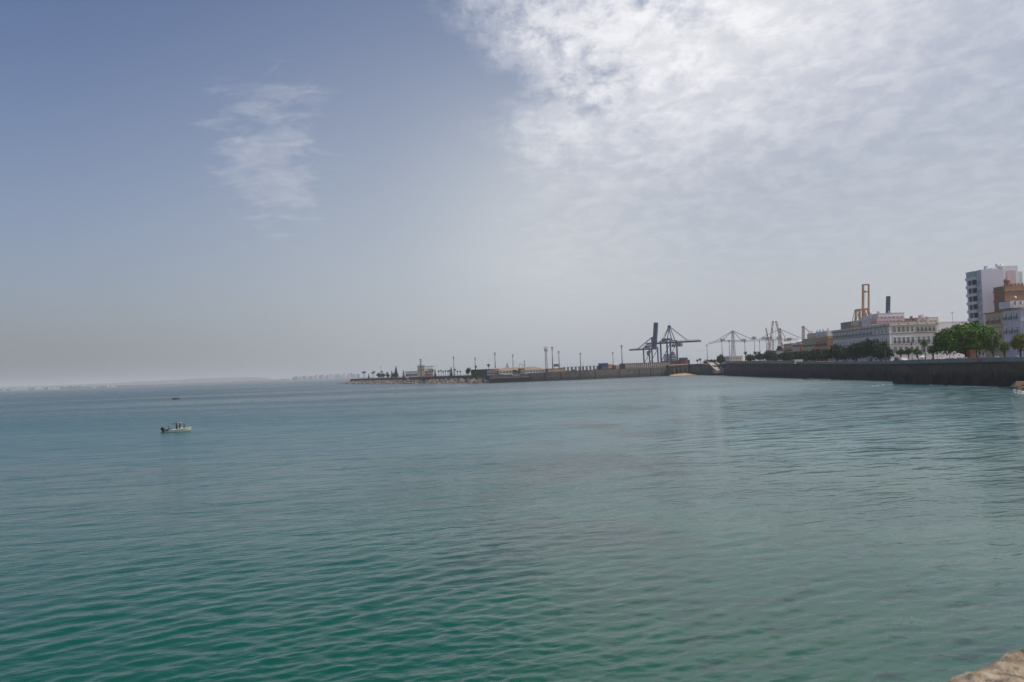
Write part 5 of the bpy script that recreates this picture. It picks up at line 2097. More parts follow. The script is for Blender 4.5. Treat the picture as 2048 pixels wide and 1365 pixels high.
for px, py, Y, b, lb in [(907, 714, 690, 0.9, 'leftmost floodlight mast, above the breakwater palms'), (950, 716, 690, 0.9, 'floodlight mast behind the tall slim palm'),
                         (989.5, 706, 680, 1.1, 'tall floodlight mast rising at the left end of the long tan roof'), (1025.3, 709.5, 690, 0.9, 'floodlight mast behind the middle of the tan roof'),
                         (1104, 695, 690, 1.25, 'tallest floodlight mast beside the aerial tower'), (1117.4, 702.5, 720, 1.05, 'floodlight mast second right of the aerial tower'),
                         (1160.4, 706.5, 730, 1.05, 'lone floodlight mast above the open colonnade'), (1225.5, 705, 760, 0.9, 'shorter floodlight mast above the red kiosk'),
                         (1243, 691.5, 740, 1.3, 'tall thick floodlight mast left of the blue cranes')]:
    floodlight(lb, px, py, Y, 5.3 if Y < 735 else 4.0, b)
for x, y, yb, Y, lb in [(100, 658, 880, 1050, 'pale mast at the left tip of the white crane boom'), (316, 590, 840, 1000, 'pale mast under the left half of the white crane boom'),
                        (425, 597, 840, 950, 'pale mast just left of the white crane tower'), (652, 600, 790, 1000, 'pale mast right of the white crane tower'),
                        (870, 600, 790, 1050, 'pale mast between the two white cranes'), (966, 565, 790, 980, 'tall bluish mast left of the red raised jibs'),
                        (790, 540, 780, 1100, 'pale mast at the joint of the two white booms'), (1318, 570, 640, 1050, 'pale mast above the coloured row of houses')]:
    floodlight(lb, 1400 + x / 7.314, 600 + y / 7.314, Y, 4.0, 1.25, 'pale port floodlight masts')


def aerial_tower():
    p = D(1091.3, 694, 680)
    z0 = 5.3
    H = p.z - z0
    root = empty('aerial_tower', (p.x, p.y, z0))
    lattice(MB(), (0, 0, 0), (0, 0, H - 2.5), 1.9, 0.3, 10, 1.0).build('lattice', M['steel'], root)
    for s in (-1, 0, 1):
        MB().box(s * 1.2 - 0.22, s * 1.2 + 0.22, -0.2, 0.2, H - 4.0, H).build('antenna', M['steel'], root)
    m = MB()
    m.bar((-1.3, 0, H - 3.6), (1.3, 0, H - 3.6), 0.25)
    m.bar((-1.3, 0.3, H - 2.2), (1.3, 0.3, H - 2.2), 0.25)
    m.build('crossbar', M['steel'], root)
    tag(root, 'lattice aerial tower with forked top, tallest thing on the middle pier', 'aerial tower')
    # thin dark mast by the tan roof
    p = D(1048.5, 721, 655)
    root = empty('mast', (p.x, p.y, 6.0))
    MB().tube([(0, 0, 0), (0, 0, p.z - 6)], [0.32, 0.26], 8).build('pole', M['iron'], root)
    MB().box(-0.3, 0.3, -0.3, 0.3, 0, 0.3).build('base', M['steel'], root)
    tag(root, 'short thick dark mast standing in front of the tan roof', 'mast')


aerial_tower()


def obox(a, b, depth, z0, z1):
    """box whose front runs from a to b (left to right seen from the camera), going back by depth"""
    a, b = Vector(a), Vector(b)
    d = (b - a).normalized()
    n = Vector((-d.y, d.x))
    return [(a.x, a.y), (b.x, b.y), (b.x + n.x * depth, b.y + n.y * depth), (a.x + n.x * depth, a.y + n.y * depth)], d, n


def pier_building(label, name, cat, pxa, Ya, pxb, Yb, pyt, pyb, depth, wall, z0=5.25, windows=0, wz=0.3, wh=1.2, ww=None, roof=None, roofmat=None, eave=0.4, pil=0):
    """building whose front runs between two image columns at given distances"""
    pm = (pyt + pyb) / 2
    a = Vector((XatY(pxa, Ya, pm), Ya))
    b = Vector((XatY(pxb, Yb, pm), Yb))
    L = (b - a).length
    ang = math.atan2(b.y - a.y, b.x - a.x)
    zt = D((pxa + pxb) / 2, pyt, (Ya + Yb) / 2).z
    root = empty(name, (a.x, a.y, z0), ang)
    H = zt - z0
    rh = roof or 0
    MB().box(0, L, 0, depth, 0, H - rh).build('wall', wall, root)
    if roof:
        m = MB()
        e = eave
        h = H - rh
        m.add([(-e, -e, h + 0.01), (L + e, -e, h + 0.01), (L + e, depth + e, h + 0.01), (-e, depth + e, h + 0.01), (min(L * 0.25, depth / 2), depth / 2, H), (L - min(L * 0.25, depth / 2), depth / 2, H)],
              [(0, 1, 5, 4), (1, 2, 5), (2, 3, 4, 5), (3, 0, 4), (3, 2, 1, 0)])
        m.build('roof', roofmat, root, fix=True)
    else:
        MB().box(-0.25, L + 0.25, -0.25, depth + 0.25, H - rh + 0.003, H - rh + 0.3).build('roof', roofmat or wall, root)
    if windows:
        w = ww or L / windows * 0.66
        me = MB().mat(0).box(-w / 2, w / 2, -0.06, 0.05, 0, wh).mat(1).box(-w / 2 - 0.12, w / 2 + 0.12, -0.14, 0.05, -0.16, -0.004).box(-w / 2 - 0.12, w / 2 + 0.12, -0.14, 0.05, wh + 0.004, wh + 0.15).build('window', [M['glass'], M['trim_white']])
        dm = me.data
        bpy.data.objects.remove(me)
        for i in range(windows):
            o = bpy.data.objects.new('window', dm)
            COL.objects.link(o)
            o.parent = root
            o.location = (L * (i + 0.5) / windows, 0, wz * (H - rh))
    if pil:
        for i in range(pil + 1):
            x = i * (L - 0.5) / pil
            MB().box(x, x + 0.55, -0.3, -0.003, 0, H - rh - 0.01).build('pilaster', M['cream_wall'], root)
    tag(root, label, cat)
    return root, L, H


def pier_things():
    pier_building('long low building with tan hipped roof and a band of dark windows on the pier', 'long_building', 'building', 999, 637, 1094, 652, 734.5, 748, 15, M['white_wall'], windows=16, wz=0.50, wh=1.05, roof=2.6, roofmat=M['tan_roof'])
    pier_building('white canopy building left of the long tan roof', 'canopy_building', 'building', 974, 640, 998.5, 640, 742, 750, 10, paint('canopy_grey', (0.33, 0.31, 0.28), 0.85, 0.15, 0.3), windows=5, wz=0.3, wh=1.3, roofmat=M['white_wall'])
    pier_building('red tiled low house behind the canopy building', 'low_house', 'house', 981, 668, 1001, 668, 736.5, 746, 9, M['terracotta'], windows=4, roof=1.0, roofmat=M['terracotta'])
    pier_building('long clipped green hedge wall left of the tallest palm', 'hedge', 'hedge', 942, 672, 984, 668, 739.8, 748, 6, M['hedge'], roofmat=M['hedge'])
    pier_building('dark blue box kiosk in front of the long tan roofed building', 'kiosk', 'kiosk', 1025.5, 634, 1032.5, 634, 741, 746, 3, paint('kiosk_navy', (0.03, 0.035, 0.07), 0.6, 0.1, 0.5), windows=1)
    pier_building('grey block house breaking the middle of the window band', 'block_house', 'building', 1041, 636, 1049.5, 637, 738, 745.5, 6, paint('block_grey', (0.24, 0.22, 0.20), 0.9, 0.15, 0.5), windows=2, ww=1.0)
    pier_building('orange brown planter wall with shrubs right of the long building', 'planter', 'planter', 1096, 645, 1128, 655, 738, 743, 3, paint('planter_orange', (0.32, 0.20, 0.12), 0.9, 0.3, 0.4, 0.3), roofmat=M['hedge'])
    pier_building('navy blue kiosk at the right end of the open colonnade', 'kiosk', 'kiosk', 1202.5, 690, 1216, 692, 727.5, 738, 6, paint('kiosk_blue', (0.045, 0.055, 0.11), 0.6, 0.12, 0.5), windows=4, wz=0.2, wh=1.6, roofmat=paint('kiosk_blue_top', (0.03, 0.035, 0.08), 0.6, 0.12, 0.5))
    pier_building('terracotta and cream kiosk right of the navy blue kiosk', 'kiosk', 'kiosk', 1217, 692, 1229, 696, 729.3, 738, 6, M['terracotta'], windows=3, wz=0.25, wh=1.5, roofmat=M['cream_wall'])
    pier_building('low terracotta shed between the kiosks and the long pillared warehouse', 'shed', 'shed', 1232, 690, 1251, 694, 731, 738, 8, M['terracotta'], windows=6, wz=0.3, wh=1.4, roofmat=M['cream_wall'], pil=6)
    pier_building('long brown warehouse with pale pilasters and dark roof left of the beach', 'warehouse', 'warehouse', 1251, 676, 1338, 688, 726.5, 737, 12, paint('warehouse_brown', (0.17, 0.14, 0.115), 0.9, 0.2, 0.3, 0.2), windows=21, wz=0.15, wh=2.6, roofmat=paint('warehouse_roof', (0.10, 0.06, 0.055), 0.9, 0.2, 0.5), pil=22)
    # open colonnade
    Ya, Yb = 662, 694
    xa, xb = XatY(1127, Ya, 737), XatY(1202, Yb, 734)
    L = math.hypot(xb - xa, Yb - Ya)
    za, zb = D(1127, 735.2, Ya).z, D(1202, 731.4, Yb).z
    root = empty('colonnade', (xa, Ya, 5.25), math.atan2(Yb - Ya, xb - xa))
    m = MB().bar((0, 0, za - 5.25), (L, 0, zb - 5.25), 1.2, 0.35)
    m.bar((0, 3, za - 5.25), (L, 3, zb - 5.25), 0.5, 0.35)
    m.build('beam', M['stone_pale'], root, fix=True)
    for i in range(11):
        x = i * (L - 0.8) / 10
        z = za - 5.25 + (zb - za) * x / L
        MB().box(x, x + 0.75, -0.4, 0.4, 0, z - 0.18).build('column', M['stone_mid'], root)
        MB().box(x + 0.1, x + 0.65, 2.8, 3.2, 0, z - 0.18).build('column', M['stone_mid'], root)
    tag(root, 'open colonnade with a flat beam through which the sky shows', 'colonnade')
    # bushes along the colonnade
    for i, px in enumerate((1134, 1147, 1171, 1189)):
        p = D(px, 738, 668 + i * 8)
        tree(['leftmost low bush under the colonnade', 'second low bush under the colonnade', 'third low bush under the colonnade', 'rightmost low bush under the colonnade'][i],
             (p.x, p.y - 2.5, 5.25), 3.6, 2.4 + (i % 2) * 0.5, M['leaf_dark'], 0.3, 90, 0.6, 90 + i, None, 'bush', 'bush', 'low bushes under the colonnade')
    # pointed tent
    p = D(1014.5, 736, 665)
    root = empty('pointed_tent', (p.x, p.y, 5.25))
    zt = D(1014.5, 724.5, 665).z - 5.25
    gm = paint('tent_canvas', (0.30, 0.36, 0.34), 0.8, 0.1, 0.5)
    MB().add([(-2.6, -2, 2.5), (2.2, -2, 2.5), (2.2, 2, 2.5), (-2.6, 2, 2.5), (0.3, 0, zt)], [(0, 1, 4), (1, 2, 4), (2, 3, 4), (3, 0, 4), (3, 2, 1, 0)]).build('canopy', gm, root)
    for x, y in ((-2.4, -1.8), (2.0, -1.8), (2.0, 1.8), (-2.4, 1.8)):
        MB().tube([(x, y, 0), (x, y, 2.5)], 0.12, 6).build('pole', M['steel'], root)
    tag(root, 'grey green pointed tent above the left end of the tan roof', 'tent')
    # frame structure
    p = D(1044, 735, 660)
    root = empty('steel_frame', (p.x - 2.2, p.y, 5.25))
    zt = D(1044, 727.5, 660).z - 5.25
    for x in (0, 2.6):
        for y in (0, 2.0):
            MB().bar((x, y, 0), (x, y, zt - 1.0), 0.22).build('post', M['steel'], root)
    m = MB()
    m.box(-0.4, 3.0, -0.3, 2.3, zt - 1.0, zt - 0.75)
    m.bar((0, 0, zt - 0.7), (0.9, 0, zt + 0.9), 0.16)
    m.bar((1.8, 0, zt - 0.7), (0.9, 0, zt + 0.9), 0.16)
    m.build('platform', M['crane_red'], root, fix=True)
    tag(root, 'small steel frame with a platform beside the short dark mast', 'frame')
    # square structure on posts
    p = D(1112.6, 733, 690)
    root = empty('lookout_box', (p.x - 2.1, p.y, 5.25))
    zt = D(1112.6, 728.5, 690).z - 5.25
    MB().box(0, 4.2, 0, 3, zt - 2.2, zt).build('cabin', M['stone_mid'], root)
    for x in (0.2, 3.6):
        MB().box(x, x + 0.35, 1, 1.35, 0, zt - 2.203).build('post', M['steel'], root)
    tag(root, 'small square lookout box on posts between two floodlight masts', 'lookout')


pier_things()


def tip_buildings():
    pier_building('low white building with square windows on the breakwater', 'white_building', 'building', 811, 812, 838, 812, 743.5, 752, 9, M['white_wall'], z0=5.2, windows=9, wz=0.35, wh=1.9, ww=1.2, roofmat=M['cream_wall'])
    r, L, H = pier_building('cream tower building carrying the antenna mast', 'tower_building', 'building', 835, 792, 849.5, 792, 731.8, 751, 8, M['cream_wall'], z0=5.2, windows=3, wz=0.6, wh=1.2, ww=1.0, roofmat=M['cream_wall'])
    pier_building('pink lower wing under the pergola beside the cream tower building', 'pink_wing', 'building', 849.8, 778, 865, 778, 742.5, 751, 8, paint('salmon_wall', (0.46, 0.34, 0.28), 0.85, 0.1, 0.3, 0.1), z0=5.2, windows=4, wz=0.4, wh=1.2, ww=1.0, roofmat=M['cream_wall'])
    # pergola on the wing's roof terrace
    z0 = D(857, 741, 766).z
    zt = D(857, 733.2, 766).z
    xa, ya = XatY(849.5, 779, 738), 779
    xb, yb = XatY(864.5, 753, 738), 753
    L = math.hypot(xb - xa, yb - ya)
    root = empty('pergola', (xa, ya, z0 - 0.9), math.atan2(yb - ya, xb - xa))
    m = MB().box(-0.3, L + 0.3, 0.5, 5.8, zt - z0 + 0.7, zt - z0 + 1.1).build('roof', M['cream_wall'], root)
    for i in range(6):
        x = 0.2 + i * (L - 0.6) / 5
        MB().box(x, x + 0.35, 0.7, 1.05, 0.25, zt - z0 + 0.697).build('post', M['cream_wall'], root)
    MB().box(0, L, 0.6, 0.66, 1.2, 2.1).build('railing', M['white_wall'], root)
    tag(root, 'cream pergola on the roof terrace right of the tower building', 'pergola')
    # red awning
    p0, p1 = D(843, 748, 757), D(861, 747.5, 742)
    root = empty('awning', (p0.x, 757, 5.2), math.atan2(-15, p1.x - p0.x))
    LL = math.hypot(p1.x - p0.x, 15)
    MB().add([(0, 0, 1.9), (LL, 0, 1.9), (LL, 3, 2.6), (0, 3, 2.6), (0, 0, 1.7), (LL, 0, 1.7), (LL, 3, 2.4), (0, 3, 2.4)], [(0, 1, 2, 3), (7, 6, 5, 4), (0, 4, 5, 1), (1, 5, 6, 2), (2, 6, 7, 3), (3, 7, 4, 0)]).build('canopy', paint('awning_red', (0.20, 0.03, 0.035), 0.7, 0.1, 0.5), root)
    for i in range(4):
        MB().bar((i * LL / 3, 0.1, 0), (i * LL / 3, 0.1, 1.7), 0.12).build('post', M['steel'], root)
    tag(root, 'red awning in front of the pink wing', 'awning')
    # antenna mast
    p = D(841, 715.5, 790)
    root = empty('antenna_mast', (p.x, 790, 5.2))
    H = p.z - 5.2
    lattice(MB(), (0, 0, 0), (0, 0, H - 2), 1.6, 0.2, 12, 0.7).build('lattice', M['steel'], root)
    MB().tube([(0, 0, H - 2), (0, 0, H)], 0.08, 5).build('whip', M['steel'], root)
    for i, z in enumerate((H - 2.6, H - 4.6, H - 7)):
        MB().box(-0.9, 0.9, -0.5, 0.5, z, z + 0.9).build('antenna', M['steel'], root)
    tag(root, 'antenna mast standing on the cream tower building', 'antenna mast')
    # two beacons
    for px, py, pb, Y, lb in ((716.8, 751.5, 758, 958, 'tiny beacon post near the tip of the breakwater'), (761.5, 735, 748, 900, 'thin flag mast above the bushes near the tip')):
        p = D(px, py, Y)
        root = empty('mast', (p.x, p.y, 5.2 if Y < 950 else 6.0))
        z0 = root.location.z
        MB().tube([(0, 0, 0), (0, 0, p.z - z0)], [0.25, 0.12], 6).build('pole', M['steel'], root)
        MB().box(-0.5, 0.5, -0.3, 0.3, p.z - z0, p.z - z0 + 0.8).build('top', M['steel'], root)
        tag(root, lb, 'mast')


tip_buildings()


# sailing boats behind the colonnade, only their masts show
def yachts():
    rng = random.Random(4)
    hull = paint('yacht_white', (0.62, 0.62, 0.60), 0.4, 0.05, 0.5)
    alu = paint('mast_aluminium', (0.25, 0.25, 0.25), 0.4, 0.05, 0.5, metal=0.5)
    lst = [(1122, 726), (1128.5, 728.5), (1134.5, 723.5), (1141, 726), (1144, 724.5), (1152.5, 724), (1166.5, 724.5), (1180, 728.5), (1063, 730), (1071, 731)]
    proto = None
    for i, (px, py) in enumerate(lst):
        Y = 775 + (i % 4) * 9
        if px < 1100:
            Y = 790
        p = D(px, py, Y)
        H = p.z - 0.9
        root = empty('sailing_boat', (p.x, p.y, 0.0), R(90) + rng.uniform(-.2, .2))
        if proto is None:
            rings = []
            for x, w in ((-4.5, 1.1), (-2, 1.5), (1, 1.4), (3.5, 0.7), (5.0, 0.08)):
                rings.append([(x, -w, 1.0), (x, -w * 0.7, 0.1), (x, 0, -0.5), (x, w * 0.7, 0.1), (x, w, 1.0)])
            mb = MB().loft(rings)
            mb.box(-2.2, 1.8, -0.8, 0.8, 1.0, 1.5)
            q = mb.build('hull', hull, fix=True)
            proto = q.data
            bpy.data.objects.remove(q)
        o = bpy.data.objects.new('hull', proto)
        COL.objects.link(o)
        o.parent = root
        m = MB()
        m.tube([(0.5, 0, 1.0), (0.5, 0, H + 0.9)], [0.13, 0.09], 6)
        m.bar((0.5, -0.9, 1 + H * 0.6), (0.5, 0.9, 1 + H * 0.6), 0.06)
        m.bar((0.5, 0, 2.2), (-3.5, 0, 2.3), 0.12)
        m.build('mast', alu, root)
        tag(root, ['bare yacht mast just left of a floodlight mast above the colonnade, leftmost', 'second bare yacht mast from the left above the colonnade', 'tallest bare yacht mast in the left part of the colonnade',
                   'fourth bare yacht mast above the colonnade', 'fifth bare yacht mast above the colonnade', 'bare yacht mast nearest the lone floodlight mast on its left',
                   'bare yacht mast nearest the lone floodlight mast on its right', 'rightmost bare yacht mast above the colonnade',
                   'faint yacht mast above the right part of the tan roof, left one', 'faint yacht mast above the right part of the tan roof, right one'][i], 'sailing boat', 'sailing boats moored behind the pier')


yachts()


# ------------------------------------------------------------------ ship to shore cranes
def blue_crane(label, pxc, Y, pybeam, phi, w, l, back, front, raised_top=None, apex=None):
    xc = XatY(pxc, Y, pybeam + 20)
    g = 4.0
    zb = D(pxc, pybeam, Y).z - g
    root = empty('container_crane', (xc, Y, g), phi)
    mt = M['crane_blue']
    # legs
    for sx in (-1, 1):
        for sy in (-1, 1):
            MB().bar((sx * w / 2, sy * l / 2, 0), (sx * w / 2, sy * l / 2, zb + 2.2), 1.5, 1.5).build('leg', mt, root, fix=True)
    # sill beams and portal beams
    for sy in (-1, 1):
        MB().bar((-w / 2, sy * l / 2, zb * 0.30), (w / 2, sy * l / 2, zb * 0.30), 1.0, 1.3).build('portal_beam', mt, root, fix=True)
        MB().bar((-w / 2, sy * l / 2, zb * 0.30), (w / 2, sy * l / 2, zb - 0.5), 0.6).build('brace', mt, root, fix=True)
    for sx in (-1, 1):
        MB().bar((sx * w / 2, -l / 2, 1.6), (sx * w / 2, l / 2, 1.6), 1.1, 1.4).build('sill_beam', mt, root, fix=True)
        MB().bar((sx * w / 2, -l / 2, zb + 2.2), (sx * w / 2, l / 2, zb + 2.2), 1.2, 1.5).build('top_beam', mt, root, fix=True)
    # fixed girder over the legs and behind
    m = MB()
    for sy in (-2.2, 2.2):
        m.bar((-back, sy, zb), (w / 2 + 1.5, sy, zb), 0.9, 2.0)
    for i in range(9):
        x = -back + i * (back + w / 2) / 8
        m.bar((x, -2.2, zb), (x, 2.2, zb), 0.5)
    m.build('girder', mt, root, fix=True)
    rl = MB()
    for sy in (-3.1, 3.1):
        rl.bar((-back, sy, zb + 2.1), (w / 2, sy, zb + 2.1), 0.12)
        n = int((back + w / 2) / 2.2)
        for i in range(n + 1):
            x = -back + i * (back + w / 2) / n
            rl.bar((x, sy, zb + 0.9), (x, sy, zb + 2.1), 0.12)
    rl.build('railing', mt, root)
    # machinery house
    MB().box(-w / 2 - 1, w / 2 - 3, -3.4, 3.4, zb + 3.0, zb + 5.6).build('machinery_house', M['crane_grey'], root)
    # trolley and cabin
    cabx = w / 2 - 2 if apex else -w * 0.3
    MB().box(cabx, cabx + 3.4, -1.6, 1.6, zb - 5.6, zb - 2.2).box(cabx + 1.2, cabx + 2.2, -0.5, 0.5, zb - 2.203, zb - 1.0).build('cabin', M['crane_grey'], root)
    if apex:
        za = apex - g
        ax = w / 2 - 5.0
        for sy in (-1, 1):
            MB().bar((w / 2, sy * 4.5, zb + 2.5), (ax, sy * 0.9, za), 0.9).build('apex_leg', mt, root, fix=True)
            MB().bar((-w / 2 + 2, sy * 4.5, zb + 2.5), (ax, sy * 0.9, za), 0.75).build('apex_leg', mt, root, fix=True)
        MB().box(ax - 1.6, ax + 1.6, -1.6, 1.6, za - 1.2, za + 1.0).box(ax - 0.1, ax + 0.1, -0.1, 0.1, za + 1.0, za + 5.0).build('apex_head', mt, root)
        m = MB()
        for sy in (-2.2, 2.2):
            m.bar((w / 2 + 1.6, sy, zb), (front, sy, zb), 0.9, 1.9)
        n = 9
        for i in range(n + 1):
            x = w / 2 + 1.6 + i * (front - w / 2 - 2) / n
            m.bar((x, -2.2, zb), (x, 2.2, zb), 0.45)
        m.build('boom', mt, root, fix=True)
        rl = MB()
        for sy in (-3.1, 3.1):
            rl.bar((w / 2 + 1.6, sy, zb + 2.1), (front, sy, zb + 2.1), 0.12)
            for i in range(14):
                x = w / 2 + 1.6 + i * (front - w / 2 - 2) / 13
                rl.bar((x, sy, zb + 0.9), (x, sy, zb + 2.1), 0.12)
        rl.build('railing', mt, root)
        for sy in (-2.2, 2.2):
            MB().bar((ax, sy * 0.5, za), (front * 0.62, sy, zb + 1), 0.42).build('stay', mt, root, fix=True)
            MB().bar((ax, sy * 0.5, za), (-w / 2 - 2, sy, zb + 2.5), 0.36).build('stay', mt, root, fix=True)
        # second seaward cabin
        MB().box(w / 2 + 3, w / 2 + 11, -2.6, 2.6, zb - 5.4, zb - 1.2).build('trolley', M['crane_grey'], root)
    else:
        zr = raised_top - g
        dx = 2.8
        m = MB()
        hx = w / 2 + 1.0
        m.bar((hx - 1.6, 0, zb - 1), (hx + dx, 0, zr), 5.6, 3.2, up=(0, 1, 0))
        m.build('raised_boom', mt, root, fix=True)
        MB().bar((w / 2 - 3.2, 0, zb + 2), (w / 2 - 3.8, 0, zb + 17.0), 2.0, 2.0).build('mast_head', mt, root, fix=True)
        for sy in (-2.0, 2.0):
            MB().bar((w / 2 - 3.8, sy * 0.5, zb + 16.5), (-back * 0.62, sy, zb + 1), 0.55).build('stay', mt, root, fix=True)
        MB().box(-w / 2 + 1, -w / 2 + 5, -1.5, 1.5, zb - 9, zb - 3).build('spreader', M['crane_red'], root)
    # cable reel, feet
    for sx in (-1, 1):
        for sy in (-1, 1):
            MB().box(sx * w / 2 - 1.6, sx * w / 2 + 1.6, sy * l / 2 - 0.6, sy * l / 2 + 0.6, 0, 1.0).build('bogie', M['crane_grey'], root)
    tag(root, label, 'container crane')
    return root


blue_crane('right hand blue container crane with its long boom lowered level', 1338, 1000, 686, R(-40), 13.6, 16.2, 31, 43, apex=D(1344, 653, 1000).z)
blue_crane('left hand blue container crane with its broad boom raised upright', 1302, 1150, 698.5, R(-40), 13.6, 16.2, 34, 0, raised_top=D(1316, 646, 1150).z)


def yellow_crane():
    Y = 700.0
    root = empty('gantry_crane', (XatY(1727, Y, 640), Y, 4.0))
    o = root.location
    mt = M['crane_yellow']

    def q(x, y, dy=0.0):
        p = D(1640 + x / 7.585, 560 + y / 7.585, Y)
        return Vector((p.x - o.x, dy, p.z - o.z))
    g = -4.0 + 4.0
    # upright twin boom
    a0, a1 = q(648, 700), q(653, 72)
    b0, b1 = q(738, 600), q(738, 70)
    MB().bar(a0, a1, 1.5, 1.5, up=(0, 1, 0)).build('boom_girder', mt, root, fix=True)
    MB().bar(b0, b1, 1.2, 1.2, up=(0, 1, 0)).build('boom_girder', mt, root, fix=True)
    br = paint('crane_brown', (0.20, 0.14, 0.09), 0.7, 0.15, 0.2)
    MB().bar(q(645, 78), q(745, 72), 0.9, 1.1).build('crossbeam', br, root, fix=True)
    m = MB().bar(q(660, 187), q(732, 183), 0.9, 0.9)
    m.box(q(675, 190).x, q(695, 190).x, -0.8, 0.8, q(0, 208).z, q(0, 190).z)
    m.build('crossbeam', br, root, fix=True)
    for x in (672, 684):
        MB().bar(q(x, 205), q(x - 6, 430), 0.12).build('rope', M['iron'], root, fix=True)
    # portal: front and rear frames
    for dy in (-4.0, 4.0):
        MB().bar(q(560, 456, dy), q(720, 440, dy), 0.8, 1.0).build('portal_beam', mt, root, fix=True)
        for (x0, y0, x1, y1, t) in ((577, 455, 558, 720, 1.9), (557, 455, 500, 720, 0.7), (600, 460, 628, 640, 0.7), (635, 450, 640, 720, 1.8), (700, 445, 745, 640, 2.0), (690, 470, 672, 560, 0.6), (745, 640, 765, 720, 2.0)):
            MB().bar(q(x0, y0, dy), q(x1, y1, dy), t * 0.62, t * 0.62, up=(0, 1, 0)).build('leg' if t > 1 else 'brace', mt, root, fix=True)
        MB().bar(q(640, 585, dy), q(740, 582, dy), 0.9, 0.9).build('portal_beam', mt, root, fix=True)
        # feet to the ground, hidden behind the houses
        for x in (545, 640, 765):
            p = q(x, 700, dy)
            MB().bar((p.x, dy, 0), (p.x, dy, p.z + 0.2), 1.2).build('leg', mt, root, fix=True)
    for x in (577, 640, 715):
        p = q(x, 450)
        MB().bar((p.x, -4.6, p.z - 0.1), (p.x, 4.6, p.z - 0.1), 0.7, 0.8).build('tie_beam', mt, root, fix=True)
    tag(root, 'tall yellow gantry crane with twin upright boom behind the palace', 'gantry crane')
    # dark upright boom further right
    Y = 720.0
    p = D(1776.5, 593, Y)
    p2 = D(1774.8, 640, Y)
    root = empty('container_crane', (p2.x, Y, 4.0))
    zt = p.z - 4
    dk = M['crane_blue']
    MB().bar((0, 0, p2.z - 4 - 4), (p.x - p2.x, 0, zt), 2.9, 2.6, up=(0, 1, 0)).build('raised_boom', dk, root, fix=True)
    zz = p2.z - 4
    for sx in (-7, 7):
        for sy in (-7, 7):
            MB().bar((sx, sy, 0), (sx, sy, zz - 2), 1.4).build('leg', dk, root, fix=True)
        MB().bar((sx, -7, zz - 2.4), (sx, 7, zz - 2.4), 1.3).build('portal_beam', dk, root, fix=True)
    MB().bar((-14, 0, zz - 3.2), (7, 0, zz - 3.2), 2.2, 1.6).build('girder', dk, root, fix=True)
    tag(root, 'dark blue crane boom sticking straight up above the white roof house', 'container crane')


yellow_crane()


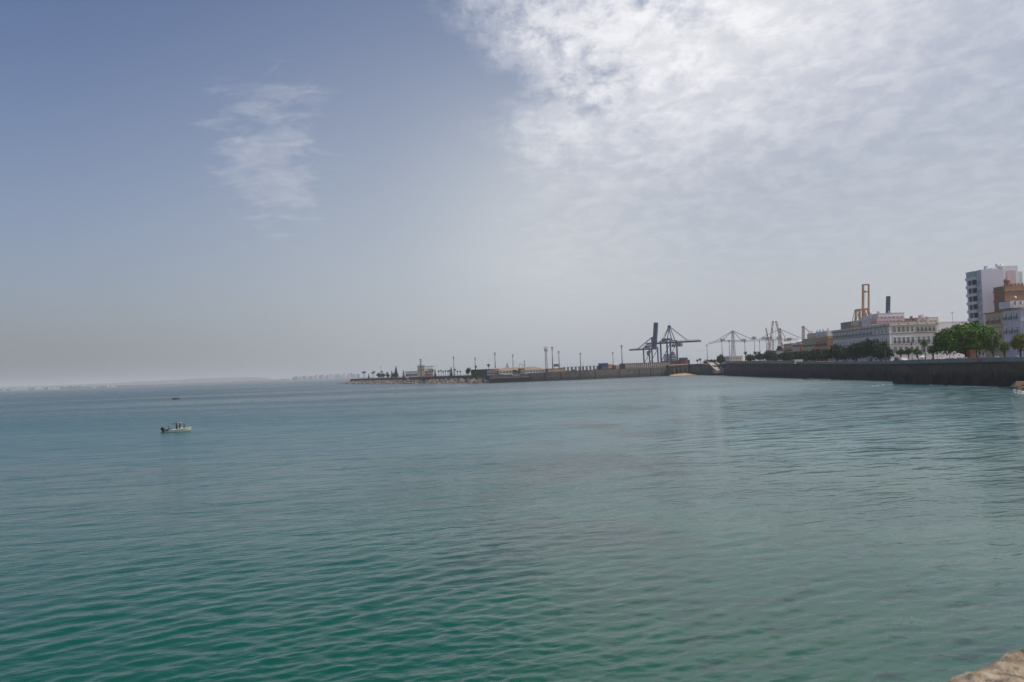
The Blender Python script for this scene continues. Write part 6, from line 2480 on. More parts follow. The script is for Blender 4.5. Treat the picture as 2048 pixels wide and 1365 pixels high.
def pale_cranes():
    def q(x, y, Y):
        return D(1400 + x / 7.314, 600 + y / 7.314, Y)

    def start(label, x, y, Y, name='quay_crane', cat='quay crane'):
        p = q(x, y, Y)
        root = empty(name, (p.x, Y, 4.0))
        tag(root, label, cat)
        return root, Vector((p.x, Y, 4.0))

    def part(root, o, nm, segs, mt, lat=None, t=0.5, Y=1400, dy=0.0):
        m = MB()
        for s in segs:
            a, b = q(s[0], s[1], Y) - o, q(s[2], s[3], Y) - o
            a.y += dy
            b.y += dy
            if lat:
                lattice(m, a, b, lat, t)
            else:
                m.bar(a, b, t)
        return m.build(nm, mt, root, fix=True)
    Y = 1350
    pal, red = M['crane_pale'], M['crane_red']
    # crane with the peaked tower
    r, o = start('pale lattice crane with a peaked tower, the left one of the far port cranes', 490, 870, Y)
    part(r, o, 'tower', [(475, 455, 468, 860), (482, 455, 512, 860)], pal, 2.2, 0.42, Y)
    part(r, o, 'boom', [(120, 642, 200, 622), (200, 622, 330, 602), (330, 602, 640, 606)], red, 2.4, 0.42, Y)
    part(r, o, 'rear_boom', [(640, 606, 790, 596)], pal, 2.6, 0.45, Y)
    for s in ((475, 455, 350, 575), (475, 455, 215, 612), (480, 455, 770, 580), (480, 455, 600, 590)):
        part(r, o, 'stay', [s], M['steel'], None, 0.8, Y)
    m = MB()
    for x, y in ((330, 585), (640, 590), (790, 560)):
        p = q(x, y, Y) - o
        m.box(p.x - 3.2, p.x + 3.2, -2.5, 2.5, p.z - 2, p.z + 2)
    m.build('machinery_house', pal, r)
    part(r, o, 'head', [(475, 452, 475, 470)], M['steel'], None, 2.6, Y)
    # second crane
    r, o = start('pale lattice crane behind the two red raised jibs', 1120, 820, Y)
    part(r, o, 'tower', [(1165, 440, 1140, 800), (1170, 440, 1200, 800), (1070, 580, 1065, 800)], pal, 2.2, 0.42, Y)
    part(r, o, 'boom', [(795, 594, 1110, 582), (1110, 582, 1430, 580)], pal, 2.6, 0.45, Y)
    for s in ((1170, 430, 1010, 500), (1010, 500, 860, 580), (1170, 430, 1470, 560), (1175, 435, 1250, 560)):
        part(r, o, 'stay', [s], M['steel'], None, 0.8, Y)
    m = MB()
    for x, y in ((945, 565), (1020, 562), (1160, 560), (1270, 590), (1310, 575)):
        p = q(x, y, Y) - o
        m.box(p.x - 3.6, p.x + 3.6, -2.5, 2.5, p.z - 2.2, p.z + 2.2)
    m.build('machinery_house', pal, r)
    part(r, o, 'head', [(1170, 418, 1170, 438)], M['steel'], None, 2.6, Y)
    # third crane behind the coloured houses
    r, o = start('pale lattice crane rising behind the straw yellow house', 1515, 820, Y)
    part(r, o, 'tower', [(1508, 405, 1498, 800), (1514, 405, 1532, 800)], pal, 2.6, 0.5, Y)
    part(r, o, 'stay', [(1512, 395, 1635, 500)], M['steel'], None, 0.9, Y)
    part(r, o, 'boom', [(1530, 590, 1640, 585)], pal, 2.4, 0.42, Y)
    part(r, o, 'head', [(1508, 385, 1510, 408)], M['steel'], None, 3.4, Y)
    # luffing cranes
    for x0, y0, x1, y1, lb in ((1017, 745, 1066, 318, 'red and white raised lattice jib, the left one of the pair'), (1214, 730, 1114, 318, 'red and white raised lattice jib, the right one of the pair'),
                               (1003, 620, 964, 412, 'thin grey raised jib left of the red and white pair')):
        YY = 1150
        r, o = start(lb, x0, 860, YY, 'mobile_crane', 'mobile crane')
        thin = y0 < 700
        n = 8
        if thin:
            part(r, o, 'jib', [(x0, y0, x1, y1)], M['steel'], 1.1, 0.3, YY)
            part(r, o, 'tower', [(x0, y0, x0, 850)], M['steel'], 2.0, 0.35, YY)
        else:
            for k in range(n):
                f0, f1 = k / n, (k + 1) / n
                s = (x0 + (x1 - x0) * f0, y0 + (y1 - y0) * f0, x0 + (x1 - x0) * f1, y0 + (y1 - y0) * f1)
                part(r, o, 'jib_section', [s], red if k % 2 else pal, 1.8, 0.36, YY)
            sg = 1 if x1 > x0 else -1
            part(r, o, 'hoist_rope', [(x1 + 3 * sg, y1 + 4, x1 + 8 * sg, 740)], M['steel'], None, 0.22, YY)
            p = q(x0, y0, YY) - o
            MB().box(p.x - 3, p.x + 3, -3, 3, 2.5, p.z + 1).build('house', M['crane_grey'], r)
            part(r, o, 'jib_head', [(x1, y1 - 4, x1, y1 + 10)], M['steel'], None, 2.2, YY)
        MB().box(-4, 4, -4, 4, 0, 2.5).build('carrier', M['crane_grey'], r)


pale_cranes()


# ------------------------------------------------------------------ ship and containers
def port_cargo():
    Y = 1120
    x0, x1 = XatY(1310, Y, 715), XatY(1374, Y, 715)
    root = empty('cargo_ship', ((x0 + x1) / 2, Y, 0))
    L = (x1 - x0)
    hull = MB()
    rings = []
    for f, w in ((-0.5, 5.5), (-0.4, 7.5), (0.25, 7.5), (0.42, 4.5), (0.5, 0.3)):
        x = f * L
        rings.append([(x, -w, 8.0), (x, -w * 0.92, 0), (x, 0, -2), (x, w * 0.92, 0), (x, w, 8.0)])
    hull.loft(rings)
    hull.build('hull', paint('ship_navy', (0.05, 0.05, 0.075), 0.6, 0.15, 0.1), root, fix=True)
    sx = XatY(1340, Y, 712) - (x0 + x1) / 2
    wh = paint('ship_white', (0.48, 0.49, 0.50), 0.6, 0.08, 0.1)
    zt = D(1340, 709.5, Y).z
    MB().box(sx - 8, sx + 8, -6, 6, 8.02, zt - 2.8).box(sx - 6.5, sx + 6.5, -6.6, 6.6, zt - 2.797, zt).build('superstructure', wh, root)
    MB().box(sx - 8.6, sx + 8.6, -8, 8, zt + 0.003, zt + 0.5).build('bridge_roof', M['iron'], root)
    for k in range(3):
        m = MB().box(sx - 7, sx + 7, -6.12, -6.003, zt - 4.6 - k * 3, zt - 3.6 - k * 3)
        m.build('window_band', M['glass'], root)
    mz = D(1334.5, 699, Y).z
    m = MB().tube([(sx - 4, 0, zt + 0.5), (sx - 4, 0, mz)], [0.4, 0.2], 6)
    m.bar((sx - 6, 0, zt + 4), (sx - 2, 0, zt + 4), 0.35)
    m.build('mast', M['crane_red'], root)
    MB().box(sx + 3, sx + 6, -2, 2, zt + 0.5, zt + 3.5).build('funnel', M['crane_red'], root)
    tag(root, 'white ship bridge with a red mast between the legs of the right blue crane', 'ship')
    # containers
    cm = {'rust red': paint('container_rust', (0.17, 0.04, 0.035), 0.7, 0.2, 0.3, 0.2), 'maroon': paint('container_maroon', (0.10, 0.025, 0.035), 0.7, 0.2, 0.3, 0.2),
          'dark grey': paint('container_grey', (0.05, 0.05, 0.055), 0.7, 0.2, 0.3, 0.2), 'brown': paint('container_brown', (0.13, 0.07, 0.05), 0.7, 0.2, 0.3, 0.2),
          'orange': paint('container_orange', (0.33, 0.11, 0.06), 0.7, 0.2, 0.3, 0.2), 'navy blue': paint('container_navy', (0.03, 0.04, 0.08), 0.7, 0.2, 0.3, 0.2)}
    base = {}

    def container(col, x, y, z, lb, grp):
        if col not in base:
            r = empty('shipping_container')
            W, Ln, H = 2.44, 12.2, 2.59
            m = MB()
            n = 16
            # corrugated side walls
            m.box(0.08, W - 0.08, 0.08, Ln - 0.08, 0.1, H - 0.1)
            for i in range(n):
                yy = 0.35 + i * (Ln - 0.7) / n
                m.box(0.02, 0.079, yy, yy + 0.38, 0.12, H - 0.12)
                m.box(W - 0.079, W - 0.02, yy, yy + 0.38, 0.12, H - 0.12)
            m.build('body', cm[col], r)
            f = MB()
            for xx in (0, W - 0.12):
                for yy in (0, Ln - 0.12):
                    f.box(xx, xx + 0.12, yy, yy + 0.12, 0, H)
            for zz in (0, H - 0.1):
                f.box(0.12, W - 0.12, 0, 0.1, zz, zz + 0.1)
                f.box(0.12, W - 0.12, Ln - 0.1, Ln, zz, zz + 0.1)
                for xx in (0, W - 0.12):
                    f.box(xx, xx + 0.12, 0.12, Ln - 0.12, zz, zz + 0.1)
            f.build('frame', cm[col], r)
            for s in (0, 1):
                d = MB().box(0.14 + s * 1.09, 0.14 + s * 1.09 + 1.06, 0.02, 0.075, 0.12, H - 0.12)
                d.box(0.4 + s * 1.09, 0.45 + s * 1.09, -0.02, 0.019, 0.15, H - 0.15)
                d.build('door', cm[col], r)
            base[col] = r
        else:
            r = copy_tree(base[col])
        r.location = (x, y, z)
        tag(r, lb, 'shipping container', grp)
    Yc = 905
    xs = XatY(1362, Yc, 720)
    cols = [['rust red', 'maroon', 'rust red', 'maroon', 'dark grey'], ['maroon', 'rust red', 'maroon', 'rust red', 'dark grey'], ['orange', 'orange', 'rust red', 'orange', 'dark grey'], ['navy blue', 'dark grey', 'navy blue', 'dark grey']]
    z = 4.0
    tiers = ['bottom', 'second', 'third', 'fourth', 'fifth']
    for i, c in enumerate(cols):
        for k, col in enumerate(c):
            container(col, xs + i * 2.56, Yc + (1.2 if i == 3 else 0) + (k % 2) * 0.15, 4.0 + k * 2.6, '%s container, %s tier, %s column, tall stack right of the cranes' % (col, tiers[k], ['leftmost', 'second', 'third', 'rightmost'][i]), 'containers in the tall stack')
    xs2 = XatY(1346, Yc, 722)
    cols = [['navy blue', 'maroon', 'brown'], ['brown', 'maroon', 'brown', 'maroon'], ['maroon', 'brown', 'maroon', 'brown'], ['brown', 'rust red', 'brown', 'maroon']]
    for i, c in enumerate(cols):
        for k, col in enumerate(c):
            container(col, xs2 + i * 2.5, Yc + 14, 4.0 + k * 2.6, '%s container, %s tier, %s column, low stack below the right crane' % (col, tiers[k], ['leftmost', 'second', 'third', 'rightmost'][i]), 'containers in the low stack')


port_cargo()


# ------------------------------------------------------------------ cars and lamps on the promenade
def car_proto(mat):
    root = empty('parked_car')
    L, W = 4.2, 1.75
    prof = [(-2.1, 0.35), (-2.08, 0.85), (-1.95, 0.95), (-1.35, 1.0), (-0.75, 1.42), (0.75, 1.45), (1.55, 1.02), (2.0, 0.95), (2.1, 0.8), (2.1, 0.35)]
    mb = MB()
    rings = []
    for s, k in ((-W / 2, 0.0), (-W / 2 + 0.06, 1.0), (W / 2 - 0.06, 1.0), (W / 2, 0.0)):
        rings.append([(x * (0.985 if not k else 1), s * (0.86 if z > 1.2 else 1), z) for x, z in prof])
    mb.loft(rings, closed=True)
    mb.build('body', mat, root, fix=True)
    g = MB()
    for s in (-1, 1):
        y = s * (W / 2 * 0.93)
        g.add([(-1.2, y, 1.0), (1.35, y, 1.0), (0.72, y * 0.935, 1.37), (-0.72, y * 0.935, 1.37)], [(0, 1, 2, 3)])
    g.build('side_window', M['glass'], root)
    g = MB().add([(-1.37, -0.7, 1.03), (-1.37, 0.7, 1.03), (-0.79, 0.62, 1.42), (-0.79, -0.62, 1.42)], [(0, 1, 2, 3)])
    g.build('windscreen', M['glass'], root)
    wh = MB()
    wh.tube([(0, -0.1, 0), (0, 0.1, 0)], 0.32, 12)
    w = wh.build('wheel', M['iron'])
    for i, (x, y) in enumerate(((-1.3, -0.8), (1.3, -0.8), (-1.3, 0.8), (1.3, 0.8))):
        o = w if i == 0 else w.copy()
        if i:
            COL.objects.link(o)
        o.parent = root
        o.location = (x, y, 0.32)
    return root


def cars():
    wht = paint('car_white', (0.72, 0.72, 0.71), 0.25, 0.03, 1.0, spec=0.6)
    sil = paint('car_silver', (0.42, 0.43, 0.45), 0.25, 0.03, 1.0, spec=0.6)
    red = paint('car_red', (0.30, 0.03, 0.03), 0.25, 0.03, 1.0, spec=0.6)
    ora = paint('car_cream', (0.60, 0.52, 0.36), 0.3, 0.03, 1.0, spec=0.6)
    protos = {'white': car_proto(wht), 'silver': car_proto(sil), 'red': car_proto(red), 'cream': car_proto(ora)}
    used = set()
    lst = [('white', 1803, 300, 90, 'white car just right of the stone pillar'), ('silver', 1812, 306, 90, 'silver car second from the stone pillar'), ('white', 1821, 300, 90, 'white car below the second small pruned tree'),
           ('white', 1832, 297, 90, 'white car left of the tallest palm'), ('silver', 1839, 303, 90, 'silver car at the foot of the tallest palm'),
           ('white', 1899, 252, 80, 'white car under the left side of the biggest tree'), ('silver', 1906, 256, 85, 'silver car second under the biggest tree'), ('white', 1912, 251, 80, 'white car beside the red car under the biggest tree'),
           ('red', 1918, 254, 85, 'red car under the biggest tree'), ('cream', 1925, 249, 80, 'cream car nearest the trunk of the biggest tree'),
           ('white', 1994, 240, 95, 'white car behind the narrow light green tree'), ('silver', 2033, 232, 95, 'silver car near the right edge below the yellowing tree')]
    for c, px, Y, rz, lb in lst:
        r = protos[c] if c not in used else copy_tree(protos[c])
        used.add(c)
        r.location = (XatY(px, Y, 716), Y, ground_z(Y) + 0.13)
        r.rotation_euler = (0, 0, R(rz) + 0.3)
        tag(r, lb, 'car', 'cars parked along the promenade')
    # white van
    root = empty('parked_van', (XatY(1806, 288, 714), 288, ground_z(288) + 0.13), R(75))
    m = MB()
    prof = [(-2.5, 0.4), (-2.5, 1.1), (-2.1, 1.25), (-1.6, 1.95), (2.4, 2.0), (2.5, 0.4)]
    m.loft([[(x, s, z) for x, z in prof] for s in (-0.95, 0.95)])
    m.build('body', wht, root, fix=True)
    MB().box(-1.4, -0.6, -0.97, -0.953, 1.2, 1.75).build('side_window', M['glass'], root)
    for x in (-1.6, 1.6):
        for y in (-0.9, 0.9):
            MB().tube([(x, y - 0.1, 0.35), (x, y + 0.1, 0.35)], 0.35, 12).build('wheel', M['iron'], root)
    tag(root, 'white van just behind the parapet by the stone pillar', 'van')
    # kiosk and portal under the big tree
    Y = 258.0
    x0, x1 = XatY(1940, Y, 708), XatY(1951.5, Y, 708)
    root = empty('brick_kiosk', (x0, Y, 5.88))
    h = D(1945, 701.5, Y).z - 5.88
    MB().box(0, x1 - x0, 0, 2, 0, h).build('wall', paint('kiosk_brick', (0.30, 0.13, 0.08), 0.85, 0.15, 0.8), root)
    MB().box(-0.15, x1 - x0 + 0.15, -0.15, 2.15, h + 0.002, h + 0.2).build('roof', M['terracotta'], root)
    tag(root, 'orange brown brick kiosk under the right side of the biggest tree', 'kiosk')
    x0, x1 = XatY(1952.5, Y, 708), XatY(1982, Y, 708)
    root = empty('white_portico', (x0, Y + 3, 5.88))
    h = D(1965, 697.5, Y + 3).z - 5.88
    w = x1 - x0
    MB().box(0, w, 0, 3, h - 0.8, h).build('lintel', M['trim_white'], root)
    for i in range(5):
        x = i * (w - 0.35) / 4
        MB().box(x, x + 0.35, 0.1, 0.45, 0, h - 0.803).build('column', M['trim_white'], root)
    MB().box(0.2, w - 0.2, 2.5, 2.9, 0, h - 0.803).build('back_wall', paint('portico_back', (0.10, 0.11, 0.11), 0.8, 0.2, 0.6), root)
    tag(root, 'white portico with dark openings right of the brick kiosk', 'portico')
    # striped parasol of a terrace
    for px, Y, lb, mt in ((1866, 286, 'pale blue grey closed parasol below the dark tree', paint('parasol_blue', (0.32, 0.40, 0.44), 0.8, 0.05, 1.0)), (1884, 280, 'yellowish parasol left of the biggest tree trunk', paint('parasol_ochre', (0.35, 0.28, 0.13), 0.8, 0.05, 1.0)), (1845, 292, 'white parasol left of the tallest palm trunk', M['trim_white'])):
        root = empty('parasol', (XatY(px, Y, 708), Y, ground_z(Y)))
        MB().tube([(0, 0, 0), (0, 0, 2.6)], 0.05, 6).build('pole', M['steel'], root)
        r = 0.85 if 'closed' in lb else 1.3
        top = 2.7
        hh = 1.7 if 'closed' in lb else 0.6
        ring = [(r * math.cos(j * math.pi / 4), r * math.sin(j * math.pi / 4), top - hh) for j in range(8)]
        m = MB().add(ring + [(0, 0, top)], [(j, (j + 1) % 8, 8) for j in range(8)] + [tuple(range(8))[::-1]])
        m.build('canopy', mt, root)
        tag(root, lb, 'parasol')
    # street lamps
    for px, pyt, Y, lb in ((1984, 668, 216, 'dark street lamp in front of the narrow light green tree'), (2046.5, 686, 203, 'dark street lamp at the right edge'), (1898, 690, 238, 'street lamp left of the cars under the biggest tree'), (1823, 690, 262, 'street lamp right of the stone pillar')):
        z0 = 6.0
        p = D(px, pyt, Y)
        h = max(4.5, p.z - z0)
        root = empty('street_lamp', (p.x, Y, z0))
        MB().tube([(0, 0, 0), (0, 0, 0.9), (0, 0, h)], [0.13, 0.09, 0.06], 8).build('pole', M['iron'], root)
        m = MB().tube([(0, 0, h - 0.1), (0, 0, h + 0.1), (0, 0, h + 0.55), (0, 0, h + 0.75)], [0.08, 0.22, 0.3, 0.05], 8)
        m.build('lantern', M['iron'], root)
        tag(root, lb, 'street lamp', 'street lamps behind the parapet')


cars()

# ------------------------------------------------------------------ people
M['skin'] = paint('skin', (0.36, 0.20, 0.13), 0.6, 0.05, 5.0)
M['hair'] = paint('dark_hair', (0.02, 0.014, 0.01), 0.7, 0.05, 5.0)


def skin_mesh(name, verts, edges, radii, mat, parent, sub=1):
    me = bpy.data.meshes.new(name)
    bm = bmesh.new()
    lay = bm.verts.layers.skin.verify()
    bv = []
    for v, r in zip(verts, radii):
        q = bm.verts.new(v)
        q[lay].radius = (r, r) if not isinstance(r, tuple) else r
        bv.append(q)
    bv[0][lay].use_root = True
    for a, b in edges:
        bm.edges.new((bv[a], bv[b]))
    bm.to_mesh(me)
    bm.free()
    o = bpy.data.objects.new(name, me)
    COL.objects.link(o)
    s = o.modifiers.new('skin', 'SKIN')
    s.use_smooth_shade = True
    u = o.modifiers.new('sub', 'SUBSURF')
    u.levels = sub
    u.render_levels = sub
    dg = bpy.context.evaluated_depsgraph_get()
    nm = bpy.data.meshes.new_from_object(o.evaluated_get(dg))
    o.modifiers.clear()
    o.data = nm
    nm.materials.clear()
    nm.materials.append(mat)
    for p in nm.polygons:
        p.use_smooth = True
    o.parent = parent
    return o


def person(label, loc, rz, shirt, trousers, pose='stand', arms=None, scale=1.0, cat='person', hat=None):
    root = empty('person', loc, rz)
    root.scale = (scale,) * 3
    if pose == 'stand':
        hip, chest, neck, head = (0, 0, 0.92), (0, 0.02, 1.28), (0, 0.01, 1.47), (0, -0.02, 1.62)
        kn = [(-0.11, -0.04, 0.49), (0.12, -0.01, 0.49)]
        an = [(-0.12, 0.0, 0.09), (0.14, 0.04, 0.09)]
        toe = [(-0.13, -0.15, 0.04), (0.16, -0.11, 0.04)]
    else:   # seated, facing -y
        hip, chest, neck, head = (0, 0, 0.46), (0, -0.03, 0.84), (0, -0.05, 1.04), (0, -0.09, 1.19)
        kn = [(-0.13, -0.43, 0.50), (0.13, -0.43, 0.50)]
        an = [(-0.13, -0.42, 0.10), (0.13, -0.46, 0.10)]
        toe = [(-0.14, -0.57, 0.05), (0.14, -0.61, 0.05)]
    hipw = 0.10
    sz = chest[2] + 0.10
    sh = [(-0.19, chest[1], sz), (0.19, chest[1], sz)]
    arms = arms or [((-0.27, -0.04, sz - 0.28), (-0.22, -0.24, sz - 0.38)), ((0.27, -0.04, sz - 0.28), (0.22, -0.24, sz - 0.38))]
    V = [hip, ((hip[0] + chest[0]) / 2, (hip[1] + chest[1]) / 2, (hip[2] + chest[2]) / 2), chest, neck, (head[0], head[1] + 0.02, head[2] - 0.06), (head[0], head[1], head[2] + 0.06)]
    Rr = [0.135, 0.125, 0.145, 0.058, 0.080, 0.092]
    E = [(0, 1), (1, 2), (2, 3), (3, 4), (4, 5)]
    for i, sg in enumerate((-1, 1)):
        b = len(V)
        V += [(sg * hipw, hip[1], hip[2] - 0.06), kn[i], an[i], toe[i]]
        Rr += [0.095, 0.062, 0.042, 0.035]
        E += [(0, b), (b, b + 1), (b + 1, b + 2), (b + 2, b + 3)]
        b = len(V)
        el, wr = arms[i]
        d = (Vector(wr) - Vector(el)).normalized()
        hand = tuple(Vector(wr) + d * 0.07)
        V += [sh[i], el, wr, hand]
        Rr += [0.062, 0.044, 0.030, 0.034]
        E += [(2, b), (b, b + 1), (b + 1, b + 2), (b + 2, b + 3)]
        side = d.orthogonal().normalized()
        for q in range(4):                      # fingers
            fb = len(V)
            off = side * (-0.03 + q * 0.02)
            ln = (0.06, 0.072, 0.068, 0.052)[q]
            p1 = Vector(hand) + off + d * ln * 0.5
            p2 = p1 + d * ln * 0.4 + Vector((0, 0, -0.02))
            V += [tuple(p1), tuple(p2)]
            Rr += [0.009, 0.008]
            E += [(b + 3, fb), (fb, fb + 1)]
        fb = len(V)
        p1 = Vector(wr) + side * 0.045 + d * 0.04
        p2 = p1 + side * 0.012 + d * 0.035
        V += [tuple(p1), tuple(p2)]
        Rr += [0.010, 0.009]
        E += [(b + 2, fb), (fb, fb + 1)]
    body = skin_mesh('body', V, E, Rr, M['skin'], root)
    # shirt
    SV = [hip, V[1], chest, (neck[0], neck[1], neck[2] - 0.05)]
    SR = [0.150, 0.142, 0.165, 0.085]
    SE = [(0, 1), (1, 2), (2, 3)]
    for i in (0, 1):
        b = len(SV)
        el = Vector(arms[i][0])
        mid = Vector(sh[i]).lerp(el, 0.75)
        SV += [sh[i], tuple(mid)]
        SR += [0.080, 0.064]
        SE += [(2, b), (b, b + 1)]
    skin_mesh('shirt', SV, SE, SR, shirt, root)
    TV = [(hip[0], hip[1], hip[2] + 0.03)]
    TR = [0.155]
    TE = []
    for i, sg in enumerate((-1, 1)):
        b = len(TV)
        end = Vector(kn[i]).lerp(Vector(an[i]), 0.75)
        TV += [(sg * hipw, hip[1], hip[2] - 0.06), kn[i], tuple(end)]
        TR += [0.112, 0.080, 0.062]
        TE += [(0, b), (b, b + 1), (b + 1, b + 2)]
    skin_mesh('trousers', TV, TE, TR, trousers, root)
    h = MB()
    h.ball((head[0], head[1] + 0.025, head[2] + 0.075), 0.115, 0.95, 1.05, 0.95, 10, 7)
    h.build('hair', hat or M['hair'], root)
    f = MB()
    f.ball((head[0], head[1] - 0.095, head[2] + 0.0), 0.018, 1, 1.2, 1.2, 6, 5)
    f.build('nose', M['skin'], root)
    for sg in (-1, 1):
        MB().ball((head[0] + sg * 0.035, head[1] - 0.082, head[2] + 0.03), 0.012, 1, 1, 0.8, 6, 4).build('eye', M['iron'], root)
        MB().ball((head[0] + sg * 0.09, head[1] + 0.01, head[2] + 0.01), 0.026, 0.5, 1, 1.3, 6, 5).build('ear', M['skin'], root)
    tag(root, label, cat)
    return root


# ------------------------------------------------------------------ boats
def hull_mb(L, W, H, bow=1.0, sheer=0.18, n=14, draft=0.28, flare=0.78):
    """open hull, bow towards +x, sheer rising to the bow"""
    outer, inner = [], []
    for i in range(n + 1):
        f = i / n
        x = -L / 2 + f * L
        if f < 0.5:
            w = W / 2 * (0.93 + 0.07 * f / 0.5)
        else:
            w = W / 2 * max(0.02, (1 - ((f - 0.5) / 0.5) ** 2.3))
        h = H + sheer * (f ** 2) * 2.2
        keel = -draft + (draft + 0.30) * max(0, (f - 0.72) / 0.28) ** 1.8
        fl = flare - 0.35 * max(0, f - 0.5)
        outer.append([(x + 0.18 * f * f, -w, h), (x + 0.1 * f * f, -w * (fl + 1) / 2, h * 0.45), (x, -w * fl, 0.02 + keel * 0.1), (x, 0, keel), (x, w * fl, 0.02 + keel * 0.1), (x + 0.1 * f * f, w * (fl + 1) / 2, h * 0.45), (x + 0.18 * f * f, w, h)])
    mb = MB()
    mb.sm = True
    mb.loft(outer, closed=False, cap=False)
    mb.sm = False
    b = len(mb.v)
    mb.add([tuple(p) for p in outer[0]], [(0, 1, 2, 3, 4, 5, 6)])
    return mb, outer


def motor_boat():
    c = G(356, 864.5)
    heading = R(9)
    root = empty('motor_boat', (c.x, c.y, 0.0), heading)
    cream = paint('boat_gelcoat', (0.84, 0.77, 0.56), 0.3, 0.05, 1.0, 0.06, spec=0.6)
    white = paint('boat_white', (0.74, 0.72, 0.66), 0.35, 0.04, 1.0, spec=0.6)
    black = paint('engine_black', (0.014, 0.014, 0.016), 0.35, 0.1, 1.0, spec=0.5)
    grey = paint('tube_grey', (0.05, 0.045, 0.055), 0.6, 0.1, 1.0)
    L, W, H = 3.95, 1.7, 0.40
    mb, rings = hull_mb(L, W, H, sheer=0.15)
    mb.build('hull', cream, root, fix=True)
    # gunwale
    g = MB()
    for s in (0, -1):
        g.tube([r_[s] for r_ in rings], 0.045, 6)
    g.tube([rings[0][0], rings[0][-1]], 0.04, 6)
    g.build('gunwale', white, root)
    # deck
    dk = MB()
    n = len(rings)
    for i in range(n - 1):
        z0 = 0.12 if i < n - 5 else rings[i][0][2] - 0.03
        z1 = 0.12 if i + 1 < n - 5 else rings[i + 1][0][2] - 0.03
        a, b = rings[i], rings[i + 1]
        dk.add([(a[0][0], a[0][1] * 0.9, z0), (b[0][0], b[0][1] * 0.9, z1), (b[-1][0], b[-1][1] * 0.9, z1), (a[-1][0], a[-1][1] * 0.9, z0)], [(0, 1, 2, 3)])
    dk.build('deck', white, root)
    # console with windscreen
    m = MB()
    m.loft([[(0.45, -0.32, 0.12), (0.95, -0.32, 0.12), (0.95, 0.32, 0.12), (0.45, 0.32, 0.12)], [(0.5, -0.28, 0.8), (0.8, -0.28, 0.86), (0.8, 0.28, 0.86), (0.5, 0.28, 0.8)]])
    m.build('console', white, root, fix=True)
    m = MB().add([(0.84, -0.3, 0.86), (0.84, 0.3, 0.86), (0.66, 0.26, 1.18), (0.66, -0.26, 1.18), (0.86, -0.3, 0.86), (0.86, 0.3, 0.86), (0.68, 0.26, 1.18), (0.68, -0.26, 1.18)], [(0, 1, 2, 3), (7, 6, 5, 4), (3, 2, 6, 7)])
    m.build('windscreen', M['glass'], root)
    # roll bar with rolled canopy and rods
    m = MB()
    for s in (-1, 1):
        m.tube([(0.15, s * 0.62, 0.4), (0.1, s * 0.6, 1.1), (0.0, s * 0.5, 1.48)], 0.022, 6)
        m.tube([(0.9, s * 0.6, 0.45), (0.75, s * 0.56, 1.1), (0.6, s * 0.5, 1.50)], 0.018, 6)
    m.tube([(0.0, -0.5, 1.48), (0.0, 0.5, 1.48)], 0.022, 6)
    m.build('canopy_frame', M['steel'], root)
    m = MB()
    m.box(0.1, 0.62, -0.5, 0.5, 1.49, 1.53)
    m.build('canopy', paint('boat_canvas', (0.50, 0.46, 0.38), 0.8, 0.08, 2.0), root)
    for (x, y, tx, ty, tz) in ((-0.1, -0.5, -0.35, -0.6, 2.05), (0.35, -0.5, 0.42, -0.6, 1.95), (0.6, 0.5, 0.8, 0.6, 1.98), (0.1, 0.5, 0.0, 0.55, 2.1)):
        MB().tube([(x, y, 1.2), (tx, ty, tz)], [0.016, 0.006], 5).build('fishing_rod', M['steel'], root)
    MB().tube([(-0.85, -0.45, 1.34), (-0.05, -0.5, 1.5)], [0.05, 0.035], 6).build('folded_bimini', black, root)
    # bow cushion and rail
    MB().loft([[(1.15, -0.42, 0.5), (1.75, -0.2, 0.56), (1.75, 0.2, 0.56), (1.15, 0.42, 0.5)], [(1.2, -0.38, 0.62), (1.72, -0.17, 0.66), (1.72, 0.17, 0.66), (1.2, 0.38, 0.62)]]).build('bow_cushion', white, root, fix=True)
    m = MB()
    m.tube([(1.05, -0.62, 0.56), (1.5, -0.45, 0.82), (2.0, 0.0, 0.92), (1.5, 0.45, 0.82), (1.05, 0.62, 0.56)], 0.014, 5)
    m.tube([(1.5, -0.45, 0.55), (1.5, -0.45, 0.82)], 0.012, 5)
    m.tube([(1.5, 0.45, 0.55), (1.5, 0.45, 0.82)], 0.012, 5)
    m.build('bow_rail', M['steel'], root)
    # stern seat and grey tube beside the engines
    MB().box(-1.75, -1.2, -0.6, 0.6, 0.13, 0.5).build('stern_seat', grey, root)
    m = MB().tube([(-1.15, -0.74, 0.50), (-1.7, -0.74, 0.42), (-2.15, -0.62, 0.26)], [0.13, 0.16, 0.10], 10)
    m.build('stern_fender', grey, root)
    m = MB().tube([(-1.15, 0.74, 0.50), (-1.7, 0.74, 0.42), (-2.15, 0.62, 0.26)], [0.13, 0.16, 0.10], 10)
    m.build('stern_fender', grey, root)
    # outboard engine
    e = empty('outboard_engine')
    e.parent = root
    bpy.data.objects.remove(e)
    m = MB()
    prof = [(0.62, 0.14), (0.70, 0.20), (0.95, 0.22), (1.08, 0.17), (1.13, 0.06)]
    m.loft([[(-2.42 + 1.45 * r_ * math.cos(a), 0.95 * r_ * math.sin(a), z - 0.22) for a in [k * math.pi / 6 for k in range(12)]] for z, r_ in prof])
    eng = m.build('outboard_engine', black, root, fix=True)
    m = MB().loft([[(-2.52, -0.07, 0.45), (-2.28, -0.07, 0.45), (-2.28, 0.07, 0.45), (-2.52, 0.07, 0.45)], [(-2.50, -0.05, -0.35), (-2.34, -0.05, -0.35), (-2.34, 0.05, -0.35), (-2.50, 0.05, -0.35)]])
    m.box(-2.3, -1.95, -0.16, 0.16, 0.12, 0.42)
    m.build('engine_leg', black, eng, fix=True)
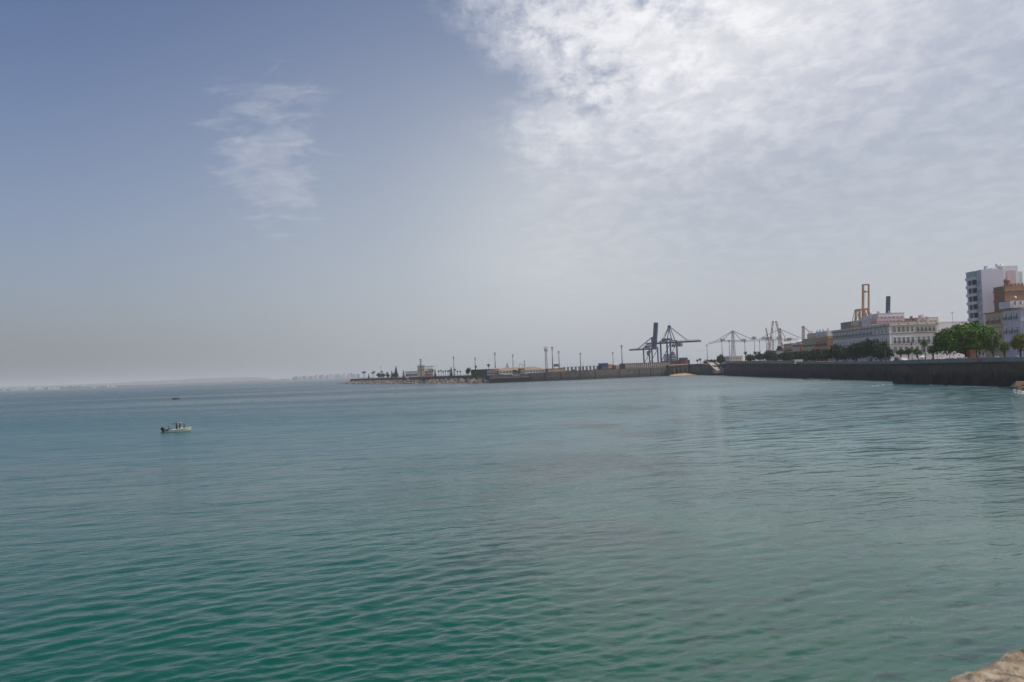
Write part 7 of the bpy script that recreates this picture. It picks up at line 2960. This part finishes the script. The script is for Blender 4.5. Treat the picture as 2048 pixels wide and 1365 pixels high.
    MB().box(-2.72, -2.2, -0.3, 0.3, -0.06, 0.06).build('swim_platform', grey, root)
    tag(root, 'cream open motor boat with people aboard and a black outboard engine', 'motor boat')
    # crew
    sh1 = paint('shirt_black', (0.02, 0.02, 0.024), 0.8, 0.1, 3.0)
    sh2 = paint('shirt_maroon', (0.09, 0.025, 0.025), 0.8, 0.1, 3.0)
    tr = paint('trousers_dark', (0.03, 0.03, 0.04), 0.8, 0.1, 3.0)
    MT = Matrix.Translation((c.x, c.y, 0)) @ Matrix.Rotation(heading, 4, 'Z')

    def at(x, y, z):
        return MT @ Vector((x, y, z))
    person('person in black standing at the back of the canopy on the cream boat', at(-0.15, -0.22, 0.14), heading + R(70), sh1, tr, scale=0.80)
    person('person in a maroon shirt at the console of the cream boat', at(0.28, 0.2, 0.14), heading + R(95), sh2, tr, scale=0.78, arms=[((-0.26, -0.10, 1.12), (-0.14, -0.34, 1.12)), ((0.26, -0.10, 1.12), (0.14, -0.34, 1.12))])
    person('person in dark clothes seated in front of the console of the cream boat', at(0.98, -0.1, 0.12), heading + R(100), sh1, tr, 'sit', scale=0.85)
    person('person in black sitting at the stern by the outboard engine', at(-1.48, 0.05, 0.10), heading + R(80), sh1, tr, 'sit', scale=0.72)
    MB()


motor_boat()


def small_boat():
    c = G(351.5, 799.3)
    root = empty('fishing_boat', (c.x, c.y, 0), R(176))
    dark = paint('skiff_dark', (0.045, 0.04, 0.045), 0.5, 0.1, 1.0)
    mb, rings = hull_mb(3.5, 1.4, 0.42, sheer=0.14)
    mb.build('hull', dark, root, fix=True)
    g = MB()
    for s in (0, -1):
        g.tube([r_[s] for r_ in rings], 0.05, 6)
    g.build('gunwale', paint('skiff_rim', (0.10, 0.07, 0.07), 0.5, 0.1, 1.0), root)
    MB().box(-1.5, 1.0, -0.5, 0.5, 0.1, 0.16).build('deck', dark, root)
    MB().box(-0.3, 0.0, -0.56, 0.56, 0.32, 0.38).build('thwart', dark, root)
    m = MB().box(-2.0, -1.72, -0.16, 0.16, 0.3, 0.85).box(-1.92, -1.8, -0.05, 0.05, -0.3, 0.3)
    m.build('outboard_engine', M['iron'], root)
    tag(root, 'small dark fishing boat farther out with one person in it', 'fishing boat')
    MT = Matrix.Translation((c.x, c.y, 0)) @ Matrix.Rotation(R(176), 4, 'Z')
    p = MT @ Vector((-0.15, 0, 0.0))
    person('person standing upright in the small dark fishing boat', (p.x, p.y, 0.14), R(90), paint('shirt_slate', (0.02, 0.022, 0.03), 0.8, 0.1, 3.0), paint('trousers_slate', (0.03, 0.03, 0.04), 0.8, 0.1, 3.0), 'stand', scale=0.92)
    for px, py, s, lb, cab in ((538, 767.8, 4.6, 'tiny white boat far out, the left one under the hazy town', False), (613.5, 765.2, 7.5, 'tiny white boat with cabin far out, the right one near the breakwater tip', True)):
        c2 = G(px, py)
        r = empty('distant_boat', (c2.x, c2.y, 0), R(10))
        wm = paint('far_boat_white', (0.7, 0.7, 0.7), 0.5, 0.05, 1.0)
        mb, _ = hull_mb(s, s * 0.34, s * 0.13, sheer=0.1)
        mb.build('hull', wm, r, fix=True)
        h = s * 0.13
        m = MB().box(-s * 0.3, s * 0.12, -s * 0.11, s * 0.11, h * 0.6, h + s * (0.26 if cab else 0.1))
        m.build('cabin', wm, r)
        MB().box(-s * 0.1, s * 0.123, -s * 0.112, s * 0.112, h + s * 0.03, h + s * 0.09).build('window', M['glass'], r)
        tag(r, lb, 'boat')


small_boat()

# ------------------------------------------------------------------ far shore
M['hill'] = paint('far_hill', (0.10, 0.115, 0.085), 0.95, 0.2, 0.0012)
M['shore'] = paint('far_shore_ground', (0.075, 0.085, 0.065), 0.95, 0.35, 0.006)
M['far_white'] = paint('far_white_wall', (0.62, 0.60, 0.58), 0.9, 0.1, 0.02)
M['far_grey'] = paint('far_grey_wall', (0.30, 0.29, 0.30), 0.9, 0.1, 0.02)


def far_hills():
    # ridge of low hills far inland
    prof = [(-40, 772), (60, 771), (130, 769), (250, 763.5), (340, 758.5), (400, 754.5), (450, 753.5), (510, 752.8), (530, 755), (548, 758.5), (575, 759.5), (640, 757.5)]
    mb = MB()
    Y0 = 11200
    nx = 150
    xs = [prof[0][0] + (prof[-1][0] - prof[0][0]) * i / nx for i in range(nx + 1)]
    rows = []
    for j, (dy, k) in enumerate(((-1500, 0.0), (-700, 0.55), (0, 1.0), (900, 0.7), (2200, 0.0))):
        row = []
        for px in xs:
            py = np.interp(px, [p[0] for p in prof], [p[1] for p in prof])
            p = D(px, float(py), Y0)
            h = max(2.0, p.z) * 0.82 * k
            h += 5 * k * mnoise.noise(Vector((px * 0.02, j * 3.0, 0)))
            row.append((p.x * (Y0 + dy) / Y0, Y0 + dy, h - (4.0 if k == 0 else 0)))
        rows.append(row)
    n = len(xs)
    mb.sm = True
    mb.add([q for r_ in rows for q in r_], [(j * n + i, j * n + i + 1, (j + 1) * n + i + 1, (j + 1) * n + i) for j in range(4) for i in range(n - 1)])
    o = mb.build('hills', M['hill'])
    tag(o, kind='structure')
    # low shore
    mb = MB()
    rng = random.Random(9)
    rows = []
    nx = 420
    xs = [-60 + (745 + 60) * i / nx for i in range(nx + 1)]
    depth = [(-60, 6300), (100, 5600), (300, 5200), (420, 5700), (520, 6600), (620, 7600), (745, 8300)]
    def yd(px):
        return float(np.interp(px, [d[0] for d in depth], [d[1] for d in depth]))
    for j, (dy, k) in enumerate(((0, 0.0), (30, 1.0), (260, 1.25), (900, 0.9), (1500, -0.1))):
        row = []
        for px in xs:
            Y = yd(px) + dy
            base = np.interp(px, [-60, 120, 300, 420, 520, 620, 745], [19, 17, 9, 8, 9, 8, 7])
            h = float(base) * k * (0.55 + 0.55 * abs(mnoise.noise(Vector((px * 0.11, j * 5.1, 1)))) + 0.5 * abs(mnoise.noise(Vector((px * 0.5, j * 2.1, 4)))))
            row.append((XatY(px, Y), Y, h - (1.0 if k <= 0 else 0)))
        rows.append(row)
    n = len(xs)
    mb.add([q for r_ in rows for q in r_], [(j * n + i, j * n + i + 1, (j + 1) * n + i + 1, (j + 1) * n + i) for j in range(4) for i in range(n - 1)])
    o = mb.build('far_shore', M['shore'])
    tag(o, kind='structure')
    # town blocks
    rng = random.Random(21)

    def block(px, Y, w, d, h, mt, lb, grp, cat='apartment block', z0=0.0, floors=True):
        x = XatY(px, Y)
        r = empty('distant_block', (x, Y, z0))
        MB().box(-w / 2, w / 2, 0, d, 0, h).build('wall', mt, r)
        MB().box(-w / 2 + w * 0.2, w / 2 - w * 0.3, d * 0.2, d * 0.7, h + 0.01, h + 2.6).build('roof_room', mt, r)
        if floors:
            m = MB()
            k = 0
            z = 4
            while z < h - 2:
                m.box(-w / 2 + 1, w / 2 - 1, -0.5, -0.02, z, z + 1.4)
                z += 3.2
            m.build('window_band', M['glass'], r)
        tag(r, lb, cat, grp)
    tall = [(563, 18, 16), (570, 26, 20), (577, 14, 15), (588, 18, 34), (593, 16, 44), (600, 30, 36), (607, 26, 40), (611, 14, 46), (618, 22, 34), (622, 18, 38), (630, 16, 40), (633, 14, 52), (641, 20, 44), (645, 16, 50), (652, 26, 32),
            (655, 10, 44), (661, 10, 56), (666, 10, 50), (672, 16, 44), (676, 24, 54), (682, 20, 44), (688, 10, 60), (695, 12, 46), (699, 14, 56), (703, 12, 60), (708, 22, 46), (714, 14, 52), (718, 12, 40)]
    for i, (px, w, h) in enumerate(tall):
        mt = M['far_white'] if i % 3 else M['far_grey']
        lb = 'hazy tower block on the far horizon, %s from the left' % ord_(i + 1)
        block(px, yd(px) + rng.uniform(60, 420), w * 1.5, 16, h * 0.92, mt, lb, 'hazy tower blocks of the far town')
    low = [(7, 22, 12), (24, 30, 10), (36, 60, 14), (44, 40, 20), (52, 26, 11), (72, 30, 18), (78, 44, 13), (84, 18, 9), (97, 16, 11), (106, 34, 14), (114, 20, 10), (187, 30, 7), (215, 12, 12), (226, 28, 8)]
    for i, (px, w, h) in enumerate(low):
        lb = 'small pale house on the far left shore, %s from the left edge' % ord_(i + 1)
        block(px, yd(px) - 10 - (i % 3) * 8, w * 0.8, 12, h, M['far_white'], lb, 'pale houses of the far left shore', 'house', 0.0, False)


def ord_(n):
    w = ['zeroth', 'first', 'second', 'third', 'fourth', 'fifth', 'sixth', 'seventh', 'eighth', 'ninth', 'tenth', 'eleventh', 'twelfth', 'thirteenth', 'fourteenth', 'fifteenth', 'sixteenth', 'seventeenth', 'eighteenth', 'nineteenth',
         'twentieth', 'twenty first', 'twenty second', 'twenty third', 'twenty fourth', 'twenty fifth', 'twenty sixth', 'twenty seventh', 'twenty eighth']
    return w[n]


far_hills()

# ------------------------------------------------------------------ haze
def build_haze():
    mb = MB().box(-25500, 25500, -25500, 25500, -2.5, 150)
    m = bpy.data.materials.new('air_haze')
    m.use_nodes = True
    k = NT(m.node_tree)
    pv = k.n('ShaderNodeVolumePrincipled', ins={'Color': (0.92, 0.93, 0.94, 1), 'Density': 1.25e-4, 'Anisotropy': 0.1})
    o = k.n('ShaderNodeOutputMaterial')
    k.t.links.new(pv.outputs[0], o.inputs['Volume'])
    h = mb.build('haze', m)
    tag(h, kind='stuff', label='pale sea haze over the bay')


build_haze()
